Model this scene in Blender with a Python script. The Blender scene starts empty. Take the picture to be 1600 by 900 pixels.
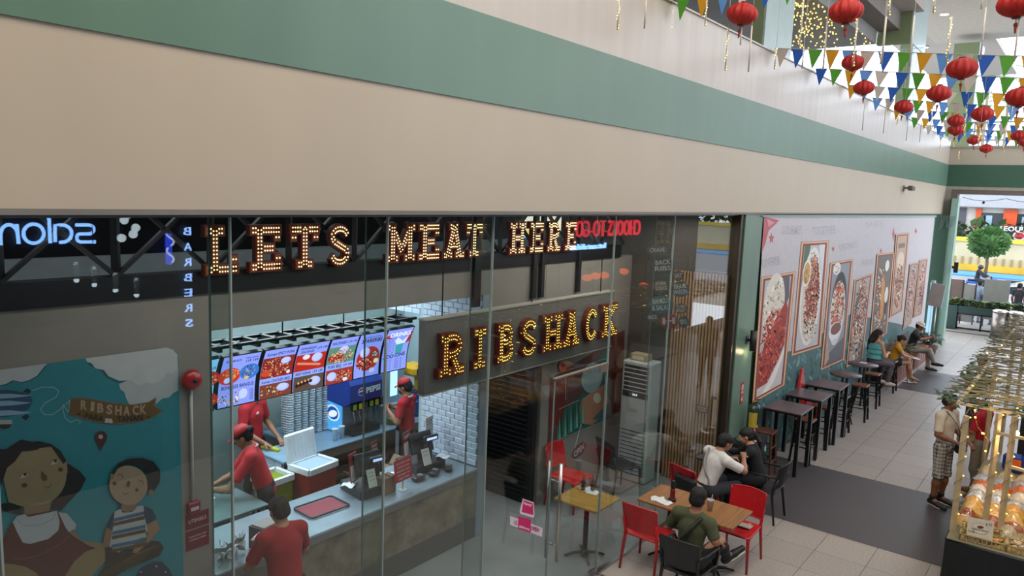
import bpy, bmesh, math, random
import numpy as np
from mathutils import Vector, Matrix, Euler
random.seed(7)
PI = math.pi
S = bpy.context.scene
COL = S.collection
# ------------------------------------------------------------------ camera
YAW, PITCH, ROLL, FPX = 0.66339995, 0.12886336, 0.03874579, 1162.2505
CX, CY, CZ = 4.08, 0.0, 4.4
_cy, _sy = math.cos(YAW), math.sin(YAW)
FW = Vector((-_sy*math.cos(PITCH), _cy*math.cos(PITCH), -math.sin(PITCH)))
RT0 = Vector((_cy, _sy, 0)); UP0 = RT0.cross(FW)
RT = RT0*math.cos(ROLL)+UP0*math.sin(ROLL); UPV = -RT0*math.sin(ROLL)+UP0*math.cos(ROLL)
cd = bpy.data.cameras.new('camera'); cam = bpy.data.objects.new('camera', cd); COL.objects.link(cam)
cd.sensor_fit = 'HORIZONTAL'; cd.sensor_width = 36; cd.lens = 36*FPX/1600; cd.clip_end = 400; cd.clip_start = .05
cam.matrix_world = Matrix((( RT.x, UPV.x, -FW.x, CX), (RT.y, UPV.y, -FW.y, CY), (RT.z, UPV.z, -FW.z, CZ), (0, 0, 0, 1)))
S.camera = cam
CAMP = Vector((CX, CY, CZ))
def at(px, py, **k):
    """point of the place seen at pixel (px,py) of the 1600x900 frame on the plane x=, y= or z="""
    d = RT*((px-800)/FPX)-UPV*((py-450)/FPX)+FW
    (a, v), = k.items(); i = 'xyz'.index(a)
    return CAMP+d*((v-CAMP[i])/d[i])
def pix(x, y, z):
    d = Vector((x, y, z))-CAMP; w = d.dot(FW)
    return (800+FPX*d.dot(RT)/w, 450-FPX*d.dot(UPV)/w)
# ------------------------------------------------------------------ light
S.view_settings.view_transform = 'Standard'; S.view_settings.look = 'None'
S.view_settings.gamma = 1; S.view_settings.exposure = 0.45
W = bpy.data.worlds.new('overcast_sky'); S.world = W; W.use_nodes = True
nt = W.node_tree; bg = nt.nodes['Background']
tc = nt.nodes.new('ShaderNodeTexCoord'); nz = nt.nodes.new('ShaderNodeTexNoise'); nz.inputs['Scale'].default_value = 2.2; nz.inputs['Detail'].default_value = 4
cr = nt.nodes.new('ShaderNodeValToRGB'); cr.color_ramp.elements[0].color = (.70, .82, 1, 1); cr.color_ramp.elements[0].position = .35; cr.color_ramp.elements[1].color = (.93, .97, 1, 1); cr.color_ramp.elements[1].position = .65
nt.links.new(tc.outputs['Generated'], nz.inputs['Vector']); nt.links.new(nz.outputs['Fac'], cr.inputs['Fac']); nt.links.new(cr.outputs['Color'], bg.inputs['Color'])
bg.inputs['Strength'].default_value = 2.7
def area(name, loc, size, power, color, rot=(0, 0, 0)):
    l = bpy.data.lights.new(name, 'AREA'); l.shape = 'RECTANGLE'; l.size, l.size_y = size; l.energy = power; l.color = color
    o = bpy.data.objects.new(name, l); COL.objects.link(o); o.location = loc; o.rotation_euler = rot
    return o
def point(name, loc, power, color, r=.04):
    l = bpy.data.lights.new(name, 'POINT'); l.energy = power; l.color = color; l.shadow_soft_size = r
    o = bpy.data.objects.new(name, l); COL.objects.link(o); o.location = loc
    return o
area('court_ceiling_light', (3.5, 3.0, 10.4), (4, 9), 560, (1, .92, .82))
area('court_ceiling_light', (3.5, 12.5, 10.4), (4, 5), 90, (1, .95, .9))
area('kitchen_ceiling_light', (-3.6, 4.2, 3.34), (1.6, 5), 135, (.80, .92, 1))
area('kitchen_ceiling_light', (-3.9, 7.6, 3.3), (1.2, 1.2), 34, (.78, .9, 1))
area('shop_ceiling_light', (-.9, 4.6, 4.1), (.5, 5), 26, (1, .93, .84))
area('shop_ceiling_light', (-.9, 8.9, 4.1), (.5, 2.8), 36, (1, .90, .80))
area('alcove_fill_light', (-2.3, 7.6, 3.2), (.7, .5), 16, (.9, .95, 1))  # added fill with no fixture, brightens the black louvred door
area('loft_fill_light', (-2.5, 3.5, 4.5), (.5, 12), 25, (.9, .95, 1))  # added fill with no fixture, lifts the grey strip behind the truss
# ------------------------------------------------------------------ materials
def lin(h):
    if isinstance(h, str):
        h = h.lstrip('#'); h = [int(h[i:i+2], 16)/255 for i in (0, 2, 4)]
    return tuple(c/12.92 if c <= .04045 else ((c+.055)/1.055)**2.4 for c in h[:3])
MATS = {}
def mat(name, col, rough=.6, metal=0, var=.12, scale=6, bump=0, emit=0, ecol=None, col2=None, trans=0, stretch=None, coat=0, detail=3):
    """principled material: colour varied by noise between col and col2 (or a darker col)"""
    if name in MATS: return MATS[name]
    m = bpy.data.materials.new(name); m.use_nodes = True; MATS[name] = m
    n = m.node_tree.nodes; L = m.node_tree.links; b = n['Principled BSDF']
    c = lin(col); c2 = lin(col2) if col2 else tuple(x*(1-var) for x in c)
    m.diffuse_color = (*c, 1)
    t = n.new('ShaderNodeTexCoord'); mp = n.new('ShaderNodeMapping'); z = n.new('ShaderNodeTexNoise'); r = n.new('ShaderNodeValToRGB')
    z.inputs['Scale'].default_value = scale; z.inputs['Detail'].default_value = detail
    if stretch: mp.inputs['Scale'].default_value = stretch
    L.new(t.outputs['Object'], mp.inputs['Vector']); L.new(mp.outputs['Vector'], z.inputs['Vector']); L.new(z.outputs['Fac'], r.inputs['Fac'])
    r.color_ramp.elements[0].position = .3; r.color_ramp.elements[1].position = .7
    r.color_ramp.elements[0].color = (*c2, 1); r.color_ramp.elements[1].color = (*c, 1)
    L.new(r.outputs['Color'], b.inputs['Base Color'])
    b.inputs['Roughness'].default_value = rough; b.inputs['Metallic'].default_value = metal
    if coat: b.inputs['Coat Weight'].default_value = coat
    if trans: b.inputs['Transmission Weight'].default_value = trans
    if bump:
        bp = n.new('ShaderNodeBump'); bp.inputs['Strength'].default_value = bump; bp.inputs['Distance'].default_value = .02
        L.new(z.outputs['Fac'], bp.inputs['Height']); L.new(bp.outputs['Normal'], b.inputs['Normal'])
    if emit:
        b.inputs['Emission Color'].default_value = (*lin(ecol or col), 1); b.inputs['Emission Strength'].default_value = emit
    return m
def glassmat(name, tint='#ffffff', base=.05, gain=.9, alpha=1.0, rough=0.0):
    """clear pane: lets light straight through and mirrors more towards grazing angles"""
    if name in MATS: return MATS[name]
    m = bpy.data.materials.new(name); m.use_nodes = True; MATS[name] = m
    n = m.node_tree.nodes; L = m.node_tree.links; n.remove(n['Principled BSDF'])
    tr = n.new('ShaderNodeBsdfTransparent'); gl = n.new('ShaderNodeBsdfGlossy'); mx = n.new('ShaderNodeMixShader'); lw = n.new('ShaderNodeLayerWeight'); lw.inputs['Blend'].default_value = .5
    p = n.new('ShaderNodeMath'); p.operation = 'POWER'; p.inputs[1].default_value = 4.2
    ma = n.new('ShaderNodeMath'); ma.operation = 'MULTIPLY_ADD'; ma.inputs[1].default_value = gain; ma.inputs[2].default_value = base; ma.use_clamp = True
    L.new(lw.outputs['Facing'], p.inputs[0]); L.new(p.outputs[0], ma.inputs[0]); L.new(ma.outputs[0], mx.inputs[0])
    tr.inputs[0].default_value = (*lin(tint), 1); gl.inputs['Roughness'].default_value = rough
    L.new(tr.outputs[0], mx.inputs[1]); L.new(gl.outputs[0], mx.inputs[2]); L.new(mx.outputs[0], n['Material Output'].inputs['Surface'])
    m.diffuse_color = (.7, .8, .8, .3)
    return m
def emat(name, col, s):
    if name in MATS: return MATS[name]
    m = bpy.data.materials.new(name); m.use_nodes = True; MATS[name] = m
    n = m.node_tree.nodes; n.remove(n['Principled BSDF']); e = n.new('ShaderNodeEmission'); e.inputs[0].default_value = (*lin(col), 1); e.inputs[1].default_value = s
    m.node_tree.links.new(e.outputs[0], n['Material Output'].inputs['Surface']); m.diffuse_color = (*lin(col), 1)
    return m
# ------------------------------------------------------------------ mesh building
def V3(p): return Vector(p)
class G:
    def __init__(s): s.v = []; s.f = []; s.m = []; s.mi = 0; s.sm = []; s.smooth = False
    def mat(s, i): s.mi = i; return s
    def add(s, vs, fs, M=None):
        b = len(s.v)
        for p in vs:
            p = Vector(p)
            s.v.append(tuple(M @ p if M is not None else p))
        for f in fs: s.f.append([b+i for i in f]); s.m.append(s.mi); s.sm.append(s.smooth)
        return s
    def box(s, x0, x1, y0, y1, z0, z1, M=None, bev=0):
        if bev:
            return s.rbox(((x0+x1)/2, (y0+y1)/2, (z0+z1)/2), (abs(x1-x0), abs(y1-y0), abs(z1-z0)), bev, M)
        return s.add([(x0, y0, z0), (x1, y0, z0), (x1, y1, z0), (x0, y1, z0), (x0, y0, z1), (x1, y0, z1), (x1, y1, z1), (x0, y1, z1)],
                     [(0, 3, 2, 1), (4, 5, 6, 7), (0, 1, 5, 4), (1, 2, 6, 5), (2, 3, 7, 6), (3, 0, 4, 7)], M)
    def rbox(s, c, d, b, M=None):
        """box with bevelled edges"""
        hx, hy, hz = d[0]/2, d[1]/2, d[2]/2; b = min(b, hx*.9, hy*.9, hz*.9); vs = []; idx = {}
        for sx in (-1, 1):
            for sy in (-1, 1):
                for sz in (-1, 1):
                    for a in range(3):
                        o = [hx-b, hy-b, hz-b]; o[a] = [hx, hy, hz][a]
                        idx[(sx, sy, sz, a)] = len(vs); vs.append((c[0]+sx*o[0], c[1]+sy*o[1], c[2]+sz*o[2]))
        fs = []
        for a in range(3):
            u, w = (a+1) % 3, (a+2) % 3
            for sg in (-1, 1):
                q = []
                for su, sw in ((-1, -1), (1, -1), (1, 1), (-1, 1)):
                    k = [0, 0, 0]; k[a] = sg; k[u] = su; k[w] = sw; q.append(idx[(*k, a)])
                fs.append(q if sg > 0 else q[::-1])
        for a in range(3):
            u, w = (a+1) % 3, (a+2) % 3
            for su in (-1, 1):
                for sw in (-1, 1):
                    k0 = [0, 0, 0]; k0[a] = -1; k0[u] = su; k0[w] = sw; k1 = list(k0); k1[a] = 1
                    q = [idx[(*k0, u)], idx[(*k1, u)], idx[(*k1, w)], idx[(*k0, w)]]
                    fs.append(q if su*sw < 0 else q[::-1])
        for sx in (-1, 1):
            for sy in (-1, 1):
                for sz in (-1, 1):
                    q = [idx[(sx, sy, sz, a)] for a in range(3)]; fs.append(q if sx*sy*sz > 0 else q[::-1])
        return s.add(vs, fs, M)
    def ring(s, prev, cur, n):
        for i in range(n):
            s.f.append([prev+i, prev+(i+1) % n, cur+(i+1) % n, cur+i]); s.m.append(s.mi); s.sm.append(s.smooth)
    def tube(s, pts, r, n=8, cap=True, closed=False, flat=1.0, M=None):
        pts = [Vector(p) if M is None else M @ Vector(p) for p in pts]; rs = r if isinstance(r, (list, tuple)) else [r]*len(pts)
        N = len(pts); old = s.smooth; s.smooth = n > 5
        up = None; rings = []
        for i, p in enumerate(pts):
            if closed: t = (pts[(i+1) % N]-pts[i-1])
            else: t = (pts[min(i+1, N-1)]-pts[max(i-1, 0)])
            t = t.normalized() if t.length > 1e-9 else Vector((0, 0, 1))
            if up is None:
                up = Vector((0, 0, 1)) if abs(t.z) < .9 else Vector((0, 1, 0))
            a = t.cross(up)
            if a.length < 1e-6: a = t.orthogonal()
            a.normalize(); b = a.cross(t).normalized(); up = b
            base = len(s.v); rings.append(base)
            for k in range(n):
                w = 2*PI*(k+.5)/n; s.v.append(tuple(p+a*math.cos(w)*rs[i]+b*math.sin(w)*rs[i]*flat))
        for i in range(N-1): s.ring(rings[i], rings[i+1], n)
        if closed: s.ring(rings[-1], rings[0], n)
        elif cap:
            s.smooth = False
            s.f.append([rings[0]+k for k in range(n)][::-1]); s.m.append(s.mi); s.sm.append(False)
            s.f.append([rings[-1]+k for k in range(n)]); s.m.append(s.mi); s.sm.append(False)
        s.smooth = old
        return s
    def lathe(s, prof, c=(0, 0, 0), n=16, M=None, squash=1.0):
        """prof: list of (r,z) bottom to top"""
        base0 = None; old = s.smooth; s.smooth = True
        for j, (r, z) in enumerate(prof):
            base = len(s.v)
            for k in range(n):
                a = 2*PI*k/n; p = Vector((c[0]+r*math.cos(a), c[1]+r*math.sin(a)*squash, c[2]+z))
                s.v.append(tuple(M @ p if M is not None else p))
            if base0 is not None: s.ring(base0, base, n)
            else: first = base
            base0 = base
        s.smooth = False
        if prof[0][0] > 1e-4: s.f.append([first+k for k in range(n)][::-1]); s.m.append(s.mi); s.sm.append(False)
        if prof[-1][0] > 1e-4: s.f.append([base0+k for k in range(n)]); s.m.append(s.mi); s.sm.append(False)
        s.smooth = old
        return s
    def ball(s, c, r, n=10, m=6, M=None):
        r = r if isinstance(r, (list, tuple)) else (r, r, r); old = s.smooth; s.smooth = True; rings = []
        for j in range(1, m):
            th = PI*j/m; base = len(s.v); rings.append(base)
            for k in range(n):
                a = 2*PI*k/n; p = Vector((c[0]+r[0]*math.sin(th)*math.cos(a), c[1]+r[1]*math.sin(th)*math.sin(a), c[2]-r[2]*math.cos(th)))
                s.v.append(tuple(M @ p if M is not None else p))
        for i in range(len(rings)-1): s.ring(rings[i], rings[i+1], n)
        for zz, rg, fl in ((-r[2], rings[0], True), (r[2], rings[-1], False)):
            p = Vector((c[0], c[1], c[2]+zz)); s.v.append(tuple(M @ p if M is not None else p)); k0 = len(s.v)-1
            for k in range(n):
                q = [rg+k, rg+(k+1) % n, k0]; s.f.append(q[::-1] if fl else q); s.m.append(s.mi); s.sm.append(True)
        s.smooth = old
        return s
    def prism(s, poly, h0, h1, M):
        """2-D polygon (ccw) in local xy, extruded z h0..h1, placed by M"""
        n = len(poly); b = len(s.v)
        for h in (h0, h1):
            for x, y in poly: s.v.append(tuple(M @ Vector((x, y, h))))
        fs = [list(range(n))[::-1], [n+i for i in range(n)]]+[[i, (i+1) % n, n+(i+1) % n, n+i] for i in range(n)]
        for f in fs: s.f.append([b+i for i in f]); s.m.append(s.mi); s.sm.append(False)
        return s
    def quad(s, a, b, c, d): return s.add([a, b, c, d], [(0, 1, 2, 3)])
    def bar(s, a, b, w, h, up=(0, 0, 1)):
        a, b = Vector(a), Vector(b); t = (b-a).normalized(); u = Vector(up); x = t.cross(u)
        if x.length < 1e-4: x = t.orthogonal()
        x.normalize(); z = x.cross(t); L = (b-a).length
        M = Matrix(((x.x, t.x, z.x, a.x), (x.y, t.y, z.y, a.y), (x.z, t.z, z.z, a.z), (0, 0, 0, 1)))
        return s.box(-w/2, w/2, 0, L, -h/2, h/2, M)
    def grid(s, fn, nu, nv, smooth=True, closed_u=False):
        b = len(s.v); old = s.smooth; s.smooth = smooth
        for j in range(nv+1):
            for i in range(nu+(0 if closed_u else 1)): s.v.append(tuple(fn(i/nu, j/nv)))
        W_ = nu if closed_u else nu+1
        for j in range(nv):
            for i in range(nu):
                i2 = (i+1) % nu if closed_u else i+1
                s.f.append([b+j*W_+i, b+j*W_+i2, b+(j+1)*W_+i2, b+(j+1)*W_+i]); s.m.append(s.mi); s.sm.append(smooth)
        s.smooth = old
        return s
    def mesh(s, name, mats):
        me = bpy.data.meshes.new(name); me.from_pydata(s.v, [], s.f)
        mats = mats if isinstance(mats, (list, tuple)) else [mats]
        for m in mats: me.materials.append(m)
        me.polygons.foreach_set('material_index', s.m); me.polygons.foreach_set('use_smooth', s.sm); me.update()
        return me
    def build(s, name, mats, parent=None, **tags):
        return link(name, s.mesh(name, mats), parent, **tags)
def link(name, me, parent=None, loc=None, **tags):
    o = bpy.data.objects.new(name, me); COL.objects.link(o)
    if parent is not None:
        o.parent = parent
        if parent.type == 'EMPTY' or parent.location.length > 0: o.matrix_parent_inverse = PINV.get(parent.name, Matrix())
    if loc is not None: o.location = loc
    for k, v in tags.items():
        if v is not None: o[{'cat': 'category'}.get(k, k)] = v
    return o
PINV = {}
def thing(name, loc, label, cat, group=None, rz=0, world=False):
    """Empty at the base of a thing; with world=True its parts are given in world coordinates"""
    o = bpy.data.objects.new(name, None); COL.objects.link(o); o.location = loc; o.rotation_euler = (0, 0, rz); o.empty_display_size = .1
    if label: o['label'] = label
    if cat: o['category'] = cat
    if group: o['group'] = group
    PINV[o.name] = (Matrix.Translation(Vector(loc)) @ Matrix.Rotation(rz, 4, 'Z')).inverted() if world else Matrix()
    return o
def structure(name, g, m, parent=None):
    o = g.build(name, m, parent)
    o['kind'] = 'structure'
    return o
def dup(root, loc=None, rz=None, label=None, group=None):
    def cp(o, par):
        c = o.copy(); COL.objects.link(c)
        if par is not None: c.parent = par; c.matrix_parent_inverse = o.matrix_parent_inverse.copy()
        for ch in list(KIDS(o)): cp(ch, c)
        return c
    r = cp(root, None)
    if loc is not None: r.location = loc
    if rz is not None: r.rotation_euler = (0, 0, rz)
    if label: r['label'] = label
    if group: r['group'] = group
    return r
def KIDS(o): return [c for c in COL.objects if c.parent == o]
def frame(o, u, v):
    """matrix with origin o, x axis u, y axis v"""
    u = Vector(u).normalized(); n = u.cross(Vector(v)).normalized(); v = n.cross(u); o = Vector(o)
    return Matrix(((u.x, v.x, n.x, o.x), (u.y, v.y, n.y, o.y), (u.z, v.z, n.z, o.z), (0, 0, 0, 1)))
_txt = {}
def text_geo(s, size=1, depth=0, bold=0, align='CENTER', spacing=1.0, shear=0):
    """vertices and faces of a line of lettering, in its own xy plane"""
    k = (s, depth, bold, align, spacing, shear)
    if k not in _txt:
        c = bpy.data.curves.new('t', 'FONT'); c.body = s; c.size = 1; c.extrude = depth; c.offset = bold; c.align_x = align; c.align_y = 'CENTER'; c.resolution_u = 2; c.space_character = spacing; c.shear = shear
        o = bpy.data.objects.new('t', c); me = o.to_mesh()
        _txt[k] = ([tuple(v.co) for v in me.vertices], [list(p.vertices) for p in me.polygons])
        o.to_mesh_clear(); bpy.data.objects.remove(o); bpy.data.curves.remove(c)
    return _txt[k]
def text(g, s, M, size=.1, depth=0, bold=0, align='CENTER', spacing=1.0, width=None, shear=0):
    vs, fs = text_geo(s, 1, depth/size if size else 0, bold, align, spacing, shear)
    if not vs: return g
    w = max(v[0] for v in vs)-min(v[0] for v in vs); sx = size if width is None else width/w
    g.add([(x*sx, y*size, z*size) for x, y, z in vs], fs, M)
    return g
# ================================================================== the building
M_beige = mat('beige_paint', '#b5a793', .5, var=.06, scale=1.6, bump=.10, stretch=(1, 1, .35), detail=6)
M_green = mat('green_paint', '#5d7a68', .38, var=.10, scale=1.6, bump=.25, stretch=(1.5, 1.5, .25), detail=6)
M_white_gloss = mat('white_gloss_paint', '#b9aea2', .30, var=.12, scale=2.2, bump=.45, stretch=(2.5, 2.5, .16), detail=7)
M_darkgreen = mat('dark_green_paint', '#3c5a45', .5, var=.1, scale=2)
M_olive = mat('olive_paint', '#78835c', .6, var=.08)
M_black = mat('black_metal', '#15161a', .45, var=.2)
M_concrete = mat('concrete', '#77736d', .75, var=.15, scale=3, bump=.1)
M_greywall = mat('grey_plaster', '#827d76', .8, var=.12, scale=2.5, bump=.08, detail=7)
M_ceil = mat('ceiling_paint', '#a69c90', .7, var=.05)
M_dark = mat('dark_void', '#0e0f12', .9)
Y0, Y1 = -4.0, 28.0
ZB, ZG, ZT, ZP = 4.228, 5.12, 5.81, 6.59
wall = G().box(-.3, 0, Y0, Y1, ZB, ZG)
facade = structure('wall_left', wall, M_beige)
g = G().box(-.29, .012, Y0, Y1, ZG, ZT); structure('trim_green_band', g, M_green, facade)
g = G().box(-.28, -.002, Y0, Y1, ZT, ZP); structure('trim_parapet', g, M_white_gloss, facade)
g = G().box(-.33, .02, Y0, Y1, ZP, ZP+.02); structure('trim_coping', g, M_white_gloss, facade)
g = G().box(-.3, .01, Y0, Y1, ZB-.03, ZB+.0); structure('trim_soffit', g, M_concrete, facade)
# pillar between the glass and the banner, wall under the banner
structure('wall_pillar', G().box(-.3, 0, 10.72, 11.42, 0, ZB-.03), M_green)
structure('wall_banner_backing', G().box(-.3, -.04, 11.42, 27.0, 0, ZB-.03), M_darkgreen)
# ------------------------------------------------------------------ floor with its tiles
g = G().box(-.05, 6.5, -4, 31, -.3, -.012)
floor = structure('floor', g, mat('tile_grout', '#57524b', .9))
M_tiles = [mat('granite_tile_%s' % k, c, .38, var=.13, scale=38, col2=c2, detail=6, coat=.05) for k, c, c2 in (('a', '#a8a099', '#938b84'), ('b', '#aba39c', '#968e87'), ('c', '#a59d96', '#908880'))]
M_mat = mat('dark_granite', '#4d494b', .42, var=.15, scale=45, col2='#3d3a3d', detail=6)
tms = [G().box(-.302, .302, -.302, .302, -.012, 0).mesh('tile', m) for m in M_tiles]
def tile_at(x, y, w=.604, l=.604):
    o = link('tile', tms[random.randrange(3)], floor); o.location = (x, y, 0)
    if w != .604 or l != .604: o.scale = (w/.604, l/.604, 1)
nt_ = 0
bands = [(10.22, 12.79), (19.85, 22.6)]
segs = [(7.2, 10.22, 9.57), (12.79, 19.85, 12.79), (22.6, 30.6, 22.6)]
xs = [1.67-.61*3+.305+.61*i for i in range(-0, 9)]
for a, b, ph in segs:
    ys = []
    y = ph
    while y > a+.01: y -= .61
    while y < b-.01:
        ys.append((max(y, a), min(y+.61, b))); y += .61
    for (p, q_) in ys:
        for x in xs:
            if x > 4.5 and p < 22: continue
            tile_at(x, (p+q_)/2, .604, q_-p-.006)
# strip along the wall, the part near the camera and the dark bands
structure('trim_floor_edge', G().box(-.05, xs[0]-.308, 7.2, 30.6, -.01, -.001), M_tiles[0], floor)
structure('trim_near_floor', G().box(0, 6.5, -4, 7.2, -.01, -.001).box(4.9, 6.5, 7.2, 22.6, -.01, -.001), M_tiles[1], floor)
for k, (a, b) in enumerate(bands):
    structure('trim_dark_band', G().box(-.03, 6.5, a+.003, b-.003, -.01, .001), M_mat, floor)
# ------------------------------------------------------------------ end wall of the court (over the exit)
M_beam = mat('brown_beam', '#6d625a', .6)
XL = .42
structure('wall_end', G().box(0, 6.5, Y1, Y1+.3, ZT, 6.35), mat('end_wall_beige', '#b3a692', .6, var=.05))
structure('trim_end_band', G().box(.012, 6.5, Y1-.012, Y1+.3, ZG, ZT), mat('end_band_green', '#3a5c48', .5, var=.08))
structure('trim_end_coping', G().box(0, 6.5, Y1-.08, Y1+.32, 6.35, 6.41), mat('coping_beige', '#9f9484', .6))
structure('trim_exit_beam', G().box(.0, 6.5, Y1-.0, Y1+.35, ZG-.1, ZG), mat('beam_beige', '#a39888', .6))
structure('trim_exit_beam_dark', G().box(.0, 6.5, Y1+.02, Y1+.6, ZG-.24, ZG-.1), M_beam)
structure('wall_exit_side', G().box(-.3, .17, Y1-.02, Y1+.3, ZB-.1, ZG-.1), mat('side_grey', '#8d8880', .6))
structure('wall_exit_jamb', G().box(.17, .36, Y1-.02, Y1+.4, ZB-.2, ZG-.2), M_beam)
structure('wall_exit_green', G().box(-.3, .25, Y1-.35, Y1+.1, 0, ZB-.03), mat('exit_green', '#2d4a38', .55, var=.1))
structure('wall_exit_jamb_low', G().box(.25, .44, Y1-.3, Y1+.1, 0, ZB+.5), mat('jamb_light_green', '#8fae9f', .4))
# ------------------------------------------------------------------ upper floor beyond the parapet
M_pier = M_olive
M_pierlit = mat('pier_side', '#9fb0ac', .35, coat=.2)  # pale lit version of the pier colour, daylight painted on the side face
def pier(x0, x1, y, d, z0, z1):
    structure('wall_upper_pier', G().box(x0, x1, y, y+d, z0, z1), M_pier)
    structure('trim_pier_lit_side', G().box(x1, x1+.03, y+.01, y+d, z0, z1), M_pierlit)
    return
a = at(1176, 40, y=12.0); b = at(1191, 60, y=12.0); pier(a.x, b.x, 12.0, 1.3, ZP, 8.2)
a = at(1372, 40, y=19.7); b = at(1424, 40, y=19.7); c = at(1403, 120, y=19.7)
structure('wall_upper_fascia', G().box(a.x, b.x, 19.7, 19.9, 8.2, 10.5), M_pier)
structure('trim_fascia_lit_end', G().box(b.x, b.x+.03, 19.7, 21.4, 8.2, 10.5), M_pierlit)  # same painted daylight on the fascia's side face
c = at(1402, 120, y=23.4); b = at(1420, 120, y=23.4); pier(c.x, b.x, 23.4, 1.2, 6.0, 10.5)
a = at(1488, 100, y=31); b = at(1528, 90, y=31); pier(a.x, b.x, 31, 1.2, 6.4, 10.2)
structure('ceiling_upper_walk', G().box(-7, -.56, -4, 19.6, 8.2, 8.5), mat('upper_soffit', '#84807a', .6, var=.2, scale=1.5))
structure('ceiling_upper_beam', G().box(-.56, -.1, -4, 19.9, 8.5, 9.2), mat('beam_brown', '#70665d', .6))
structure('ceiling_upper_edge', G().box(-.1, .35, -4, 19.9, 8.9, 9.3), M_ceil)
structure('ceiling_court', G().box(-1.5, 7.5, -6, 32.3, 10.5, 10.8), mat('court_ceiling', '#b5aa9b', .7))
structure('ceiling_far_canopy', G().box(at(1437, 105, z=10.52).x, .4, 20.2, 41, 10.52, 10.75), M_ceil)
structure('wall_upper_shops', G().box(-7.3, -7, -4, 17.4, 6.0, 8.2), mat('upper_shop_wall', '#5d5854', .6))
structure('floor_upper_walk', G().box(-7, -.28, -4, 28, 5.3, 5.5), M_concrete)
# ------------------------------------------------------------------ opposite side of the court (seen mirrored in the glass)
XO = 6.5
M_oppo = mat('opposite_dark', '#1a1b1e', .6)
structure('wall_right', G().box(XO, XO+.3, -6, 24, 0, 2.45), M_oppo)
structure('wall_right_fascia', G().box(XO, XO+.3, -6, 24, 2.45, 4.15), mat('fascia_black', '#101114', .5))
structure('wall_right_slab', G().box(XO-.1, XO+.3, -6, 24, 4.15, 4.6), mat('slab_grey', '#55524e', .7))
structure('wall_right_upper', G().box(XO+2.2, XO+2.5, -6, 9, 4.6, 10.8), mat('upper_right', '#5c564f', .7))
structure('wall_behind', G().box(-.3, 9, -6.3, -6, 0, 10.8), mat('behind_wall', '#4a4642', .8))
structure('floor_right_upper', G().box(XO, XO+2.5, -6, 24, 4.5, 4.62), M_concrete)
# ------------------------------------------------------------------ shop interior shell
XP = -1.78
M_inceil = mat('shop_ceiling', '#26272a', .8)
structure('ceiling_shop', G().box(-6, -.3, -4, 11, 4.55, 4.7), M_inceil)
sf = structure('floor_shop', G().box(-6, -.05, -4, 11, -.3, -.004), mat('shop_concrete', '#7c8081', .35, var=.22, scale=2.2, bump=.05, detail=8))
# partition with the serving opening
YA, YB = 3.33, 6.97
pw = G().box(XP-.12, XP, -4, YA, 0, 3.46).box(XP-.12, XP, YA, 7.05, 3.12, 3.46)
structure('wall_kitchen_front', pw, M_greywall)
structure('wall_kitchen_end', G().box(-2.78, XP-.0, 6.93, 7.05, 0, 3.12), mat('end_plaster', '#8c93a0', .5))
structure('wall_dining_back', G().box(XP-.12, XP, 8.25, 11, 0, 3.46).box(XP-.1, XP-.005, 7.05, 8.25, 2.25, 3.46), M_greywall)
structure('wall_alcove', G().box(-2.80, -2.76, 7.05, 8.3, 0, 3.3), M_greywall)
structure('wall_kitchen_back', G().box(-5.0, -4.9, -.5, 8.7, 0, 3.4), mat('kitchen_wall', '#8d9a9a', .5))
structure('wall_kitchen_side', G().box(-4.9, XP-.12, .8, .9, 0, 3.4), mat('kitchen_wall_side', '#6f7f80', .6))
structure('ceiling_kitchen', G().box(-5, XP-.12, .8, 7.05, 3.36, 3.46).box(-5, -2.78, 7.05, 8.7, 3.36, 3.46), mat('kitchen_ceiling', '#a4b2ac', .6, var=.15, scale=3))
structure('floor_kitchen', G().box(-4.9, XP-.12, .9, 6.93, -.004, .004).box(-4.9, -2.85, 6.93, 8.6, -.004, .004), mat('kitchen_floor', '#33373a', .5))
# black fascia band under the truss
structure('trim_black_fascia', G().box(XP-.13, XP+.03, -4, 10.2, 3.45, 3.64), mat('fascia_band', '#0c0d10', .4))
structure('wall_loft_back', G().box(XP-1.5, XP-1.4, -4, 11, 3.46, at(50, 405, x=XP-1.4).z), mat('loft_grey', '#8a8f92', .8))
structure('wall_loft_dark', G().box(XP-2.6, XP-2.5, -4, 11, 3.46, 4.55), M_dark)
structure('wall_shop_end', G().box(-3.2, -.05, 10.62, 10.72, 0, 4.55), mat('shop_end_plaster', '#4b4640', .8))
structure('wall_shop_start', G().box(-6, -.05, -4.1, -4, 0, 4.55), M_dark)
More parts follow.
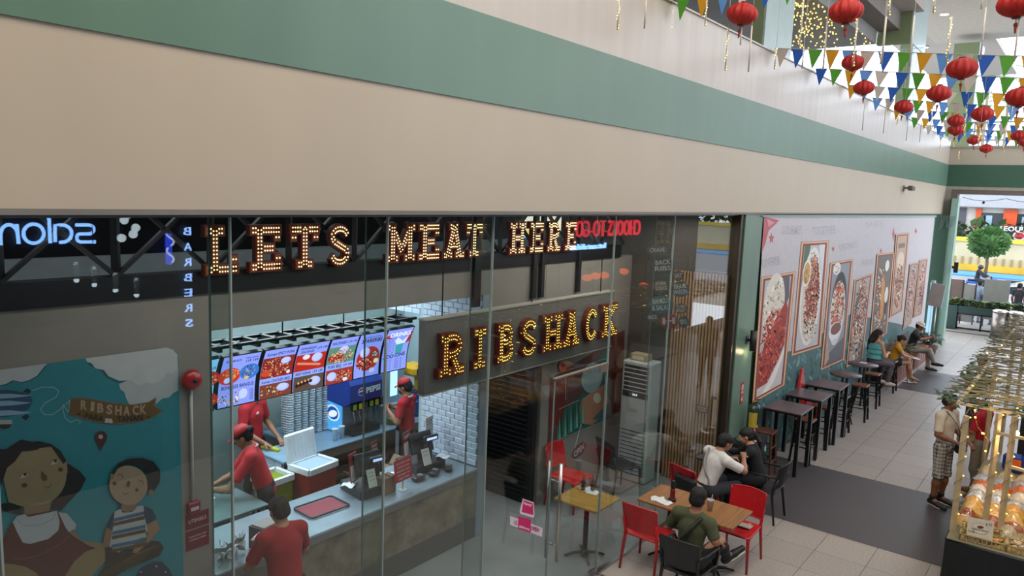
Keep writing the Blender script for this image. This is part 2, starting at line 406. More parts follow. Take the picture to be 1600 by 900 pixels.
# ================================================================== glass shop front
M_glass = glassmat('shop_glass', '#f6faf9', .045, .6)
M_glass_edge = mat('glass_edge', '#6f807c', .15, emit=0)
M_steel = mat('brushed_steel', '#b9b6b0', .28, metal=1, var=.1, scale=30, stretch=(1, 1, .05))
M_bronze = mat('bronze_frame', '#5a4d3c', .4, metal=.6)
GX = -.10
GZ = 4.178
joints = [-1.3, .02, 1.24, 2.52, 3.81, 5.05, 6.1, 7.15, 8.6, 10.62]
front = structure('window_1', G().box(GX-.03, GX+.03, -4, 10.66, GZ, GZ+.02), mat('head_track', '#54534f', .4))
structure('trim_sill_track', G().box(GX-.03, GX+.03, -4, 6.1, 0, .03).box(GX-.03, GX+.03, 7.15, 10.66, 0, .03), M_steel, front)
for i in range(len(joints)-1):
    a, b = joints[i], joints[i+1]
    if i == 6: continue
    link('pane', G().box(GX-.005, GX+.005, a+.004, b-.004, .03, GZ).mesh('pane', M_glass), front, kind='structure')
    link('pane_edge', G().box(GX-.0065, GX+.0065, a+.002, a+.006, .03, GZ).mesh('pane_edge', M_glass_edge), front, kind='structure')
    if i: link('silicone_joint', G().box(GX-.012, GX+.010, a-.006, a+.004, .0, GZ).mesh('silicone_joint', mat('joint_grey', '#8b9793', .3)), front, kind='structure')
for y in (2.52, 3.81, 5.05, 8.6):
    link('glass_fin', G().box(GX-.24, GX-.012, y-.006, y+.006, .0, GZ).mesh('glass_fin', glassmat('fin_glass', '#f0f6f4', .03, .3)), front, kind='structure')
    link('fin_edge', G().box(GX-.246, GX-.24, y-.007, y+.007, .0, GZ).mesh('fin_edge', M_glass_edge), front, kind='structure')
link('frame_post', G().box(-.17, -.02, 10.6, 10.72, 0, ZB-.04).mesh('frame_post', mat('post_bronze', '#3c3429', .4, metal=.5)), front, kind='structure')
# glass door, standing slightly open, with tall pull handles
door = structure('door_1', G().box(GX-.02, GX+.02, 6.1, 7.15, 2.52, 2.535), M_steel)
link('pane', G().box(GX-.005, GX+.005, 6.1, 7.15, 2.58, GZ).mesh('pane', M_glass), door, kind='structure')
DM = Matrix.Translation((GX, 7.13, 0)) @ Matrix.Rotation(0.0, 4, 'Z')
link('door_leaf', G().box(-.006, .006, -1.01, 0, .02, 2.50, DM).mesh('door_leaf', M_glass), door, kind='structure')
link('leaf_edge', G().box(-.008, .008, -1.016, -1.01, .02, 2.50, DM).box(-.008, .008, -.003, .003, .02, 2.5, DM).mesh('leaf_edge', M_glass_edge), door, kind='structure')
for sx, dz in ((1, .0), (-1, .0)):
    g = G().tube([(sx*.07, -.93, .55+dz), (sx*.07, -.93, 1.62+dz)], .017, 12, M=DM)
    for z in (.72, 1.42): g.tube([(0, -.93, z+dz), (sx*.07, -.93, z+dz)], .009, 8, M=DM)
    link('door_handle', g.mesh('door_handle', M_steel), door, kind='structure')
link('patch_fitting', G().box(-.014, .014, -.14, .0, 2.44, 2.53, DM).box(-.014, .014, -.14, 0, .015, .09, DM).mesh('patch_fitting', M_steel), door, kind='structure')
# ------------------------------------------------------------------ marquee letters
def arc(cx, cy, rx, ry, a0, a1, n=8): return [(cx+rx*math.cos(math.radians(a0+(a1-a0)*i/n)), cy+ry*math.sin(math.radians(a0+(a1-a0)*i/n))) for i in range(n+1)]
GL = {
 'L': [[(.27, .1), (.27, .9)], [(.07, .9), (.47, .9)], [(.07, .1), (.88, .1)], [(.84, .1), (.84, .3)]],
 'E': [[(.27, .1), (.27, .9)], [(.07, .9), (.86, .9)], [(.82, .9), (.82, .74)], [(.27, .5), (.66, .5)], [(.07, .1), (.88, .1)], [(.84, .1), (.84, .28)]],
 'T': [[(.47, .1), (.47, .9)], [(.07, .9), (.87, .9)], [(.11, .9), (.11, .72)], [(.83, .9), (.83, .72)], [(.27, .1), (.67, .1)]],
 'S': [arc(.46, .7, .3, .2, 20, 180, 8)+[(.22, .6), (.6, .44)]+arc(.46, .3, .3, .2, 30, -160, 9)],
 'M': [[(.2, .1), (.2, .9)], [(.9, .1), (.9, .9)], [(.2, .9), (.55, .3)], [(.9, .9), (.55, .3)], [(.05, .1), (.36, .1)], [(.74, .1), (1.05, .1)], [(.05, .9), (.25, .9)], [(.85, .9), (1.05, .9)]],
 'A': [[(.16, .1), (.44, .9)], [(.72, .1), (.48, .9)], [(.26, .38), (.62, .38)], [(.02, .1), (.32, .1)], [(.58, .1), (.88, .1)], [(.3, .9), (.56, .9)]],
 'H': [[(.2, .1), (.2, .9)], [(.76, .1), (.76, .9)], [(.2, .5), (.76, .5)], [(.05, .1), (.36, .1)], [(.6, .1), (.92, .1)], [(.05, .9), (.36, .9)], [(.6, .9), (.92, .9)]],
 'R': [[(.22, .1), (.22, .9)], [(.07, .9), (.5, .9)]+arc(.5, .7, .26, .2, 90, -90, 7)+[(.3, .5)], [(.48, .5), (.72, .1)], [(.05, .1), (.38, .1)], [(.6, .1), (.9, .1)]],
 'I': [[(.35, .1), (.35, .9)], [(.1, .9), (.6, .9)], [(.1, .1), (.6, .1)]],
 'B': [[(.22, .1), (.22, .9)], [(.07, .9), (.5, .9)]+arc(.5, .71, .24, .19, 90, -90, 7)+[(.3, .52)], [(.3, .52), (.52, .52)]+arc(.52, .31, .27, .21, 90, -90, 7)+[(.07, .1)]],
 'C': [arc(.48, .5, .33, .4, 38, 322, 16)],
 'K': [[(.22, .1), (.22, .9)], [(.76, .9), (.3, .48)], [(.42, .56), (.78, .1)], [(.05, .1), (.38, .1)], [(.64, .1), (.94, .1)], [(.05, .9), (.38, .9)], [(.6, .9), (.9, .9)]],
}
M_rust = mat('marquee_face', '#6b2c0f', .5, var=.3, scale=20, emit=.03, ecol='#ff7a20')  # faint orange emission in the face stands in for the bulbs' light
M_rim = mat('marquee_rim', '#5a1812', .5, var=.2)
M_bulb = emat('marquee_bulb', '#ffdc9a', 3.0)
M_bulb2 = emat('marquee_bulb_yellow', '#ffd860', 2.2)
def marquee(ch, y0, y1, z0, z1, x, label, grp, bulb, scale_b=1, dpt=.06):
    h = z1-z0; wid = {'I': .7, 'M': 1.1}.get(ch, .95); sx = (y1-y0)/wid; t = .19
    root = thing('marquee_letter', (x, (y0+y1)/2, z0), label, 'sign letter', grp, world=True)
    M = Matrix(((0, 0, 1, x), (sx, 0, 0, y0), (0, h, 0, z0), (0, 0, 0, 1)))
    def rib(g, w, h0, h1):
        for pl in GL[ch]:
            for (a, b) in zip(pl[:-1], pl[1:]):
                a, b = Vector(a), Vector(b); d = (b-a)
                if d.length < 1e-6: continue
                d.normalize(); e = w/2 if len(pl) == 2 else w*.12; n = Vector((-d.y, d.x))*w/2; A = a-d*e*.9; B = b+d*e*.9
                g.prism([tuple(A-n), tuple(B-n), tuple(B+n), tuple(A+n)], h0, h1, M)
    g = G(); rib(g, t+.05, 0, dpt-.008); g.build('letter_rim', M_rim, root)
    g = G(); rib(g, t, dpt-.02, dpt); g.build('letter_face', M_rust, root)
    pts = []
    for pl in GL[ch]:
        segs = [(Vector(a), Vector(b)) for a, b in zip(pl[:-1], pl[1:])]; L = sum((b-a).length for a, b in segs); n = max(2, round(L/.082))
        for k in range(n+1):
            s = L*k/n
            for a, b in segs:
                l = (b-a).length
                if s <= l+1e-6: break
                s -= l
            d = (b-a).normalized(); c = a+d*min(s, l); nn = Vector((-d.y, d.x))*t*.24
            for q in (c+nn, c-nn):
                if all((q-r_).length > .062 for r_ in pts): pts.append(q)
    g = G(); r = .0085*scale_b
    for q in pts:
        c = M @ Vector((q.x, q.y, dpt)); g.add([(c.x+r*1.6, c.y, c.z), (c.x, c.y+r, c.z), (c.x, c.y, c.z+r), (c.x, c.y-r, c.z), (c.x, c.y, c.z-r)], [(0, 1, 2), (0, 2, 3), (0, 3, 4), (0, 4, 1)])
    g.build('bulbs', bulb, root, kind='stuff')
    return root
LX = XP+.04
spec = [('L', 316, 366, 'L that starts LETS'), ('E', 386, 434, 'E of LETS'), ('T', 448, 493, 'T of LETS'), ('S', 507, 544, 'S of LETS'), ('M', 600, 642, 'M that starts MEAT'), ('E', 648, 681, 'E of MEAT'), ('A', 688, 720, 'A of MEAT'), ('T', 722, 748, 'T that ends MEAT'), ('H', 791, 814, 'H that starts HERE'), ('E', 822, 843, 'first E of HERE'), ('R', 850, 869, 'R of HERE'), ('E', 877, 894, 'last E of HERE')]
for ch, a, b, w in spec:
    marquee(ch, at(a, 392, x=LX).y, at(b, 388, x=LX).y, 3.615, 4.02, LX, 'lit rust-coloured bulb letter, the '+w, 'bulb letters of the slogan', M_bulb)
# hanging sign box with the shop name
RX = -1.42
rx_y0, rx_y1 = at(664, 560, x=RX).y, at(957, 500, x=RX).y
sb = thing('sign_box', (RX-.2, (rx_y0+rx_y1)/2, 2.19), 'long grey hanging panel carrying the RIBSHACK bulb letters', 'sign', world=True)
G().box(RX-.10, RX, rx_y0, rx_y1, 2.19, 3.0).build('panel', mat('sign_panel_grey', '#625f5a', .6, var=.1), sb)
G().box(RX-.105, RX+.008, rx_y0-.01, rx_y1+.01, 3.0, 3.018).box(RX-.105, RX+.006, rx_y0-.01, rx_y1+.01, 2.175, 2.19).build('edge_trim', mat('panel_trim', '#9a958c', .5), sb)
rn = ['R that starts RIBSHACK', 'I of RIBSHACK', 'B of RIBSHACK', 'S of RIBSHACK', 'H of RIBSHACK', 'A of RIBSHACK', 'C of RIBSHACK', 'K that ends RIBSHACK']
RL = RX+.005
for (ch, a, b), w in zip((('R', 683, 723), ('I', 735, 757), ('B', 772, 801), ('S', 809, 837), ('H', 844, 874), ('A', 876, 902), ('C', 908, 930), ('K', 935, 959)), rn):
    marquee(ch, at(a-2, 545, x=RL).y, at(b-4, 540, x=RL).y, 2.36, 2.84, RL, 'large lit red-brown bulb letter, the '+w, 'bulb letters of the shop name', M_bulb2, .95, .07)
for y in (rx_y0+.3, (rx_y0+rx_y1)/2, rx_y1-.3): G().tube([(RX-.05, y, 3.0), (RX-.05, y, 4.56)], .008, 6).build('hanger_rod', M_black, sb)
# truss of black steel above the fascia
tr = thing('steel_truss', (XP-.05, 3, 3.64), 'black steel lattice truss running above the slogan letters', 'truss', world=True)
z0_, z1_ = 3.64, 4.35
step = .78; y = -1.3; k = 0
M_truss = mat('truss_black', '#131417', .45)
G().box(XP-.08, XP-.02, -4, 10.5, z1_, z1_+.08).build('top_chord', M_truss, tr)
while y < 10.3:
    G().bar((XP-.05, y, z0_), (XP-.05, y, z1_), .05, .06).build('post', M_truss, tr)
    G().bar((XP-.04, y, z0_), (XP-.04, y+step, z1_), .045, .03).build('diagonal', M_truss, tr)
    G().bar((XP-.06, y+step, z0_), (XP-.06, y, z1_), .045, .03).build('diagonal', M_truss, tr)
    y += step
for px_, lab in ((746, 'wide black steel post beside the tiled kitchen wall'), (836, 'thin black steel post above the sign box centre'), (848, 'thin black steel post just right of its twin'), (905, 'black steel post above the C of the sign box')):
    p = at(px_, 430, x=XP+.05); w = .06 if px_ == 746 else .035
    G().box(XP+.005, XP+.06, p.y-w, p.y+w, 3.0, 4.3).build('steel_post', M_black, None, label=lab, cat='post')
for (x, y, z) in ((-.8, 3.2, 4.5), (-.8, 5.6, 4.5), (-.8, 8, 4.5)): pass
# ================================================================== flat prints: banners, murals, screens
class Print:
    """flat artwork made of thin layered shapes; fn(u,v,h) gives the point of the sheet h above its plane"""
    def __init__(s, fn, pre, maker, step=.0006): s.g = G(); s.fn = fn; s.cols = []; s.pre = pre; s.mk = maker; s.h = 0; s.step = step
    def c(s, col):
        if col not in s.cols: s.cols.append(col)
        s.g.mi = s.cols.index(col); s.h += s.step
    def poly(s, pts, col):
        s.c(col); s.g.add([s.fn(x, y, s.h) for x, y in pts], [list(range(len(pts)))]); return s
    def ell(s, cx, cy, rx, ry, col, rot=0, n=18, a0=0, a1=360):
        c, r = math.cos(rot), math.sin(rot)
        pts = []
        for i in range(n):
            a = math.radians(a0+(a1-a0)*i/(n if a1-a0 == 360 else n-1)); x, y = rx*math.cos(a), ry*math.sin(a); pts.append((cx+x*c-y*r, cy+x*r+y*c))
        return s.poly(pts, col)
    def line(s, pts, w, col):
        s.c(col); w /= 2
        for a, b in zip(pts[:-1], pts[1:]):
            d = Vector((b[0]-a[0], b[1]-a[1]))
            if d.length < 1e-9: continue
            d.normalize(); n = (-d.y*w, d.x*w); e = (d.x*w*.4, d.y*w*.4)
            s.g.add([s.fn(x, y, s.h) for x, y in ((a[0]-n[0]-e[0], a[1]-n[1]-e[1]), (b[0]-n[0]+e[0], b[1]-n[1]+e[1]), (b[0]+n[0]+e[0], b[1]+n[1]+e[1]), (a[0]+n[0]-e[0], a[1]+n[1]-e[1]))], [(0, 1, 2, 3)])
        return s
    def text(s, t, x0, y0, x1, y1, h, col, bold=.01, flip=1):
        """lettering from (x0,y0) to (x1,y1) along its middle, h tall (in the sheet's own units; flip=-1 where v runs down)"""
        s.c(col); vs, fs = text_geo(t, 1, 0, bold)
        a = min(v[0] for v in vs); b = max(v[0] for v in vs); L = math.hypot(x1-x0, y1-y0); ux, uy = (x1-x0)/L, (y1-y0)/L; k = h/.7
        out = []
        for X, Y, _ in vs:
            q = (X-a)/(b-a)*L; out.append(s.fn(x0+ux*q-uy*Y*k*flip, y0+uy*q+ux*Y*k*flip, s.h))
        s.g.add(out, fs); return s
    def speck(s, test, n, size, cols, rot=None, asp=.45, box=None):
        x0, y0, x1, y1 = box
        for col in cols:
            s.c(col)
            for _ in range(n//len(cols)):
                x, y = random.uniform(x0, x1), random.uniform(y0, y1)
                if not test(x, y): continue
                a = (rot if rot is not None else 0)+random.uniform(-.6, .6) if rot is not None else random.uniform(0, PI)
                r = size*random.uniform(.5, 1.2); c_, s_ = math.cos(a), math.sin(a); P = []
                for k in range(6):
                    w = k*PI/3; X, Y = r*math.cos(w), r*asp*math.sin(w); P.append(s.fn(x+X*c_-Y*s_, y+X*s_+Y*c_, s.h))
                s.g.add(P, [list(range(6))])
        return s
    def build(s, name, parent=None, **k): return s.g.build(name, [s.mk(s.pre, c) for c in s.cols], parent, **k)
def inell(cx, cy, rx, ry, rot=0):
    c, r = math.cos(rot), math.sin(rot)
    def f(x, y):
        dx, dy = x-cx, y-cy; X, Y = dx*c+dy*r, -dx*r+dy*c
        return (X/rx)**2+(Y/ry)**2 < 1
    return f
def inpoly(P):
    def f(x, y):
        k = False; j = len(P)-1
        for i in range(len(P)):
            if (P[i][1] > y) != (P[j][1] > y) and x < (P[j][0]-P[i][0])*(y-P[i][1])/(P[j][1]-P[i][1])+P[i][0]: k = not k
            j = i
        return k
    return f
def paint(pre, c): return mat(pre+'_'+c.lstrip('#'), c, .55 if pre == 'vinyl' else .6, var=.08, scale=9)
def glowing(pre, c): return emat(pre+'_'+c.lstrip('#'), c, 1.0)
# ------------------------------------------------------------------ painted mural of two children (wall of the dining area)
mu = Print(lambda x, y, h: at(x, y, x=XP+.006+h), 'vinyl', lambda p_, c: paint(p_, '#'+''.join('%02x' % int(int(c[i:i+2], 16)*.84) for i in (1, 3, 5))), .0002)
q = lambda pts, k=5, ox=0, oy=540: [(ox+a/k, oy+b/k) for a, b in pts]
q2 = lambda pts: q(pts, 4.5, 0, 700)
TEAL = '#1e8c98'
mu.poly([(-80, 592), (0, 578), (120, 562), (255, 543), (268, 544), (276, 551), (279, 562), (287, 905), (-80, 905)], TEAL)
mu.poly(q([(-400, 240), (0, 190), (370, 140), (355, 170), (330, 200), (300, 240), (240, 275), (180, 292), (110, 280), (60, 305), (0, 318), (-400, 330)]), '#16606c')
mu.poly(q([(-400, 230), (0, 190), (370, 140), (345, 165), (325, 190), (290, 235), (230, 268), (170, 285), (100, 270), (50, 298), (0, 310), (-400, 320)]), '#c9ced0')
mu.poly(q([(680, 140), (720, 165), (790, 200), (830, 250), (900, 285), (1000, 300), (1080, 322), (1150, 300), (1200, 310), (1280, 285), (1320, 240), (1390, 200), (1390, 150), (760, 110)]), '#16606c')
mu.poly(q([(930, 300), (940, 340), (972, 365), (985, 410), (1010, 458), (1130, 470), (1190, 430), (1222, 400), (1215, 460), (1270, 412), (1320, 405), (1350, 372), (1393, 352), (1393, 190), (1000, 270)]), '#bfc6c8')
mu.poly(q([(668, 100), (1300, 15), (1350, 30), (1385, 70), (1392, 190), (1350, 222), (1308, 212), (1285, 250), (1230, 290), (1185, 297), (1148, 285), (1100, 312), (1060, 300), (1025, 270), (930, 275), (850, 240), (810, 190), (745, 178), (718, 140), (680, 125)]), '#d2d6d6')
mu.poly(q([(-100, 355), (60, 345), (190, 365), (245, 400), (255, 440), (230, 490), (150, 540), (40, 560), (-100, 560)]), '#1b4f72')
for a, b in ((375, 400), (430, 458), (505, 535)):
    mu.poly(q([(-60, a+5), (80, a), (180, a+10), (250, (a+b)/2), (180, b), (80, b+10), (-60, b+18)]), '#8fb4cc')
mu.poly(q([(180, 358), (215, 335), (245, 355), (225, 378)]), '#1c2a38').poly(q([(165, 560), (205, 535), (232, 550), (205, 585)]), '#1c2a38')
mu.poly(q([(-40, 580), (95, 580), (95, 612), (-40, 615)]), '#b9bcb8').poly(q([(-30, 618), (92, 614), (70, 645), (20, 655)]), '#2a2c2c')
mu.line(q([(245, 355), (330, 325), (420, 325), (460, 355), (440, 400), (350, 450), (315, 500), (350, 540), (410, 540), (460, 505), (550, 425)]), .7, '#c4d8dc')
mu.line(q([(490, 480), (505, 560), (550, 600), (600, 580), (630, 590), (620, 615)]), .7, '#c4d8dc').line(q([(490, 460), (535, 520), (545, 430)]), .7, '#c4d8dc')
mu.poly(q([(560, 405), (700, 412), (880, 445), (1040, 460), (1160, 440), (1222, 402), (1205, 470), (1280, 508), (1200, 560), (1080, 600), (900, 618), (780, 608), (640, 570), (538, 538), (545, 470)]), '#6e5426')
mu.line(q([(565, 412), (700, 418), (880, 450), (1040, 465), (1160, 446), (1214, 412), (1200, 470), (1270, 506)]), .35, '#b7a77a').line(q([(538, 535), (640, 565), (780, 600), (900, 612), (1080, 594), (1195, 555), (1270, 510)]), .35, '#b7a77a')
for ch, x, y in zip('RIBSHACK', (655, 723, 785, 855, 925, 990, 1060, 1120), (468, 478, 490, 502, 510, 512, 508, 502)):
    w = 50 if ch != 'I' else 28; mu.text(ch, x/5-w/10, 540+y/5, x/5+w/10, 540+y/5+.4, 14, '#b89c84', .035, -1)
mu.text('PARA', 662/5, 540+548/5, 810/5, 540+578/5, 9, '#241f18', .02, -1).text('TANAN', 915/5, 540+580/5, 1115/5, 540+566/5, 9, '#241f18', .02, -1).text('sa', 820/5, 540+580/5, 882/5, 540+584/5, 9, '#dcdcd6', .04, -1)
for cx, cy in ((615, 532), (1160, 555)): mu.poly(q([(cx-16, cy+8), (cx, cy-10), (cx+14, cy+10)]), '#241f18')
mu.ell(789/5, 540+715/5, 9.6, 10, '#4f2126').poly(q([(742, 730), (836, 730), (790, 820)]), '#4f2126').ell(787/5, 540+712/5, 3.6, 3.4, '#b8aeb0')
# girl
mu.poly(q2([(-60, 420), (30, 440), (160, 480), (150, 380), (20, 390)]), '#141216')
mu.poly(q2([(470, 105), (560, 160), (605, 215), (570, 290), (500, 365), (430, 440), (360, 430), (350, 360), (430, 280)]), '#141216')
mu.poly(q2([(165, 400), (365, 375), (340, 460), (250, 490), (175, 470)]), '#8f7858')
mu.ell(57, 739, 47, 50, '#a3906c', -.25, 30)
mu.poly(q2([(20, 200), (60, 380), (150, 410), (260, 400), (360, 372), (430, 300), (475, 170), (470, 90), (200, 0), (60, 40)]), '#a3906c')
mu.poly(q2([(-60, 300), (-60, 0), (40, 10), (150, -60), (280, -30), (270, 10), (190, 25), (150, 20), (110, 90), (50, 140), (10, 260)]), '#141216')
mu.poly(q([(20, 850), (60, 810), (160, 765), (300, 745), (400, 770), (470, 820), (520, 900), (495, 925), (400, 790), (320, 800), (170, 830), (120, 900), (20, 945)]), '#141216')
for (cx, cy) in ((172, 190), (385, 95)):
    mu.poly(q2([(cx-35, cy+25), (cx-15, cy-8), (cx+32, cy-12), (cx+10, cy+15)]), '#c9c2b4').ell(cx/4.5+1, 700+cy/4.5-1, 2.6, 2.6, '#40301f').line(q2([(cx-35, cy+20), (cx-12, cy-12), (cx+32, cy-14)]), .7, '#2a2018')
mu.ell(171/4.5, 700+262/4.5, 4.8, 3.4, '#6e3c28', -.2).ell(425/4.5, 700+152/4.5, 3.8, 3.3, '#5f3a24', -.2)
mu.poly(q2([(290, 160), (330, 195), (332, 225), (305, 235), (288, 215)]), '#6b4e2e').line(q2([(312, 270), (330, 282), (352, 270), (362, 252)]), .8, '#402a1c')
mu.poly(q2([(410, 450), (470, 460), (535, 535), (530, 570), (485, 590), (430, 520)]), '#b9c0c2')
mu.poly(q2([(485, 590), (520, 570), (570, 650), (720, 670), (745, 700), (720, 715), (620, 690), (540, 650)]), '#8f7858')
mu.poly(q2([(60, 560), (90, 520), (130, 480), (360, 440), (410, 450), (480, 600), (660, 710), (560, 780), (470, 905), (-40, 905), (-40, 780)]), '#5c2420')
mu.poly(q2([(90, 520), (120, 480), (170, 465), (200, 485), (340, 455), (400, 440), (420, 520), (410, 580), (340, 640), (210, 675), (160, 665), (120, 590)]), '#bcc3c4')
mu.line(q2([(115, 495), (150, 535), (190, 545), (230, 545), (290, 540), (320, 525), (370, 500), (392, 455)]), .7, '#7d8486').line(q2([(80, 775), (180, 780), (300, 745), (420, 680), (485, 615)]), .7, '#94655c')
mu.poly(q2([(455, 905), (520, 800), (600, 730), (700, 695), (750, 725), (745, 790), (690, 850), (640, 905)]), '#927e56').poly(q2([(-60, 810), (80, 815), (180, 835), (260, 880), (270, 905), (-60, 905)]), '#927e56')
# boy
mu.poly(q2([(680, 905), (740, 830), (740, 700), (760, 690), (860, 740), (1050, 650), (1120, 655), (1152, 700), (1120, 760), (900, 850), (800, 905)]), '#3a2f1e')
for k in range(9): mu.line(q2([(700+k*28, 900-k*4), (860+k*26, 800-k*12), (1000+k*16, 720-k*5)]), .7, '#6b5636')
mu.poly(q2([(740, 560), (790, 570), (785, 640), (760, 700), (722, 680), (735, 620)]), '#8c6c4c').poly(q2([(1030, 540), (1100, 500), (1125, 570), (1060, 650), (960, 740), (930, 735), (960, 680), (1040, 610)]), '#a0805a')
shirt = [(805, 445), (850, 430), (860, 455), (930, 450), (965, 410), (1010, 405), (1030, 540), (1040, 580), (930, 690), (830, 735), (770, 690), (795, 560)]
mu.poly(q2(shirt), '#b8bcba')
for k, c in enumerate(('#3d6a8c', '#5a4526', '#b8bcba', '#3d6a8c', '#5a4526', '#b8bcba', '#3d6a8c', '#5a4526')):
    y = 470+k*31; mu.poly(q2([(800-k*3, y+25), (1012+k*3, y-25), (1014+k*3, y), (798-k*3, y+50)]), c)
mu.poly(q2([(805, 445), (750, 560), (792, 578), (800, 500)]), '#1c3c58').poly(q2([(1010, 405), (1070, 430), (1100, 495), (1030, 530), (1015, 480)]), '#1c3c58')
mu.poly(q2([(850, 400), (960, 390), (955, 430), (900, 452), (855, 440)]), '#927254')
mu.ell(903/4.5, 700+262/4.5, 30, 31, '#ad9478', -.15, 26)
mu.poly(q2([(790, 180), (830, 110), (900, 75), (1000, 70), (1080, 95), (1128, 160), (1125, 240), (1085, 300), (1045, 320), (1035, 240), (1030, 170), (980, 120), (900, 110), (830, 140), (800, 190)]), '#131216')
mu.ell(785/4.5, 700+200/4.5, 3, 4.5, '#8f7356').ell(1063/4.5, 700+312/4.5, 4, 4.5, '#8f7356').ell(805/4.5, 700+250/4.5, 3.2, 3.2, '#6b4032').ell(962/4.5, 700+295/4.5, 2.6, 2.6, '#6b4032')
mu.line(q2([(825, 200), (840, 182), (862, 195), (862, 208)]), .8, '#2a2018').line(q2([(975, 240), (990, 226), (1005, 240), (1005, 256)]), .8, '#2a2018').line(q2([(865, 315), (885, 328), (905, 312)]), .8, '#402a1c').poly(q2([(905, 228), (918, 245), (905, 278), (888, 270), (890, 250)]), '#5f4229')
mu.poly(q2([(950, 905), (980, 850), (1080, 795), (1140, 800), (1190, 850), (1215, 905)]), '#26344a')
for x, y in ((990, 870), (1100, 832), (1165, 872)): mu.ell(x/4.5, 700+y/4.5, 1.6, 1.4, '#a8b0b4')
G().box(XP, XP+.005, at(-80, 700, x=XP).y, at(281, 700, x=XP).y, .9, 2.98)
mural = mu.build('wall_mural', None, label='teal painted mural of two sitting cartoon children under white clouds', cat='mural')
# ------------------------------------------------------------------ food banner on the facade beyond the pillar
bn = Print(lambda x, y, h: at(x, y, x=.01+h), 'banner', paint, .00012)
b3 = lambda P: [(1170+a/5.294, 330+b/5.294) for a, b in P]
b4 = lambda P: [(1170+a/4.737, 460+b/4.737) for a, b in P]
b5 = lambda P: [(1310+a/5.294, 330+b/5.294) for a, b in P]
bn.poly([(1194, 338), (1300, 338), (1461, 337), (1447, 470), (1441, 530), (1175, 680), (1177, 640), (1188, 440)], '#bcb6b8')
bn.poly([(1185, 560), (1250, 545), (1330, 490), (1400, 505), (1442, 515)]+[pix(.01, Y, .03) for Y in (26.6, 20, 15, 12, 11.45)]+[(1180, 600)], '#45686a')
bn.speck(inpoly([(1185, 580), (1330, 520), (1400, 520), (1345, 620), (1160, 740)]), 900, 6, ('#2d5548', '#5d8a8c', '#35706a', '#1e3f33', '#7d9c98'), PI/2, .28, (1160, 500, 1400, 740))
bn.poly(b3([(130, 45), (250, 75), (225, 105), (165, 160), (140, 260), (105, 350), (120, 150)]), '#b35a62').poly(b3([(150, 60), (215, 95), (165, 130)]), '#c98d8a')
for cx, cy, r in ((187, 225, 52), (697, 312, 30)):
    P = []
    for k in range(10):
        a = PI/2+k*PI/5; rr = r*(1 if k % 2 == 0 else .42); P.append((cx+rr*math.cos(a)*.5, cy-rr*math.sin(a)))
    bn.poly(b3(P), '#b5565c')
for (x, y0, y1) in ((1396, 354, 378), (1376.5, 388, 396), (1431, 356, 366)): bn.poly([(x-2, (y0+y1)/2), (x, y0), (x+2, (y0+y1)/2), (x, y1)], '#b5565c')
def stretchtext(t, x0, y0, x1, y1, h): bn.text(t, x0, y0, x1, y1, h, '#a9a7ab', .004, -1)
stretchtext('GOURMET', 1222, 361, 1254, 360, 14); stretchtext('TOGETHER', 1270, 362, 1306, 359, 13); stretchtext('DIVERSE', 1191, 413, 1219, 407, 14); stretchtext('DISTINCT', 1312, 388, 1342, 382, 10); stretchtext('FESTIVE', 1347, 412, 1364, 409, 8); stretchtext('TASTE', 1352, 352, 1380, 350, 8)
def framed(outer, t, bgcol, rim='#c88a66'):
    """outer: tl,tr,br,bl ; t = band width"""
    tl, tr, br, bl = [Vector(p) for p in outer]
    def ins(k, kv=None):
        w = ((tr-tl).length+(br-bl).length)/2; h = ((bl-tl).length+(br-tr).length)/2; a = k/w; b = (kv or k)/h
        f = lambda u, v: tuple((tl*(1-u)+tr*u)*(1-v)+(bl*(1-u)+br*u)*v)
        return [f(a, b), f(1-a, b), f(1-a, 1-b), f(a, 1-b)], f
    bn.poly([tuple(p) for p in outer], '#8f5a44'); bn.poly(ins(t*.12)[0], '#d9ab88'); bn.poly(ins(t*.42)[0], rim); bn.poly(ins(t*.55)[0], '#7c3f35')
    P, f = ins(t*.5)
    n = 34
    for s_ in range(2):
        bn.c('#e3c08a')
        for k in range(n):
            v = (k+.5)/n
            for u in (t*.32/(tr-tl).length, 1-t*.32/(tr-tl).length):
                c = f(u, v); r = t*.1; bn.g.add([bn.fn(c[0]+dx, c[1]+dy, bn.h) for dx, dy in ((-r*.7, -r*2), (r*.7, -r*2), (r*.7, r*2), (-r*.7, r*2))], [(0, 1, 2, 3)])
    for k in range(12):
        u = (k+.5)/12
        for v in (t*.34/(bl-tl).length, 1-t*.34/(bl-tl).length):
            c = f(u, v); bn.g.add([bn.fn(c[0]+dx, c[1]+dy, bn.h) for dx, dy in ((-t*.15, -t*.09), (t*.15, -t*.09), (t*.15, t*.09), (-t*.15, t*.09))], [(0, 1, 2, 3)])
    bn.poly(ins(t)[0], bgcol)
    F = ins(t)[1]; w = (tr-tl).length; hh = (bl-tl).length
    return (lambda u, v: F(t/w+(1-2*t/w)*u, t/hh+(1-2*t/hh)*v))
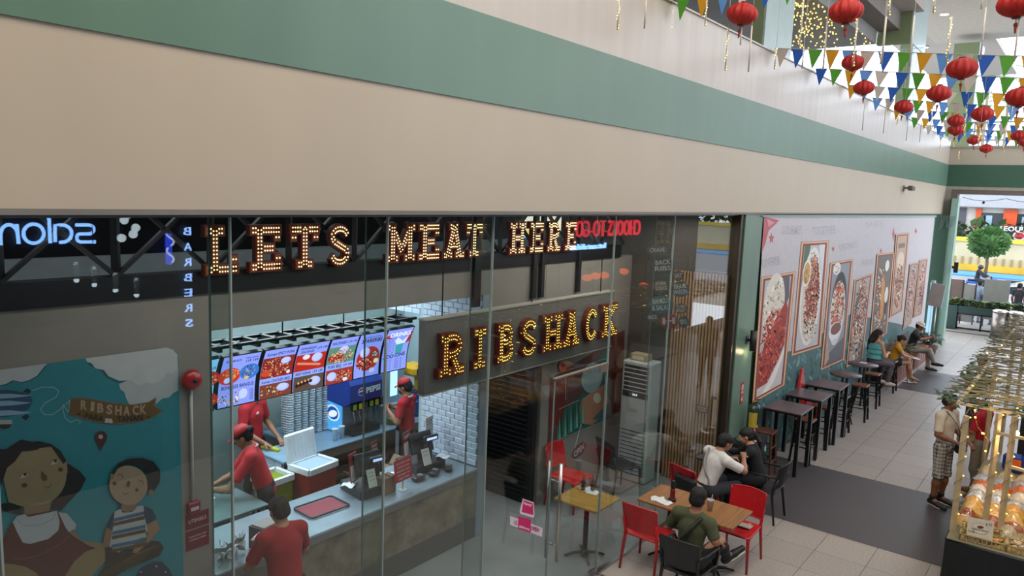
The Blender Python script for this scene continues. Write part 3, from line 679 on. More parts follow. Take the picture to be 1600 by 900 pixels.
def dish(F, shapes):
    for sh in shapes:
        kind, args, col = sh[0], sh[1], sh[2]
        if kind == 'P': bn.poly([F(u, v) for u, v in args], col)
        elif kind == 'E':
            cu, cv, ru, rv = args; bn.poly([F(cu+ru*math.cos(2*PI*i/20), cv+rv*math.sin(2*PI*i/20)) for i in range(20)], col)
        elif kind == 'S':
            cu, cv, ru, rv, n, size = args
            for c_ in col:
                bn.c(c_)
                for _ in range(n//len(col)):
                    a, r = random.uniform(0, 2*PI), math.sqrt(random.random()); u, v = cu+ru*r*math.cos(a), cv+rv*r*math.sin(a)
                    if not (0 < u < 1 and 0 < v < 1): continue
                    w = random.uniform(.4, 1.3)*size; th = random.uniform(-.9, .9); x, y = F(u, v)
                    bn.g.add([bn.fn(x+w*(.45*math.cos(k*PI/3)*math.cos(th)-1.25*math.sin(k*PI/3)*math.sin(th)), y+w*(.45*math.cos(k*PI/3)*math.sin(th)+1.25*math.sin(k*PI/3)*math.cos(th)), bn.h) for k in range(6)], [list(range(6))])
RED = ('#a3352a', '#c24a38', '#8a2a22', '#d9705a', '#6e1f1c', '#b8442f'); RICE = ('#ddd4c4', '#b9ac96', '#efe8da', '#a09678', '#cfc8b6'); BRN = ('#7c3328', '#9c4a36', '#5a2420', '#b5674a', '#c98a62', '#4a1c1a'); MIX = ('#d9c6a4', '#7c3a2c', '#c77a4e', '#5a3328', '#e4d9c4', '#3d5a34', '#b5452f')
F1 = framed([(1190, 433), (1243, 424), (1226, 602), (1175, 631)], 6.5, '#b7b3b4')
dish(F1, [('P', [(.68, 0), (.95, 0), (1, .2), (.85, .28), (.8, .12)], '#5b5660'), ('E', (.42, .25, .42, .3), '#d6cfc0'), ('S', (.42, .24, .42, .28, 160, 2.6), RICE), ('P', [(0, .72), (.25, .5), (.55, .36), (.9, .22), (1, .3), (.98, .6), (.75, .8), (.3, .95), (0, .97)], '#9c3026'), ('S', (.5, .62, .5, .34, 420, 2.9), RED), ('P', [(0, 1), (0, .93), (.4, .92), (.8, .75), (1, .62), (1, 1)], '#c8c4c2'), ('P', [(.2, 1), (.5, .9), (.8, .78), (1, .66), (1, .72), (.7, .93), (.5, 1)], '#e6e2da')])
F2 = framed([(1252, 378), (1295.5, 376), (1283, 542), (1236, 557)], 6, '#bdb9b8')
dish(F2, [('P', [(0, 0), (.3, 0), (.2, .2), (0, .4)], '#4d6a50'), ('E', (.5, .5, .5, .48), '#dcd8d0'), ('E', (.5, .52, .42, .42), '#cfc6b4'), ('S', (.5, .36, .3, .3, 160, 2.3), MIX), ('S', (.55, .5, .33, .36, 420, 2.6), RED+BRN), ('E', (.22, .27, .2, .13), '#e8e2d4'), ('E', (.22, .27, .16, .105), '#c79a5c'), ('S', (.22, .3, .12, .07, 40, 1.4), ('#8f6230', '#5c6a2e', '#e0b878')), ('S', (.6, .82, .3, .12, 120, 2), RICE), ('P', [(.7, 0), (1, 0), (1, .3), (.85, .2)], '#d5d3d6')])
F3 = framed([(1297.5, 411), (1333.5, 404), (1319.5, 562), (1282, 579)], 5, '#8d9096')
dish(F3, [('E', (.25, .04, .22, .06), '#ded9cc'), ('S', (.25, .04, .14, .04, 20, 1.2), MIX), ('E', (.52, .44, .46, .36), '#2b2a2e'), ('E', (.5, .5, .44, .33), '#cfccc8'), ('S', (.5, .42, .36, .25, 330, 2.2), MIX+('#c8402c', '#d8843a')), ('E', (.45, .68, .35, .09), '#dfe0e0'), ('E', (.5, .66, .3, .06), '#7c4a3a'), ('P', [(0, .92), (1, .78), (1, 1), (0, 1)], '#5c6068'), ('P', [(0, .7), (.15, .8), (.25, .95), (.05, 1), (0, 1)], '#b79a80')])
F4 = framed([(1335, 437), (1364, 427), (1348, 560), (1322, 575)], 4, '#a9a09a')
dish(F4, [('S', (.5, .4, .45, .4, 360, 2.1), MIX+BRN), ('P', [(.1, .25), (.5, .05), (.45, .12), (.15, .45)], '#55504e'), ('S', (.5, .75, .5, .25, 160, 2), BRN+RICE)])
F5 = framed([(1370.5, 397), (1397.5, 394), (1386, 520), (1358, 545)], 4, '#6d625c')
dish(F5, [('S', (.3, .5, .28, .4, 200, 1.8), MIX), ('P', [(.45, .2), (.65, .35), (.7, .75), (.5, .8), (.42, .5)], '#d18a36'), ('E', (.85, .5, .14, .1), '#e2dccb'), ('E', (.72, .13, .16, .07), '#e4dfd2'), ('P', [(.8, .6), (1, .6), (.95, .75), (.75, .72)], '#1e1a1c'), ('S', (.6, .85, .4, .13, 60, 1.6), MIX)])
F6 = framed([(1400, 366), (1421, 364), (1410, 486), (1390, 497)], 3.2, '#b89a84')
dish(F6, [('P', [(.15, .1), (.85, .1), (.85, .16), (.15, .16)], '#7c6a5e'), ('E', (.5, .33, .38, .12), '#d8c4ac'), ('S', (.5, .65, .42, .28, 260, 1.6), BRN+MIX)])
F7 = framed([(1422, 413), (1436, 410), (1424, 505), (1411, 515)], 2.4, '#a3968f'); dish(F7, [('S', (.5, .5, .45, .48, 220, 1.5), BRN+('#a38a86', '#c9b4a8'))])
F8 = framed([(1437, 407), (1450, 404), (1440, 491), (1427, 497)], 2.2, '#a8958f'); dish(F8, [('S', (.5, .5, .45, .48, 220, 1.4), BRN+('#b08a80', '#d0b8aa'))])
bn.line([(1192.5, 337.5), (1300, 337.5), (1463, 338)], 2.4, '#8fa09a')
bn.build('banner', None, label='long printed food banner with eight framed dishes hung on the green wall', cat='banner')
# ================================================================== kitchen behind the serving opening
M_tilew = mat('white_glazed_brick', '#c8d2e2', .16, var=.04, scale=3, coat=.4)
M_grout = mat('brick_grout', '#7d8494', .8)
M_inox = mat('stainless_steel', '#9da6ad', .33, metal=.85, var=.15, scale=5, detail=6)
M_plastw = mat('white_plastic', '#dfe5ea', .35)
M_wood = mat('brown_wood', '#4a3a30', .6, var=.3, scale=8, stretch=(1, .2, 1))
# tiled pier at the right end of the counter and the tiled lintel over it
tp = structure('wall_tiled_pier', G().box(-2.78, XP+.005, 6.915, 6.93, .0, 3.1), M_grout)
bw, bh = .152, .076
bm_ = G().rbox((0, 0, 0), (bw-.006, .022, bh-.006), .005).mesh('brick', M_tilew)
r = 0; z = .93
while z < 3.1:
    x = -2.78+(0 if r % 2 else -bw/2)
    while x < XP-.01:
        a, b = max(x, -2.78), min(x+bw, XP)
        if b-a > .03:
            o = link('brick', bm_, tp); o.location = ((a+b)/2, 6.909, z+bh/2); o.scale = ((b-a)/bw, 1, 1)
        x += bw
    z += bh; r += 1
lt = structure('wall_tiled_lintel', G().box(-3.6, -2.78, 7.0, 7.05, 2.72, 3.36), M_grout)
for r in range(8):
    for j in range(6):
        x = -3.58+j*bw+(0 if r % 2 else .07)
        if x+bw/2 < -2.74: o = link('brick', bm_, lt); o.location = (x+bw/2-.02, 6.994, 2.76+r*bh)
structure('wall_kitchen_far', G().box(-4.9, -2.78, 8.6, 8.7, 0, 3.4).box(-2.85, -2.78, 6.93, 8.6, 0, 3.4), mat('far_kitchen_wall', '#a9bcc2', .4))
# counter
ct = thing('serving_counter', (-2.15, 5.1, 0), 'long steel-topped serving counter with rough stone-coloured front', 'counter', world=True)
M_ctop = mat('counter_top_steel', '#9fb0bb', .3, metal=.45, var=.22, scale=5, detail=7)
G().rbox((-2.17, 5.12, .905), (.86, 3.56, .03), .008).build('worktop', M_ctop, ct)
G().box(-1.765, -1.742, 3.34, 6.9, .82, .918).build('front_trim', mat('counter_trim', '#82807e', .35, metal=.4), ct)
G().box(-1.80, -1.762, 3.34, 6.9, .28, .82).build('stone_front', mat('rough_stone_front', '#857b69', .8, var=.35, scale=5, bump=.5, detail=9, col2='#5f5748'), ct)
G().box(-1.79, -1.768, 3.34, 6.9, 0, .28).build('kick_panel', mat('kick_grey', '#55524d', .7), ct)
G().box(-2.55, -1.80, 3.36, 6.88, .0, .885).build('cabinet', mat('cabinet_dark', '#22252a', .5), ct)
# customer bench top at the left end where the tissue box stands
# serving tray
def mtray(loc, rz, label):
    t = thing('serving_tray', loc, label, 'tray', rz=rz)
    G().rbox((0, 0, .004), (.46, .32, .008), .003).build('mat', mat('tray_red', '#8e2c3c', .4), t)
    g = G(); 
    P = []
    for sx, sy in ((1, 1), (-1, 1), (-1, -1), (1, -1)):
        for k in range(5):
            a = math.atan2(sy, sx)-PI/4+PI/2*k/4; P.append((sx*.205+.04*math.cos(a), sy*.135+.04*math.sin(a), .016))
    g.tube(P, .011, 6, closed=True); g.build('rim', mat('tray_rim', '#1d2026', .4), t)
    return t
mtray((-2.2, 4.84, .921), PI/2-.05, 'red serving tray with dark rim lying on the counter')
# cash registers
M_pos = mat('register_black', '#26262b', .4)
def register(y, x, rz, lab, cash):
    t = thing('cash_register', (x, y, .921), lab, 'register', rz=rz)
    G().rbox((0, 0, .055), (.44, .46, .11), .008).box(.221, .224, -.2, .2, .02, .09).build('cash_drawer', M_pos, t)
    g = G().rbox((0, 0, .18), (.06, .08, .16), .01); Mx = Matrix.Translation((0, 0, .32)) @ Matrix.Rotation(-.35, 4, 'Y')
    g.rbox((0, 0, 0), (.03, .36, .26), .01, Mx); g.build('monitor', M_pos, t)
    G().box(-.02, -.016, -.165, .165, -.11, .11, Mx).build('screen', mat('screen_glass', '#3b4656', .1, emit=.15, ecol='#4a6a8a'), t)
    g = G().rbox((.12, .05, .25), (.04, .05, .28), .008).rbox((.13, .05, .40), (.05, .22, .07), .01); g.build('customer_display', M_pos, t)
    G().box(.1555, .157, -.03, .13, .385, .415).build('display_window', emat('display_blue', '#a9b8ff', 1.4), t)
    return t
register(5.5, -2.22, -.15, 'black cash register nearer the red tray on the counter', 1)
register(6.43, -2.3, -.1, 'black cash register beside the white tiled wall', 2)
def card(name, x, y, z, w, h, rz, tilt, bg, lines, lab, cat='sign', head=None, tc='#e8d8d8', post=0, txt='#7c2a30'):
    t = thing(name, (x, y, z), lab, cat, rz=rz)
    Mx = Matrix.Translation((0, 0, post+h/2)) @ Matrix.Rotation(tilt, 4, 'Y')
    G().box(-.004, .004, -w/2, w/2, -h/2, h/2, Mx).build('board', mat('card_'+bg.strip('#'), bg, .5), t)
    if post: G().box(-.006, .006, -.012, .012, 0, post+.02).box(-.04, .04, -.05, .05, 0, .006).build('stand', mat('card_stand', '#c8c8c8', .3), t)
    F = Mx @ Matrix(((0, 0, 1, .0045), (1, 0, 0, 0), (0, 1, 0, 0), (0, 0, 0, 1)))
    g = G()
    for k, (s, u, v, sz, wd) in enumerate(lines): text(g, s, F @ Matrix.Translation((u, v, .0005)), sz, 0, .01, width=wd)
    if lines: g.build('lettering', mat('card_ink_'+tc.strip('#'), tc, .6), t)
    if head:
        G().box(.0042, .0052, -w*.43, w*.43, -h*.46, h*.08, Mx).build('paper', mat('paper_white', '#d9d6d2', .6), t)
        g = G()
        for k in range(7): text(g, ('SENIOR CITIZEN', 'PLEASE PRESENT', 'YOUR ID CARD', 'BEFORE ORDER', 'THANK YOU', 'PWD DISCOUNT', 'ASK FOR RECEIPT')[k], F @ Matrix.Translation((0, h*.02-k*h*.065, .0015)), h*.04, 0, 0, width=w*.7)
        g.build('small_print', mat('card_ink_dark', '#3c3634', .6), t)
    return t
W_ = '#7d1f2a'
card('notice_card', -2.28, 5.34, 1.06, .17, .33, .35, -.1, W_, [], 'red-edged printed notice standing left on the first register', head=1)
card('notice_card', -2.36, 5.72, 1.17, .15, .24, .3, -.1, W_, [('PLEASE', 0, .07, .04, .11), ('ORDER', 0, .02, .04, .11), ('HERE', 0, -.03, .04, .09)], 'red PLEASE ORDER card on the first register')
card('price_slip', -2.06, 5.42, 1.03, .11, .2, -.1, -.35, '#d2cfc8', [('TOTAL', 0, .06, .02, .07), ('CASH ONLY', 0, .02, .018, .08), ('NO CHANGE', 0, -.02, .018, .08)], 'small white slip leaning on the first register', tc='#4a4442')
card('notice_card', -2.33, 6.22, 1.12, .2, .3, .35, -.1, W_, [('CASH', 0, .09, .06, .15)], 'red CASH notice card on the second register', head=1)
card('notice_card', -2.38, 6.66, 1.16, .16, .34, .2, -.08, '#cfcac4', [('CASHLESS', 0, .12, .03, .13), ('SCAN TO PAY', 0, .08, .022, .13), ('THANK YOU', 0, .0, .022, .12)], 'white payment notice standing right on the second register', tc='#7d1f2a')
card('price_slip', -2.1, 6.33, 1.03, .12, .2, -.05, -.35, '#cbc9c2', [('RECEIPT', 0, .06, .022, .09), ('NO. 0042', 0, .02, .02, .08)], 'small white slip leaning on the second register', tc='#4a4442')
card('counter_sign', -1.93, 5.78, .921, .3, .26, .1, -.12, '#9c2c34', [('DON\'T PARTY ALONE', 0, .08, .032, .24), ('INVITE YOUR', 0, .035, .032, .2), ('BARKADA TODAY', 0, -.01, .032, .24), ('AND ENJOY THE', 0, -.055, .032, .22), ('BEST RIBS', 0, -.098, .032, .17)], 'red lettered counter sign on a small stand', tc='#e6b9b4', post=.12)
# packages beside the registers
t = thing('paper_box', (-2.02, 5.6, .921), 'brown paper box standing beside the first register', 'box', rz=.1)
G().rbox((0, 0, .1), (.14, .2, .2), .005).build('carton', mat('kraft_brown', '#77604a', .8), t); G().box(-.07, .07, -.002, .002, .2, .215).build('flap', mat('kraft_brown2', '#8a7158', .8), t)
for i, (x, y, c, lab) in enumerate(((-2.0, 6.1, '#3a2f2c', 'dark leather card holder between the registers'), (-1.98, 6.35, '#2b2b30', 'black card terminal left of the second register slip'), (-1.96, 6.58, '#1f1f24', 'black card terminal nearest the tiled wall'))):
    t = thing('card_terminal', (x, y, .921), lab, 'terminal', rz=.4*i)
    G().rbox((0, 0, .035), (.1, .16, .05), .012).build('body', mat('term_'+c.strip('#'), c, .4), t); G().rbox((0, .03, .064), (.07, .06, .012), .004).build('keypad', mat('keypad_grey', '#6d7078', .5), t)
def paper(x, y, z, s, rz, lab, n=3, col='#e4e8ec'):
    g = G()
    def f(u, v):
        a = (u-.5)*s; b = (v-.5)*s*.8; return Vector((a*math.cos(rz)-b*math.sin(rz)+x, a*math.sin(rz)+b*math.cos(rz)+y, z+.012*math.sin(u*7+x*9)*math.cos(v*6)+.014))
    g.grid(f, 7, 6); g.build('paper', mat('loose_paper', col, .7), None, label=lab, cat='paper')
paper(-2.25, 5.25, 1.035, .15, .3, 'crumpled white paper on the first register drawer'); paper(-2.12, 6.85-.2, 1.035, .16, .5, 'white paper on the second register drawer'); paper(-2.35, 5.95, .925, .2, .2, 'white paper lying between the two registers')
# tissue pile, bags and phone at the left end
g = G(); random.seed(3)
for k in range(16):
    c = Vector((-1.95+random.uniform(-.16, .12), 3.62+random.uniform(-.16, .16), .95+random.uniform(0, .1)))
    a = Vector((random.uniform(-.09, .09), random.uniform(-.09, .09), random.uniform(.0, .08))); b = Vector((random.uniform(-.08, .08), random.uniform(-.08, .08), random.uniform(-.03, .06)))
    g.grid(lambda u, v: c+a*(u-.5)*1.6+b*(v-.5)*1.6+Vector((0, 0, .02*math.sin(u*9+v*5))), 4, 4)
g.build('plastic_bag', mat('clear_bag', '#b9bcbd', .25, var=.5, scale=30), None, label='crumpled clear plastic bag on the left end of the counter', cat='bag')
t = thing('paper_bag', (-1.9, 3.95, .921), 'dark open paper bag beside the red-shirted customer', 'bag', rz=.2)
G().box(-.1, .1, -.12, .12, 0, .22).build('bag_body', mat('bag_dark', '#3b3532', .8), t); G().rbox((0, 0, .225), (.16, .2, .02), .004).build('contents', mat('bag_inside', '#8d8a86', .7), t)
# ------------------------------------------------------------------ menu screens hung on two rails
def SC(y0, y1, label, draw):
    t = thing('menu_screen', (-2.3, (y0+y1)/2, 2.24), label, 'menu screen', 'lit menu screens over the counter', world=True)
    xt, zt, xb, zb = -2.24, 2.755, -2.37, 2.235; L = math.hypot(xt-xb, zt-zb); w = y1-y0; vd = Vector((xt-xb, 0, zt-zb)).normalized(); nn = Vector((vd.z, 0, -vd.x))
    def fn(u, v, h):
        kk = min(7, max(0, int(v/L*8+1e-6))); f_ = v/L*8-kk; b0, b1 = .14*(kk/8)*(1-kk/8), .14*((kk+1)/8)*(1-(kk+1)/8); bow = b0+(b1-b0)*f_; p = Vector((xb, y0, zb))+Vector((0, u, 0))+vd*v+nn*(h-bow+.02); return p
    g = G()
    for k in range(8):
        v0, v1 = L*k/8, L*(k+1)/8
        P = [fn(u, v, h) for h in (-.055, -.001) for u, v in ((-.015, v0-.012*(k == 0)), (w+.015, v0-.012*(k == 0)), (w+.015, v1+.012*(k == 7)), (-.015, v1+.012*(k == 7)))]
        g.add(P, [(0, 3, 2, 1), (4, 5, 6, 7), (0, 1, 5, 4), (1, 2, 6, 5), (2, 3, 7, 6), (3, 0, 4, 7)])
    g.build('housing', mat('screen_housing', '#14151b', .35), t)
    p = Print(fn, 'lit', glowing, .0004)
    def cutpoly(pts, col):
        p.c(col)
        for k in range(8):
            P = pts
            for lim, sg in ((L*k/8, 1), (L*(k+1)/8, -1)):
                Q = []
                for a_, b_ in zip(P, P[1:]+P[:1]):
                    ia, ib = (a_[1]-lim)*sg >= 0, (b_[1]-lim)*sg >= 0
                    if ia: Q.append(a_)
                    if ia != ib: t_ = (lim-a_[1])/(b_[1]-a_[1]); Q.append((a_[0]+(b_[0]-a_[0])*t_, lim))
                P = Q
                if len(P) < 3: break
            if len(P) >= 3: p.g.add([fn(x, y, p.h) for x, y in P], [list(range(len(P)))])
        return p
    p.poly = cutpoly
    def split(poly): return poly
    for k in range(8): p.h = 0; p.poly([(0, L*k/8), (w, L*k/8), (w, L*(k+1)/8), (0, L*(k+1)/8)], '#8f9dff' if label.find('leftmost') < 0 else '#7fc0f0')
    p.h = .003; draw(p, w, L); p.build('display', t)
    return t
SR = ('#b0342a', '#d8775a', '#7c201e', '#e6a184', '#94302a'); PRK = ('#7c2a24', '#a8493a', '#d0805e', '#5c1c1c', '#e2b08c')
def food(p, cx, cy, rx, ry, n, cols, size=.012): p.speck(inell(cx, cy, rx, ry), n, size, cols, None, .55, (cx-rx, cy-ry, cx+rx, cy+ry))
def rice(p, cx, cy, r, ry=None): p.ell(cx, cy, r, ry or r*1.1, '#aab4ff'); p.ell(cx-r*.1, cy+r*.1, r*.8, (ry or r)*.85, '#c2caff')
def band(p, w, y, h, c='#9aa8ff'): p.poly([(0, y), (w, y), (w, y+h), (0, y+h)], c)
def prices(p, w, y, k=2):
    for i in range(k): p.text('%d' % (119+i*20), w*(.62+.19*i), y, w*(.76+.19*i), y, .026, '#202850', .03)
INK = '#262c5c'
def d0(p, w, L):
    p.ell(w*.6, L*.6, w*.6, L*.17, '#a83028'); food(p, w*.6, L*.6, w*.5, L*.14, 70, MIX+('#4c8a3c',)); p.ell(w*.6, L*.2, w*.6, L*.15, '#a83028'); food(p, w*.6, L*.2, w*.5, L*.12, 60, MIX); prices(p, w, L*.82, 2); p.text('SISIG', w*.08, L*.92, w*.5, L*.92, .03, INK)
def d1(p, w, L):
    p.ell(w*.25, L*.58, w*.3, L*.17, '#c03a2a'); food(p, w*.27, L*.62, w*.22, L*.1, 70, ('#e0905a', '#c86a3a', '#f0b080')); rice(p, w*.2, L*.5, w*.09, .03); p.ell(w*.78, L*.62, w*.27, L*.16, '#3f74c8'); food(p, w*.75, L*.63, w*.18, L*.11, 70, ('#3a3c54', '#6c7090', '#24263c', '#9aa0b8')); p.ell(w*.72, L*.5, w*.07, .018, '#e0b878')
    p.text('BLUE MARLIN', w*.08, L*.9, w*.48, L*.9, .024, INK, .02); p.text('TUNA PANGA', w*.58, L*.92, w*.95, L*.92, .02, INK, .02); prices(p, w, L*.855, 2); p.text('BONELESS BANGUS', w*.06, L*.36, w*.94, L*.36, .036, INK, .02); food(p, w*.3, L*.14, w*.34, L*.13, 110, ('#9a8478', '#c8b4a4', '#5c4840', '#e8dccc')); p.ell(w*.66, L*.2, w*.12, .05, '#c2caff')
    for k in range(7): p.text('109', w*.84, L*(.06+.032*k), w*.94, L*(.06+.032*k), .012, INK, .02)
def d2(p, w, L):
    p.poly([(0, L*.38), (w, L*.38), (w, L*.82), (0, L*.82)], '#8a2c28'); food(p, w*.45, L*.6, w*.44, L*.2, 220, PRK); rice(p, w*.72, L*.72, w*.16, .04); p.ell(w*.15, L*.5, w*.15, .035, '#c84a30'); p.ell(w*.86, L*.46, w*.06, .02, '#d8dcff'); p.text('Korean SPICY PORK', w*.08, L*.9, w*.94, L*.9, .034, INK, .02); band(p, w, L*.27, L*.12); p.text('Korean CHICKEN BBQ', w*.06, L*.32, w*.94, L*.32, .03, INK, .02); p.poly([(0, 0), (w, 0), (w, L*.27), (0, L*.27)], '#7c4034'); food(p, w*.4, L*.14, w*.4, L*.1, 110, MIX); rice(p, w*.72, L*.17, w*.2, .04)
def d3(p, w, L):
    p.poly([(0, L*.4), (w, L*.4), (w, L*.76), (0, L*.76)], '#b52c22'); rice(p, w*.7, L*.66, w*.18, .055); p.ell(w*.33, L*.7, w*.12, .03, '#d8dcff'); p.ell(w*.33, L*.7, w*.07, .018, '#f0e0c0')
    for k in range(12): p.ell(w*(.1+.065*k), L*(.58-.008*k), w*.045, .014, '#e08a70', .4)
    p.text('HUNGARIAN', w*.06, L*.91, w*.56, L*.91, .03, INK, .02).text('SAUSAGE', w*.1, L*.83, w*.52, L*.83, .03, INK, .02); prices(p, w, L*.88, 2); band(p, w, L*.3, L*.1); p.text('BEEF KEBAB', w*.05, L*.35, w*.55, L*.35, .028, INK, .02); prices(p, w, L*.35, 2); p.poly([(0, 0), (w, 0), (w, L*.3), (0, L*.3)], '#5c4a40'); rice(p, w*.7, L*.16, w*.2, .05)
    for k in range(5): p.ell(w*(.12+.11*k), L*(.12+.015*k), w*.06, .02, '#3a2018', .3); p.ell(w*(.16+.11*k), L*(.17+.012*k), w*.03, .012, '#d8b48a', .3)
def d4(p, w, L):
    p.poly([(0, L*.42), (w, L*.42), (w, L*.8), (0, L*.8)], '#5f8a78'); rice(p, w*.55, L*.72, w*.18, .05); p.ell(w*.3, L*.55, w*.3, .05, '#a8342a'); food(p, w*.5, L*.58, w*.44, L*.15, 200, PRK+('#f0d8a8',)); p.text('BACKRIBS', w*.06, L*.9, w*.56, L*.9, .034, INK, .02); prices(p, w, L*.9, 2); band(p, w, L*.3, L*.12); p.text('PORK BBQ', w*.06, L*.36, w*.55, L*.36, .036, INK, .02); prices(p, w, L*.36, 2); p.poly([(0, 0), (w, 0), (w, L*.3), (0, L*.3)], '#9c3a30'); food(p, w*.6, L*.14, w*.36, L*.12, 140, PRK); rice(p, w*.22, L*.16, w*.18, .05); p.ell(w*.72, L*.06, w*.1, .02, '#d8dcff')
def d5(p, w, L):
    p.ell(w*.52, L*.4, w*.46, L*.28, '#a83028'); rice(p, w*.35, L*.55, w*.2, .065); food(p, w*.4, L*.28, w*.34, L*.12, 150, ('#4a1a1c', '#7a2e2c', '#c8746a', '#f0b8a0', '#2c1014')); p.ell(w*.75, L*.48, w*.13, .04, '#2c2c34'); food(p, w*.75, L*.48, w*.1, .03, 40, ('#e0e0e8', '#8a8a90')); p.ell(w*.84, L*.32, w*.1, .03, '#e8d8b0'); p.ell(w*.7, L*.12, w*.12, .03, '#b8c4ff'); p.text('Something for sharing', w*.12, L*.92, w*.82, L*.93, .022, INK).text('SPARERIBS', w*.1, L*.83, w*.92, L*.83, .05, INK, .03)
def d6(p, w, L):
    p.poly([(0, L*.78), (w*.22, L*.78), (w*.22, L*.86), (0, L*.86)], '#a83040').poly([(w*.85, L*.6), (w, L*.65), (w, L*.9), (w*.92, L*.9)], '#a83040')
    p.text('DRINKS', w*.14, L*.86, w*.96, L*.86, .055, '#e8ecff', .03); p.poly([(w*.5, L*.35), (w*.75, L*.4), (w*.78, L*.68), (w*.46, L*.66)], '#3f9aa8').poly([(w*.36, L*.72), (w*.5, L*.78), (w*.7, L*.68), (w*.92, L*.8), (w*.8, L*.62), (w*.5, L*.6)], '#cfe4f0')
    for k in range(9): p.text('ICED TEA  49' if k % 2 else 'SODA  59', w*.08, L*(.42+.045*k), w*.4, L*(.42+.045*k), .012, INK, .02)
    p.text('ADD-ONS', w*.02, L*.33, w*.9, L*.35, .045, INK, .03)
    for k in range(5): p.text('RICE  25', w*.08, L*(.06+.05*k), w*.34, L*(.06+.05*k), .013, INK, .02).text('EGG  20', w*.5, L*(.06+.05*k), w*.78, L*(.06+.05*k), .013, INK, .02)
sx_ = lambda px_: at(px_, 552-(px_-348)*.152+10, x=-2.24).y
for a, b, lab, dr in ((300, 341, 'leftmost lit menu screen, half hidden by the grey wall edge', d0), (349, 407, 'lit menu screen reading BONELESS BANGUS', d1), (414, 464, 'lit menu screen reading SPICY PORK', d2), (467, 514, 'lit menu screen reading HUNGARIAN SAUSAGE', d3), (518, 560, 'lit menu screen reading BACKRIBS and PORK BBQ', d4), (563, 602, 'lit menu screen reading SPARERIBS', d5), (606, 645, 'rightmost lit menu screen reading DRINKS', d6)):
    SC(sx_(a), sx_(b), lab, dr)
rl = thing('screen_rail', (-2.4, 5, 2.8), 'black double steel rail carrying the menu screens', 'rail', world=True)
ya, yb = sx_(296), sx_(652)
G().box(-2.29, -2.25, ya, yb, 2.83, 2.86).build('front_rail', M_black, rl); G().box(-2.55, -2.51, ya, yb, 2.83, 2.86).build('back_rail', M_black, rl)
for k in range(14):
    y = ya+.1+(yb-ya-.2)*k/13; G().box(-2.56, -2.24, y-.02, y+.02, 2.80, 2.86).build('cross_bracket', M_black, rl)
for k in range(4):
    y = ya+.3+(yb-ya-.5)*k/3; G().tube([(-2.4, y, 2.85), (-2.4, y, 3.37)], .008, 6).build('hanger_rod', M_black, rl)
# ------------------------------------------------------------------ back counter and what stands on it
bc = thing('back_counter', (-4.2, 6.8, 0), 'steel back counter along the kitchen wall under the drink machine', 'counter', world=True)
G().rbox((-4.25, 7.2, .905), (1.2, 2.72, .03), .008).build('worktop', mat('back_top', '#7f9db4', .35, metal=.3, var=.1), bc)
G().box(-3.70, -3.66, 5.78, 8.58, .78, .89).build('front_rail', mat('rail_brown', '#6a5c52', .6), bc)
G().box(-4.8, -3.68, 5.78, 8.58, .42, .46).build('shelf', M_wood, bc)
for y in (5.82, 6.7, 7.6, 8.5): G().box(-3.72, -3.67, y-.03, y+.03, 0, .89).build('leg', M_wood, bc)
# stacks of takeaway containers
random.seed(5)
M_tub = mat('clear_tub', '#c3cdd4', .3, var=.2, scale=40, coat=.3)
tubm = []
for n in (23, 24, 22):
    g = G()
    for k in range(n):
        z = k*.034; g.lathe([(.044, z), (.052, z+.024), (.056, z+.026), (.056, z+.033), (.05, z+.033)], n=10)
    tubm.append(g.mesh('container_stack', M_tub))
k = 0
ord_ = ['first', 'second', 'third', 'fourth', 'fifth', 'sixth']
for row, x in enumerate((-4.30, -4.43, -4.56)):
    for j in range(6):
        y = 5.92+j*.117
        o = bpy.data.objects.new('container_stack', tubm[random.randrange(3)]); COL.objects.link(o); o.location = (x, y+row*.05, .921); o.rotation_euler = (0, 0, random.random())
        o['label'] = '%s stack from the left in the %s row of clear takeaway containers' % (ord_[j], ('front', 'middle', 'back')[row]); o['category'] = 'container stack'; o['group'] = 'tall stacks of clear takeaway containers'; k += 1
# soda machine
M_blue = mat('soda_blue', '#16358f', .3, coat=.4); 
sm = thing('soda_machine', (-4.05, 6.62, .92), 'blue and steel PEPSI soda dispenser on the back counter', 'drink machine', world=True)
sy0, sy1 = 6.5, 7.08; xf = -3.78
prof = [(xf-.62, 1.38), (xf-.1, 1.34), (xf+.03, 1.42), (xf+.03, 1.66), (xf-.1, 1.84), (xf-.62, 1.84)]
Mh = Matrix(((1, 0, 0, 0), (0, 0, 1, 0), (0, 1, 0, 0), (0, 0, 0, 1)))
g = G().prism(prof[::-1], sy0, sy1, Mh); g.build('hood', M_blue, sm)
G().box(xf-.62, xf-.14, sy0+.02, sy1-.02, .94, 1.38).build('cabinet', M_inox, sm)
G().box(xf-.4, xf+.02, sy0+.05, sy1-.02, .94, 1.0).box(xf-.1, xf+.03, sy0+.05, sy1-.02, 1.0, 1.02).build('drip_tray', M_black, sm)
pp = Print(lambda x, z, h: Vector((x, sy0+.018-h, z)), 'lit2', lambda p_, c: emat(p_+c, c, .9), .001)
pp.poly([(xf-.6, .94), (xf-.16, .94), (xf-.16, 1.37), (xf-.6, 1.37)], '#4aa8f0').ell(xf-.36, 1.2, .15, .12, '#cfe8ff').ell(xf-.36, 1.2, .12, .095, '#1a4fb0').ell(xf-.36, 1.19, .1, .05, '#e8f2ff', .3)
pp.build('side_panel', sm)
pl = Print(lambda y, z, h: Vector((xf+.032+h, y, z)), 'logo', paint, .001)
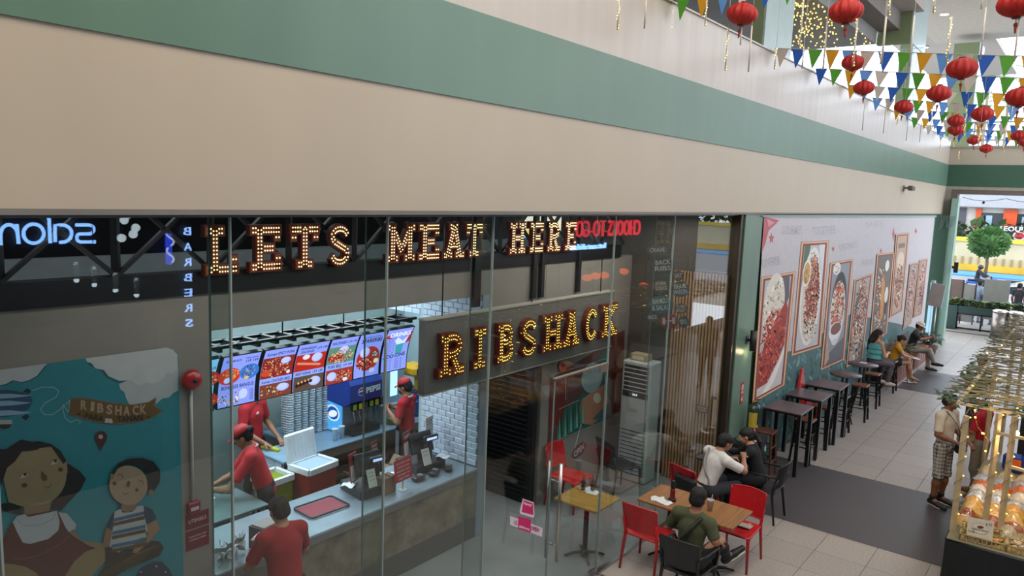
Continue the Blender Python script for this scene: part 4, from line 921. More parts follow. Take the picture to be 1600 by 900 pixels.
pl.ell(sy0+.2, 1.55, .06, .06, '#e8ecf4').ell(sy0+.2, 1.55, .052, .052, '#1d49b8', 0, 16, 180, 360).ell(sy0+.2, 1.55, .052, .052, '#c8202c', 0, 16, 0, 180).poly([(sy0+.15, 1.545), (sy0+.25, 1.555), (sy0+.25, 1.575), (sy0+.15, 1.56)], '#e8ecf4').text('PEPSI', sy0+.28, 1.55, sy0+.54, 1.56, .075, '#e8ecf4', .05)
pl.build('logo', sm)
for k in range(6):
    y = sy0+.10+k*.10; g = G().rbox((xf-.02, y, 1.34), (.07, .075, .12), .015); v = g.build('valve', M_black, sm)
    G().box(xf+.016, xf+.019, y-.03, y+.03, 1.30, 1.38).build('flavour_plate', mat('plate_%d' % (k % 3), ('#8fae2c', '#c8b428', '#4a4f58')[k % 3], .4), v)
    G().tube([(xf-.02, y, 1.29), (xf-.01, y, 1.22), (xf+.02, y, 1.15), (xf-.01, y, 1.10)], .007, 6).build('lever', M_steel, sm)
for i, (x, y, lab) in enumerate(((-3.84, 6.32, 'clear plastic cup left of the soda machine'), (-3.86, 6.45, 'clear plastic cup touching the soda machine'))):
    G().lathe([(.03, 0), (.045, .16), (.047, .165), (.043, .165)], (x, y, .921), 12).build('plastic_cup', mat('cup_clear', '#bcd0de', .2), None, label=lab, cat='cup')
t = thing('juice_dispenser', (-4.0, 7.5, .92), 'pale lit juice dispenser right of the soda machine', 'drink machine', world=True)
G().box(-4.3, -3.85, 7.22, 7.7, .92, 1.2).box(-4.3, -3.95, 7.22, 7.7, 1.2, 1.72).build('housing', mat('disp_grey', '#8fa2ae', .4), t); G().box(-3.95, -3.945, 7.42, 7.56, 1.3, 1.68).build('light_panel', emat('panel_light', '#9fd0ff', 1.6), t); G().box(-3.95, -3.94, 7.25, 7.38, 1.0, 1.15).build('label_plate', mat('plate_w', '#c8ccd0', .5), t)
t = thing('mixer', (-3.9, 8.0, .92), 'yellow and dark blue kitchen mixer near the capped worker', 'mixer', world=True)
G().rbox((-4.0, 8.0, 1.05), (.4, .34, .26), .03).rbox((-4.05, 8.05, 1.2), (.3, .3, .2), .03).build('base', mat('mixer_blue', '#1c3a6c', .4), t); G().rbox((-4.0, 7.95, 1.62), (.34, .3, .18), .05).rbox((-3.95, 8.05, 1.42), (.16, .18, .4), .04).build('head', mat('mixer_yellow', '#c89a1c', .4), t); G().box(-3.828, -3.822, 7.85, 8.0, 1.57, 1.67).build('emblem', M_black, t)
for i, (x, y, r, h, c, lab) in enumerate(((-3.82, 7.35, .08, .1, '#5f7a34', 'green vegetable bowl behind the capped worker'), (-3.75, 7.5, .04, .1, '#b8c4c8', 'small glass jar on the back counter'), (-3.74, 7.64, .05, .08, '#c8cdd0', 'small steel cup on the back counter'))):
    G().lathe([(r*.7, 0), (r, h*.8), (r, h), (r*.85, h)], (x, y, .921), 12).build('bowl', mat('bowl_'+c.strip('#'), c, .4), None, label=lab, cat='bowl')
# prep counter with white-tiled front in the middle, coolers
t = thing('tiled_island', (-3.95, 5.5, 0), 'white tiled island bench with a steel lid top', 'bench', world=True)
G().box(-4.25, -3.72, 5.42, 5.76, 0, .86).build('body', M_grout, t)
bmk = G().rbox((0, 0, 0), (.02, bw-.006, bh-.006), .005).mesh('brick', M_tilew)
for r in range(11):
    for j in range(3):
        y = 5.42+.08+j*bw*.98-(0 if r % 2 else .05)
        if y+bw/2 > 5.80 or y-bw/2 < 5.38: continue
        o = link('brick', bmk, t); o.matrix_parent_inverse = PINV[t.name]; o.location = (-3.714, y, .06+r*bh)
bmx = G().rbox((0, 0, 0), (bw-.006, .02, bh-.006), .005).mesh('brick', M_tilew)
for r in range(11):
    for j in range(5):
        x = -4.25+.08+j*bw+(0 if r % 2 else .04)
        if x+bw/2 > -3.70: continue
        o = link('brick', bmx, t); o.matrix_parent_inverse = PINV[t.name]; o.location = (x, 5.412, .06+r*bh)
G().rbox((-3.97, 5.58, .885), (.6, .4, .04), .01).build('lid', mat('lid_blue', '#8fb2cc', .35, metal=.2), t)
def cooler(name, loc, d, body, lid, lab, openlid, rz=0):
    t = thing(name, loc, lab, 'cooler', rz=rz); w, l, h = d
    g = G(); 
    for k, (z0, z1, s) in enumerate(((0, h*.06, .92), (h*.06, h*.94, 1), )):
        g.add([(x*w/2*s*(.93 if zz == z0 else 1), y*l/2*s*(.93 if zz == z0 else 1), zz) for zz in (z0, z1) for x, y in ((-1, -1), (1, -1), (1, 1), (-1, 1))], [(0, 3, 2, 1), (4, 5, 6, 7), (0, 1, 5, 4), (1, 2, 6, 5), (2, 3, 7, 6), (3, 0, 4, 7)])
    for k in (.35, .42, .49) if openlid == 2 else (): g.box(-w/2*1.0, w/2*1.004, -l/2*1.0, l/2*1.0, h*k, h*(k+.03))
    g.build('body', body, t)
    g = G(); P = [(-w/2, -l/2), (w/2, -l/2), (w/2, l/2), (-w/2, l/2)]
    for (a, b) in zip(P, P[1:]+P[:1]): g.bar((*a, h*.97), (*b, h*.97), .05, .07)
    g.build('rim', M_plastw, t)
    if openlid == 1:
        Mx = Matrix.Translation((-w/2-.02, 0, h)) @ Matrix.Rotation(-1.75, 4, 'Y') @ Matrix.Translation((w/2, 0, 0))
        g = G().rbox((0, 0, 0), (w+.03, l+.03, .05), .02, Mx); lo = g.build('lid', M_plastw, t)
        g = G()
        for k in range(7): g.box(-w/2+.04, w/2-.04, -l/2+.05+k*l*.13, -l/2+.06+k*l*.13, -.032, -.024, Mx)
        g.build('ribs', M_plastw, lo)
        G().rbox((0, 0, h*.98), (w*.86, l*.86, .05), .02).build('inner_lid', mat('inner_lid', '#a9c0d4', .4), t)
    elif openlid == 2: G().box(-w/2*.86, w/2*.86, -l/2*.86, l/2*.86, h*.82, h*.9).build('contents', mat('cooler_inside', '#b4c4a8', .6), t)
    return t
cooler('cooler_box', (-3.36, 5.60, .45), (.36, .46, .46), mat('cooler_red', '#9c2a24', .4), 0, 'red cooler box with raised white lid', 1, .1)
t = thing('low_stand', (-3.36, 5.60, 0), 'low white tiled stand under the red cooler', 'stand', world=True)
G().box(-3.55, -3.17, 5.36, 5.84, 0, .44).build('body', M_grout, t)
for r in range(5):
    for j in range(2):
        o = link('brick', bmx, t); o.matrix_parent_inverse = PINV[t.name]; o.location = (-3.45+j*bw*1.04, 5.352, .06+r*.082)
cooler('cooler_box', (-3.52, 5.12, .42), (.34, .34, .42), mat('cooler_lime', '#8a9a20', .4), 0, 'open lime green cooler beside the bending worker', 2, .05)
t = thing('low_bench', (-3.5, 5.1, 0), 'low grey bench under the lime green cooler', 'bench', world=True)
G().rbox((-3.5, 5.1, .4), (.4, .42, .04), .01).build('top', M_inox, t)
for sx in (-.18, .18):
    for sy in (-.25, .25): G().box(-3.5+sx*.8-.02, -3.5+sx*.8+.02, 5.1+sy*.7-.02, 5.1+sy*.7+.02, 0, .38).build('leg', M_inox, t)
# cardboard boxes under the back counter
random.seed(11)
for i, (x, y, w, l, h, lab) in enumerate(((-3.0, 6.2, .36, .36, .3, 'large open cardboard box behind the first register'), (-3.1, 6.66, .4, .34, .25, 'dark cardboard box pushed under the drink machine'), (-4.05, 7.15, .45, .5, .3, 'cardboard carton on the shelf of the back counter'), (-2.85, 5.84, .2, .22, .25, 'small cardboard box in front of the larger one'))):
    z0 = .46 if i == 2 else 0
    t = thing('cardboard_box', (x, y, z0), lab, 'box', rz=0)
    h2 = h+(.35 if i in (0, 1) else 0)
    G().rbox((0, 0, h2/2), (w, l, h2), .004).build('carton', mat('cardboard_%d' % (i % 2), ('#7a6450', '#5c4c40')[i % 2], .85), t)
    for s_ in (-1, 1): G().box(-w/2, w/2, 0, l*.42, 0, .004, Matrix.Translation((0, s_*l/2, h2)) @ Matrix.Rotation(s_*.9, 4, 'X') @ (Matrix() if s_ > 0 else Matrix.Rotation(PI, 4, 'Z'))).build('flap', mat('cardboard_flap', '#8c755e', .85), t)
# left food prep table with tubs
t = thing('prep_counter', (-3.1, 3.5, 0), 'dark prep counter with food tubs behind the grey wall edge', 'counter', world=True)
G().rbox((-3.15, 3.95, .885), (.8, 1.2, .03), .008).build('worktop', mat('prep_top', '#6f8a8c', .3, metal=.3), t); G().box(-3.5, -2.8, 3.4, 4.5, .3, .34).build('shelf', M_inox, t)
for sx in (-.36, .36):
    for sy in (-.55, .55): G().box(-3.15+sx-.02, -3.15+sx+.02, 3.95+sy-.02, 3.95+sy+.02, 0, .87).build('leg', M_inox, t)
def tub(x, y, z, w, l, h, fill, lab, rim='#c8d8d2'):
    t = thing('food_tub', (x, y, z), lab, 'tub')
    g = G(); 
    for (a, b) in (((-w/2, -l/2), (w/2, -l/2)), ((w/2, -l/2), (w/2, l/2)), ((w/2, l/2), (-w/2, l/2)), ((-w/2, l/2), (-w/2, -l/2))): g.bar((*a, h/2), (*b, h/2), .006, h); g.bar((*a, h), (*b, h), .02, .01)
    g.box(-w/2, w/2, -l/2, l/2, 0, .006); g.build('tub', mat('tub_'+rim.strip('#'), rim, .3), t)
    g = G(); random.seed(int(x*100))
    for k in range(14): g.ball((random.uniform(-w*.36, w*.36), random.uniform(-l*.36, l*.36), h*.7), random.uniform(.02, .035), 6, 4)
    g.build('filling', mat('fill_'+fill.strip('#'), fill, .6, var=.4, scale=30), t, kind='stuff')
tub(-3.25, 3.98, .9, .26, .3, .08, '#4d6a48', 'clear tub of greens on the prep counter'); tub(-3.5, 3.85, .9, .2, .3, .14, '#6d8a6a', 'taller clear tub behind the greens'); tub(-3.2, 3.6, .9, .24, .24, .12, '#d08a2c', 'tub of orange peppers at the wall edge')
for i, (x, y, z, r, c, lab) in enumerate(((-2.92, 3.72, .9, .13, '#a8242c', 'red plate holding orange food'), (-2.92, 3.66, .93, .09, '#c8502c', 'orange bowl set on the red plate'))):
    G().lathe([(r*.5, 0), (r, .02), (r*1.02, .026), (r*.9, .02)], (x, y, z), 20).build('plate', mat('plate_'+c.strip('#'), c, .4), None, label=lab, cat='plate')
for k in range(9): G().lathe([(.07, 0), (.125, .016), (.128, .02), (.1, .016)], (-3.1, 3.75, .341+k*.022), 20).build('plate', mat('plate_white', '#b4bcc4', .4), None, label='white plate, %s from the bottom of the stack on the low prep shelf' % ('lowest first second third fourth fifth sixth seventh top'.split()[k]), cat='plate', group='stack of white plates')
for x, y, lab in ((-3.2, 4.15, 'blue plastic bucket under the prep counter'),): G().lathe([(.1, 0), (.13, .3), (.135, .31), (.12, .31)], (x, y, .341), 16).build('bucket', mat('bucket_blue', '#1f4a8c', .4), None, label=lab, cat='bucket')
G().tube([(-4.28, 5.46, .93), (-4.20, 5.5, .935), (-4.1, 5.54, .93), (-4.02, 5.56, .925)], [.02, .026, .025, .02], 8).build('cleaning_cloth', mat('yellow_cloth', '#c8c018', .8, var=.3, scale=20), None, label='yellow cloth held by the worker behind the menu screens', cat='cloth')
# ================================================================== figures: smooth blended surfaces from tapered limbs
def sdf(prims, res, k=.012, cut=None, pad=.03):
    """prims: ('c',a,b,ra,rb[,flatdir,flatfactor[,capplane]]) tapered limb, ('e',c,(rx,ry,rz)[,R]) ellipsoid, ('-',...) removed ellipsoid"""
    lo = np.full(3, 1e9); hi = np.full(3, -1e9)
    for p in prims:
        if p[0] == 'c':
            for q_, r in ((p[1], p[3]), (p[2], p[4])): lo = np.minimum(lo, np.array(q_)-r); hi = np.maximum(hi, np.array(q_)+r)
        elif p[0] == 'e': m = max(p[2]); lo = np.minimum(lo, np.array(p[1])-m); hi = np.maximum(hi, np.array(p[1])+m)
    lo = lo-pad; hi = hi+pad; n = np.ceil((hi-lo)/res).astype(int)+1
    ax = [lo[i]+res*np.arange(n[i]) for i in range(3)]; S_ = np.zeros(n, np.float32); neg = []
    for p in prims:
        if p[0] == '-': neg.append(p); continue
        if p[0] == 'c': l = np.minimum(np.array(p[1])-p[3], np.array(p[2])-p[4]); h = np.maximum(np.array(p[1])+p[3], np.array(p[2])+p[4])
        else: m = max(p[2]); l = np.array(p[1])-m; h = np.array(p[1])+m
        l = l-6*k; h = h+6*k; i0 = np.maximum(0, ((l-lo)/res).astype(int)); i1 = np.minimum(n, ((h-lo)/res).astype(int)+2)
        X, Y, Z = np.meshgrid(ax[0][i0[0]:i1[0]], ax[1][i0[1]:i1[1]], ax[2][i0[2]:i1[2]], indexing='ij'); P = np.stack([X, Y, Z], -1)
        if p[0] == 'c':
            a = np.array(p[1]); b = np.array(p[2]); d = b-a; L2 = d@d+1e-9; t = np.clip(((P-a)@d)/L2, 0, 1); e = P-a-t[..., None]*d
            if len(p) > 5 and p[5] is not None:
                f = np.array(p[5]); c_ = e@f; e = e+c_[..., None]*f*(1/p[6]-1); D = np.linalg.norm(e, axis=-1)-(p[3]+(p[4]-p[3])*t); D = D*.85
            else: D = np.linalg.norm(e, axis=-1)-(p[3]+(p[4]-p[3])*t)
            if len(p) > 7: D = np.maximum(D, ((P-b)@d)/math.sqrt(L2)-p[7])
        else:
            q_ = P-np.array(p[1])
            if len(p) > 3 and p[3] is not None: q_ = q_@np.array(p[3])
            r = np.array(p[2]); g_ = np.linalg.norm(q_/r, axis=-1); D = (g_-1)*g_/np.maximum(np.linalg.norm(q_/(r*r), axis=-1), 1e-6)
        S_[i0[0]:i1[0], i0[1]:i1[1], i0[2]:i1[2]] += np.exp(np.clip(-D/k, -60, 60)).astype(np.float32)
    D = np.where(S_ > 1e-20, -k*np.log(np.maximum(S_, 1e-20)), 1.0)
    if neg or cut:
        X, Y, Z = np.meshgrid(*ax, indexing='ij'); P = np.stack([X, Y, Z], -1)
        for p in neg:
            q_ = P-np.array(p[1])
            if len(p) > 3: q_ = q_@np.array(p[3])
            D = np.maximum(D, -(np.linalg.norm(q_/np.array(p[2]), axis=-1)-1)*min(p[2]))
        for (o, nn) in (cut or []): D = np.maximum(D, (P-np.array(o))@np.array(nn))
    D[0] = D[-1] = 1; D[:, 0] = D[:, -1] = 1; D[:, :, 0] = D[:, :, -1] = 1
    ins = D < 0; c = ins.astype(np.int8)
    s = sum(c[i:n[0]-1+i, j:n[1]-1+j, l:n[2]-1+l] for i in (0, 1) for j in (0, 1) for l in (0, 1))
    act = np.argwhere((s > 0) & (s < 8)); ids = -np.ones(n-1, int); ids[tuple(act.T)] = np.arange(len(act))
    acc = np.zeros((len(act), 3)); cnt = np.zeros(len(act))
    for a in range(3):
        u, w = (a+1) % 3, (a+2) % 3
        for du in (0, 1):
            for dw in (0, 1):
                o = np.zeros(3, int); o[u] = du; o[w] = dw; p0 = act+o; o2 = o.copy(); o2[a] = 1; p1 = act+o2
                d0 = D[tuple(p0.T)]; d1 = D[tuple(p1.T)]; m = (d0 < 0) != (d1 < 0); t = np.where(m, d0/np.where(m, d0-d1, 1), 0)
                q_ = p0.astype(float); q_[:, a] += t; acc[m] += q_[m]; cnt[m] += 1
    V = lo+acc/cnt[:, None]*res; F = []
    for a in range(3):
        u, w = (a+1) % 3, (a+2) % 3
        sl0 = [slice(None)]*3; sl1 = [slice(None)]*3; sl0[a] = slice(0, -1); sl1[a] = slice(1, None)
        e0 = ins[tuple(sl0)]; e1 = ins[tuple(sl1)]; E_ = np.argwhere(e0 != e1); f = e0[tuple(E_.T)]
        ok = (E_[:, u] > 0) & (E_[:, w] > 0); E_ = E_[ok]; f = f[ok]; U = np.zeros(3, int); U[u] = 1; Wv = np.zeros(3, int); Wv[w] = 1
        q_ = np.stack([ids[tuple((E_-U-Wv).T)], ids[tuple((E_-Wv).T)], ids[tuple(E_.T)], ids[tuple((E_-U).T)]], 1)
        q_[~f] = q_[~f][:, ::-1]; F.append(q_)
    return V, np.concatenate(F)
class Org:
    """collects organic pieces into one mesh with several materials"""
    def __init__(s): s.V = []; s.F = []; s.M = []; s.n = 0
    def add(s, VF, mi=0):
        V, F = VF; s.V.append(V); s.F.append(F+s.n); s.M.append(np.full(len(F), mi)); s.n += len(V); return s
    def addg(s, g, mi=0):
        V = np.array(g.v); F = [f for f in g.f]; s.V.append(V); s.extra = getattr(s, 'extra', []); s.extra += [([i+s.n for i in f], mi) for f in F]; s.n += len(V); return s
    def build(s, name, mats, parent, **k):
        F = [list(map(int, f)) for f in np.concatenate(s.F)]; M = list(np.concatenate(s.M)) if s.M else []
        for f, mi in getattr(s, 'extra', []): F.append(f); M.append(mi)
        me = bpy.data.meshes.new(name); me.from_pydata(np.concatenate(s.V).tolist(), [], F)
        for m in (mats if isinstance(mats, (list, tuple)) else [mats]): me.materials.append(m)
        me.polygons.foreach_set('material_index', [int(m) for m in M]); me.polygons.foreach_set('use_smooth', [True]*len(F)); me.update()
        return link(name, me, parent, **k)
def nrm(v): v = np.array(v, float); return v/(np.linalg.norm(v)+1e-9)
def lerp(a, b, t): return np.array(a)*(1-t)+np.array(b)*t
def hand(wrist, d, pn, side, curl=.5, s=1.0):
    """palm and five fingers; d = pointing direction, pn = palm normal, side = +1 when the thumb is on the side d x pn"""
    d = nrm(d); pn = nrm(np.array(pn)-d*np.dot(pn, d)); y = np.cross(d, pn)*side; w = np.array(wrist); P = []
    T = lambda a, b, c: tuple(w+(d*a+y*b+pn*c)*s)
    P.append(('c', T(-.02, 0, 0), T(.03, 0, 0), .026*s, .027*s, tuple(pn), .75))
    P.append(('c', T(.03, -.012, 0), T(.075, -.018, 0), .022*s, .018*s, tuple(pn), .65)); P.append(('c', T(.03, .012, 0), T(.078, .014, 0), .022*s, .018*s, tuple(pn), .65))
    for k, (yo, L) in enumerate(((-.031, .058), (-.011, .073), (.010, .078), (.030, .068))):
        c1 = curl*(1.0+.1*k); a0 = (.082, yo*.95, 0); a1 = (a0[0]+L*.5*math.cos(c1), yo*1.08, L*.5*math.sin(c1)); a2 = (a1[0]+L*.5*math.cos(c1*2.1), yo*1.1, a1[2]+L*.5*math.sin(c1*2.1))
        P.append(('c', T(*a0), T(*a1), .0095*s, .0085*s)); P.append(('c', T(*a1), T(*a2), .0085*s, .007*s))
    t0 = (.015, .026, .008); t1 = (.05, .052, .02+.01*curl); t2 = (.075, .055-.01*curl, .028+.02*curl)
    P.append(('c', T(*t0), T(*t1), .013*s, .010*s)); P.append(('c', T(*t1), T(*t2), .010*s, .008*s))
    return P
SKIN = {'a': mat('skin_light', '#b98a6c', .5, var=.06, scale=12), 'b': mat('skin_tan', '#9a6b50', .5, var=.06, scale=12), 'c': mat('skin_brown', '#7c513c', .5, var=.06, scale=12)}
M_hair = mat('black_hair', '#1a1512', .6, var=.6, scale=90, stretch=(1, 1, .15), bump=.6)
M_eye = mat('eye_white', '#d8d2c8', .3); M_iris = mat('eye_dark', '#1a1210', .2); M_lip = mat('lip', '#7c4238', .5)
def rotm(yaw=0, pitch=0, roll=0): return np.array(Matrix.Rotation(yaw, 3, 'Z') @ Matrix.Rotation(pitch, 3, 'X') @ Matrix.Rotation(roll, 3, 'Y'))
def human(label, loc, rz, H=1.68, sit=None, lean=0.0, side=0.0, head=(0, 0), J=None, skin='b', shirt=None, sleeve=.45, pants=None, plen=1.0, shoes='#1c1c20', hair='short', group=None, res=.012, girth=1.0, female=False, hands=(.5, .5), palm=None, extra=None, collar=None, hidden=(), bare=False, sole=None, name='person'):
    s = H/1.70; W_ = .93 if female else 1.0
    if sit is None:
        B = dict(pel=(0, 0, .93), hipR=(.09, 0, .90), hipL=(-.09, 0, .90), knR=(.105, .02, .49), knL=(-.105, .02, .49), anR=(.11, -.02, .085), anL=(-.11, -.02, .085))
    else:
        z = sit/s+.095; B = dict(pel=(0, 0, z), hipR=(.09, .02, z-.01), hipL=(-.09, .02, z-.01), knR=(.14, .44, z-.0), knL=(-.14, .44, z-.0), anR=(.13, .40, .085), anL=(-.13, .40, .085))
    pz = B['pel'][2]; cl, sl = math.cos(lean), math.sin(lean); cs, ss = math.cos(side), math.sin(side)
    def up(x, y, z):
        y2 = y*cl+z*sl; z2 = z*cl-y*sl; return (x*cs+z2*ss, y2, pz+z2*cs-x*ss)
    B.update(wa=up(0, 0, .13), ch=up(0, -.005, .35), nb=up(0, -.015, .495), shR=up(.175*W_, -.01, .455), shL=up(-.175*W_, -.01, .455), hd=up(0, .02, .655))
    B.update(elR=up(.21, -.03, .19), elL=up(-.21, -.03, .19), wrR=up(.21, .06, -.04), wrL=up(-.21, .06, -.04))
    if J: B.update(J)
    B = {k: np.array(v, float)*s for k, v in B.items()}
    for sd in 'RL':
        if 'to'+sd not in B: B['to'+sd] = B['an'+sd]+np.array([(.02 if sd == 'R' else -.02), .17, -.055])*s
    R = rotm(rz); root = thing(name, loc, label, 'person', group, rz=rz)
    g_ = girth; fy = (0, 1, 0)
    tors = [('c', B['pel'], B['wa'], .125*s*g_, .118*s*g_, fy, .78), ('c', B['wa'], B['ch'], .118*s*g_, .138*s*g_*W_, fy, .76), ('c', B['ch'], lerp(B['ch'], B['nb'], .8), .136*s*g_*W_, .085*s, fy, .74), ('c', lerp(B['nb'], B['shR'], .15), B['shR'], .055*s, .058*s), ('c', lerp(B['nb'], B['shL'], .15), B['shL'], .055*s, .058*s)]
    if female: tors += [('e', B['ch']+np.array([sx*.065, .085, -.03])*s, (.055*s, .05*s, .055*s)) for sx in (-1, 1)]
    arms = {}; legs = {}
    for sd in 'RL':
        arms[sd] = [('c', B['sh'+sd], B['el'+sd], .05*s, .039*s), ('c', B['el'+sd], lerp(B['el'+sd], B['wr'+sd], .35), .038*s, .037*s), ('c', lerp(B['el'+sd], B['wr'+sd], .35), B['wr'+sd], .037*s, .026*s)]
        legs[sd] = [('c', B['hip'+sd], B['kn'+sd], .082*s*g_, .056*s), ('c', B['kn'+sd], lerp(B['kn'+sd], B['an'+sd], .35), .053*s, .055*s), ('c', lerp(B['kn'+sd], B['an'+sd], .35), B['an'+sd], .055*s, .034*s), ('c', B['an'+sd], B['to'+sd], .036*s, .028*s)]
    hr = rotm(head[0], head[1]); hc = B['hd']; T = lambda x, y, z: tuple(hc+hr@(np.array([x, y, z])*s))
    neck = [('c', lerp(B['nb'], B['ch'], .15), T(0, -.02, -.05), .056*s, .05*s)]
    body = [x for x in tors]+neck
    for sd in 'RL':
        if 'arm'+sd not in hidden: body += arms[sd]
        if 'leg' not in hidden: body += legs[sd]
    body += [('e', T(0, -.01, .01), (.07*s, .085*s, .085*s), hr)]
    o = Org().add(sdf(body, res, .012))
    hp = [('e', T(0, -.014, .03), (.074*s, .092*s, .088*s), hr), ('e', T(0, .022, -.042), (.054*s, .062*s, .062*s), hr), ('e', T(0, .055, -.078), (.026*s, .026*s, .022*s), hr), ('c', T(0, .079, .012), T(0, .1, -.022), .008*s, .0125*s), ('e', T(0, .072, .03), (.045*s, .02*s, .012*s), hr),
          ('e', T(.03, .066, -.02), (.022*s, .02*s, .02*s), hr), ('e', T(-.03, .066, -.02), (.022*s, .02*s, .02*s), hr), ('e', T(0, .078, -.05), (.022*s, .012*s, .009*s), hr), ('e', T(.076, -.008, -.004), (.009*s, .02*s, .03*s), hr), ('e', T(-.076, -.008, -.004), (.009*s, .02*s, .03*s), hr)]
    o.add(sdf(hp, .0075*s, .006), 0)
    g = G()
    for sx in (-1, 1): g.ball(T(sx*.028, .0735, .010), .0115*s, 8, 6)
    o.addg(g, 1); g = G()
    for sx in (-1, 1): g.ball(T(sx*.028, .0822, .010), .0052*s, 8, 5)
    o.addg(g, 2); g = G().tube([T(-.02, .086, -.051), T(0, .0905, -.053), T(.02, .086, -.051)], .0035*s, 6); o.addg(g, 3)
    pl = palm or {}
    for sd, cu in zip('RL', hands):
        if 'hand'+sd in hidden: continue
        d = nrm(B['wr'+sd]-B['el'+sd]); d = nrm(d+np.array(pl.get('d'+sd, (0, 0, 0)))); pn = pl.get(sd, (-1 if sd == 'R' else 1, 0, 0) if sit is None and abs(d[2]) > .6 else (0, 0, -1))
        sg = 1 if sd == 'R' else -1
        dd = d; pnn = nrm(np.array(pn)-dd*np.dot(pn, dd)); yy = np.cross(dd, pnn)
        o.add(sdf(hand(B['wr'+sd]+d*.01, d, pn, -sg, cu, s*1.03), .0062, .004), 0)
    bo = o.build('body', [SKIN[skin], M_eye, M_iris, M_lip], root)
    # hair
    if hair:
        hp = [('e', T(0, -.022, .045), (.083*s, .1*s, .086*s), hr), ('e', T(0, -.05, -.01), (.078*s, .068*s, .07*s), hr)]
        cuts = [('-', T(0, .1, -.04), (.085*s, .07*s, .1*s), hr), ('-', T(.1, .02, -.05), (.035*s, .05*s, .06*s), hr), ('-', T(-.1, .02, -.05), (.035*s, .05*s, .06*s), hr)]
        if hair == 'messy': hp += [('e', T(random.uniform(-.05, .05), random.uniform(-.07, .04), .1), (.03*s, .03*s, .03*s)) for _ in range(6)]
        if hair == 'long':
            bk = T(0, -.09, -.02); e1 = tuple(np.array(bk)+np.array([-.02, -.05, -.16])*s); e2 = tuple(np.array(bk)+np.array([-.05, -.10, -.34])*s)
            hp += [('c', bk, e1, .075*s, .085*s), ('c', e1, e2, .085*s, .04*s), ('c', T(.06, -.03, .0), T(.07, -.06, -.14), .04*s, .04*s), ('c', T(-.06, -.03, .0), T(-.07, -.06, -.14), .04*s, .04*s)]
        if hair in ('bun', 'pony'):
            hp += [('e', T(0, -.12, .03), (.04*s, .04*s, .04*s))]
            if hair == 'pony': hp += [('c', T(0, -.13, .02), T(0, -.17, -.12), .035*s, .03*s), ('c', T(0, -.17, -.12), T(.0, -.16, -.22), .03*s, .012*s)]
        V_, F_ = sdf(hp+cuts, .0085*s, .008); c_ = V_-hc; r_ = c_/(np.linalg.norm(c_, axis=1)[:, None]+1e-6); a_ = np.arctan2(r_[:, 0], r_[:, 1]+.3)
        V_ = V_+r_*(.0035*np.sin(a_*23+r_[:, 2]*9)+.0025*np.sin(a_*41-r_[:, 2]*17+1)+.002*np.random.default_rng(1).standard_normal(len(V_)))[:, None]
        Org().add((V_, F_)).build('hair', M_hair, root)
    # shirt
    of = .012
    grow = lambda P, a: [(p[0], p[1], p[2], p[3]+a, p[4]+a, *p[5:]) if p[0] == 'c' else ('e', p[1], tuple(r+a for r in p[2]), *p[3:]) for p in P]
    if shirt:
        P = grow(tors, of); 
        P[0] = ('c', lerp(B['pel'], B['wa'], -.15 if sit is None else .1), B['wa'], .135*s*g_, .128*s*g_, fy, .8)
        for sd in 'RL':
            if 'arm'+sd in hidden: continue
            if sleeve > 1: P += grow(arms[sd][:2], of)+[('c', arms[sd][2][1], lerp(B['el'+sd], B['wr'+sd], .95), .05*s, .038*s, None, 1, .005)]
            elif sleeve > 0: e = lerp(B['sh'+sd], B['el'+sd], min(1, sleeve+.12)); P += [('c', B['sh'+sd], e, .066*s, .062*s, None, 1, .0)]
        nbv = nrm(B['hd']-B['ch']); P2 = P+[('-', tuple(B['nb']+nbv*.055*s), (.066*s, .072*s, .05*s))]
        sm_ = shirt if not isinstance(shirt, str) else mat('cloth_'+shirt.strip('#'), shirt, .85, var=.18, scale=14, bump=.2)
        so = Org().add(sdf(P2, res, .01)).build('shirt', sm_, root)
        if collar:
            g = G(); n = B['nb']; pts = []
            for k in range(14):
                a = 2*PI*k/14; pts.append(tuple(n+np.array([.064*math.cos(a), .068*math.sin(a)-.005, .028-.012*math.sin(a)])*s))
            g.tube(pts, .013*s, 6, closed=True); g.build('collar', mat('collar_'+collar.strip('#'), collar, .8), root)
    if pants:
        P = [('c', lerp(B['pel'], B['wa'], .15), lerp(B['hipR'], B['hipL'], .5), .132*s*g_, .125*s*g_, fy, .82)]
        for sd in 'RL':
            L = grow(legs[sd][:3], .014)
            if plen >= 1: P += [L[0], L[1], ('c', L[2][1], lerp(B['kn'+sd], B['an'+sd], .96), .068*s, .052*s, None, 1, .0)]
            elif plen > .5: e = lerp(B['kn'+sd], B['an'+sd], plen-.5); P += [L[0], ('c', B['kn'+sd], e, .075*s, .08*s, None, 1, .0)]
            else: e = lerp(B['hip'+sd], B['kn'+sd], plen*2); P += [('c', B['hip'+sd], e, .1*s*g_, .085*s, None, 1, .0)]
        cu = [(tuple(lerp(B['pel'], B['wa'], .75)), (0, 0, 1) if sit is not None else tuple(nrm(B['wa']-B['pel'])))]
        pm = pants if not isinstance(pants, str) else mat('cloth_'+pants.strip('#'), pants, .85, var=.18, scale=14, bump=.2)
        Org().add(sdf(P, res, .01, cu)).build('trousers' if plen >= 1 else 'shorts', pm, root)
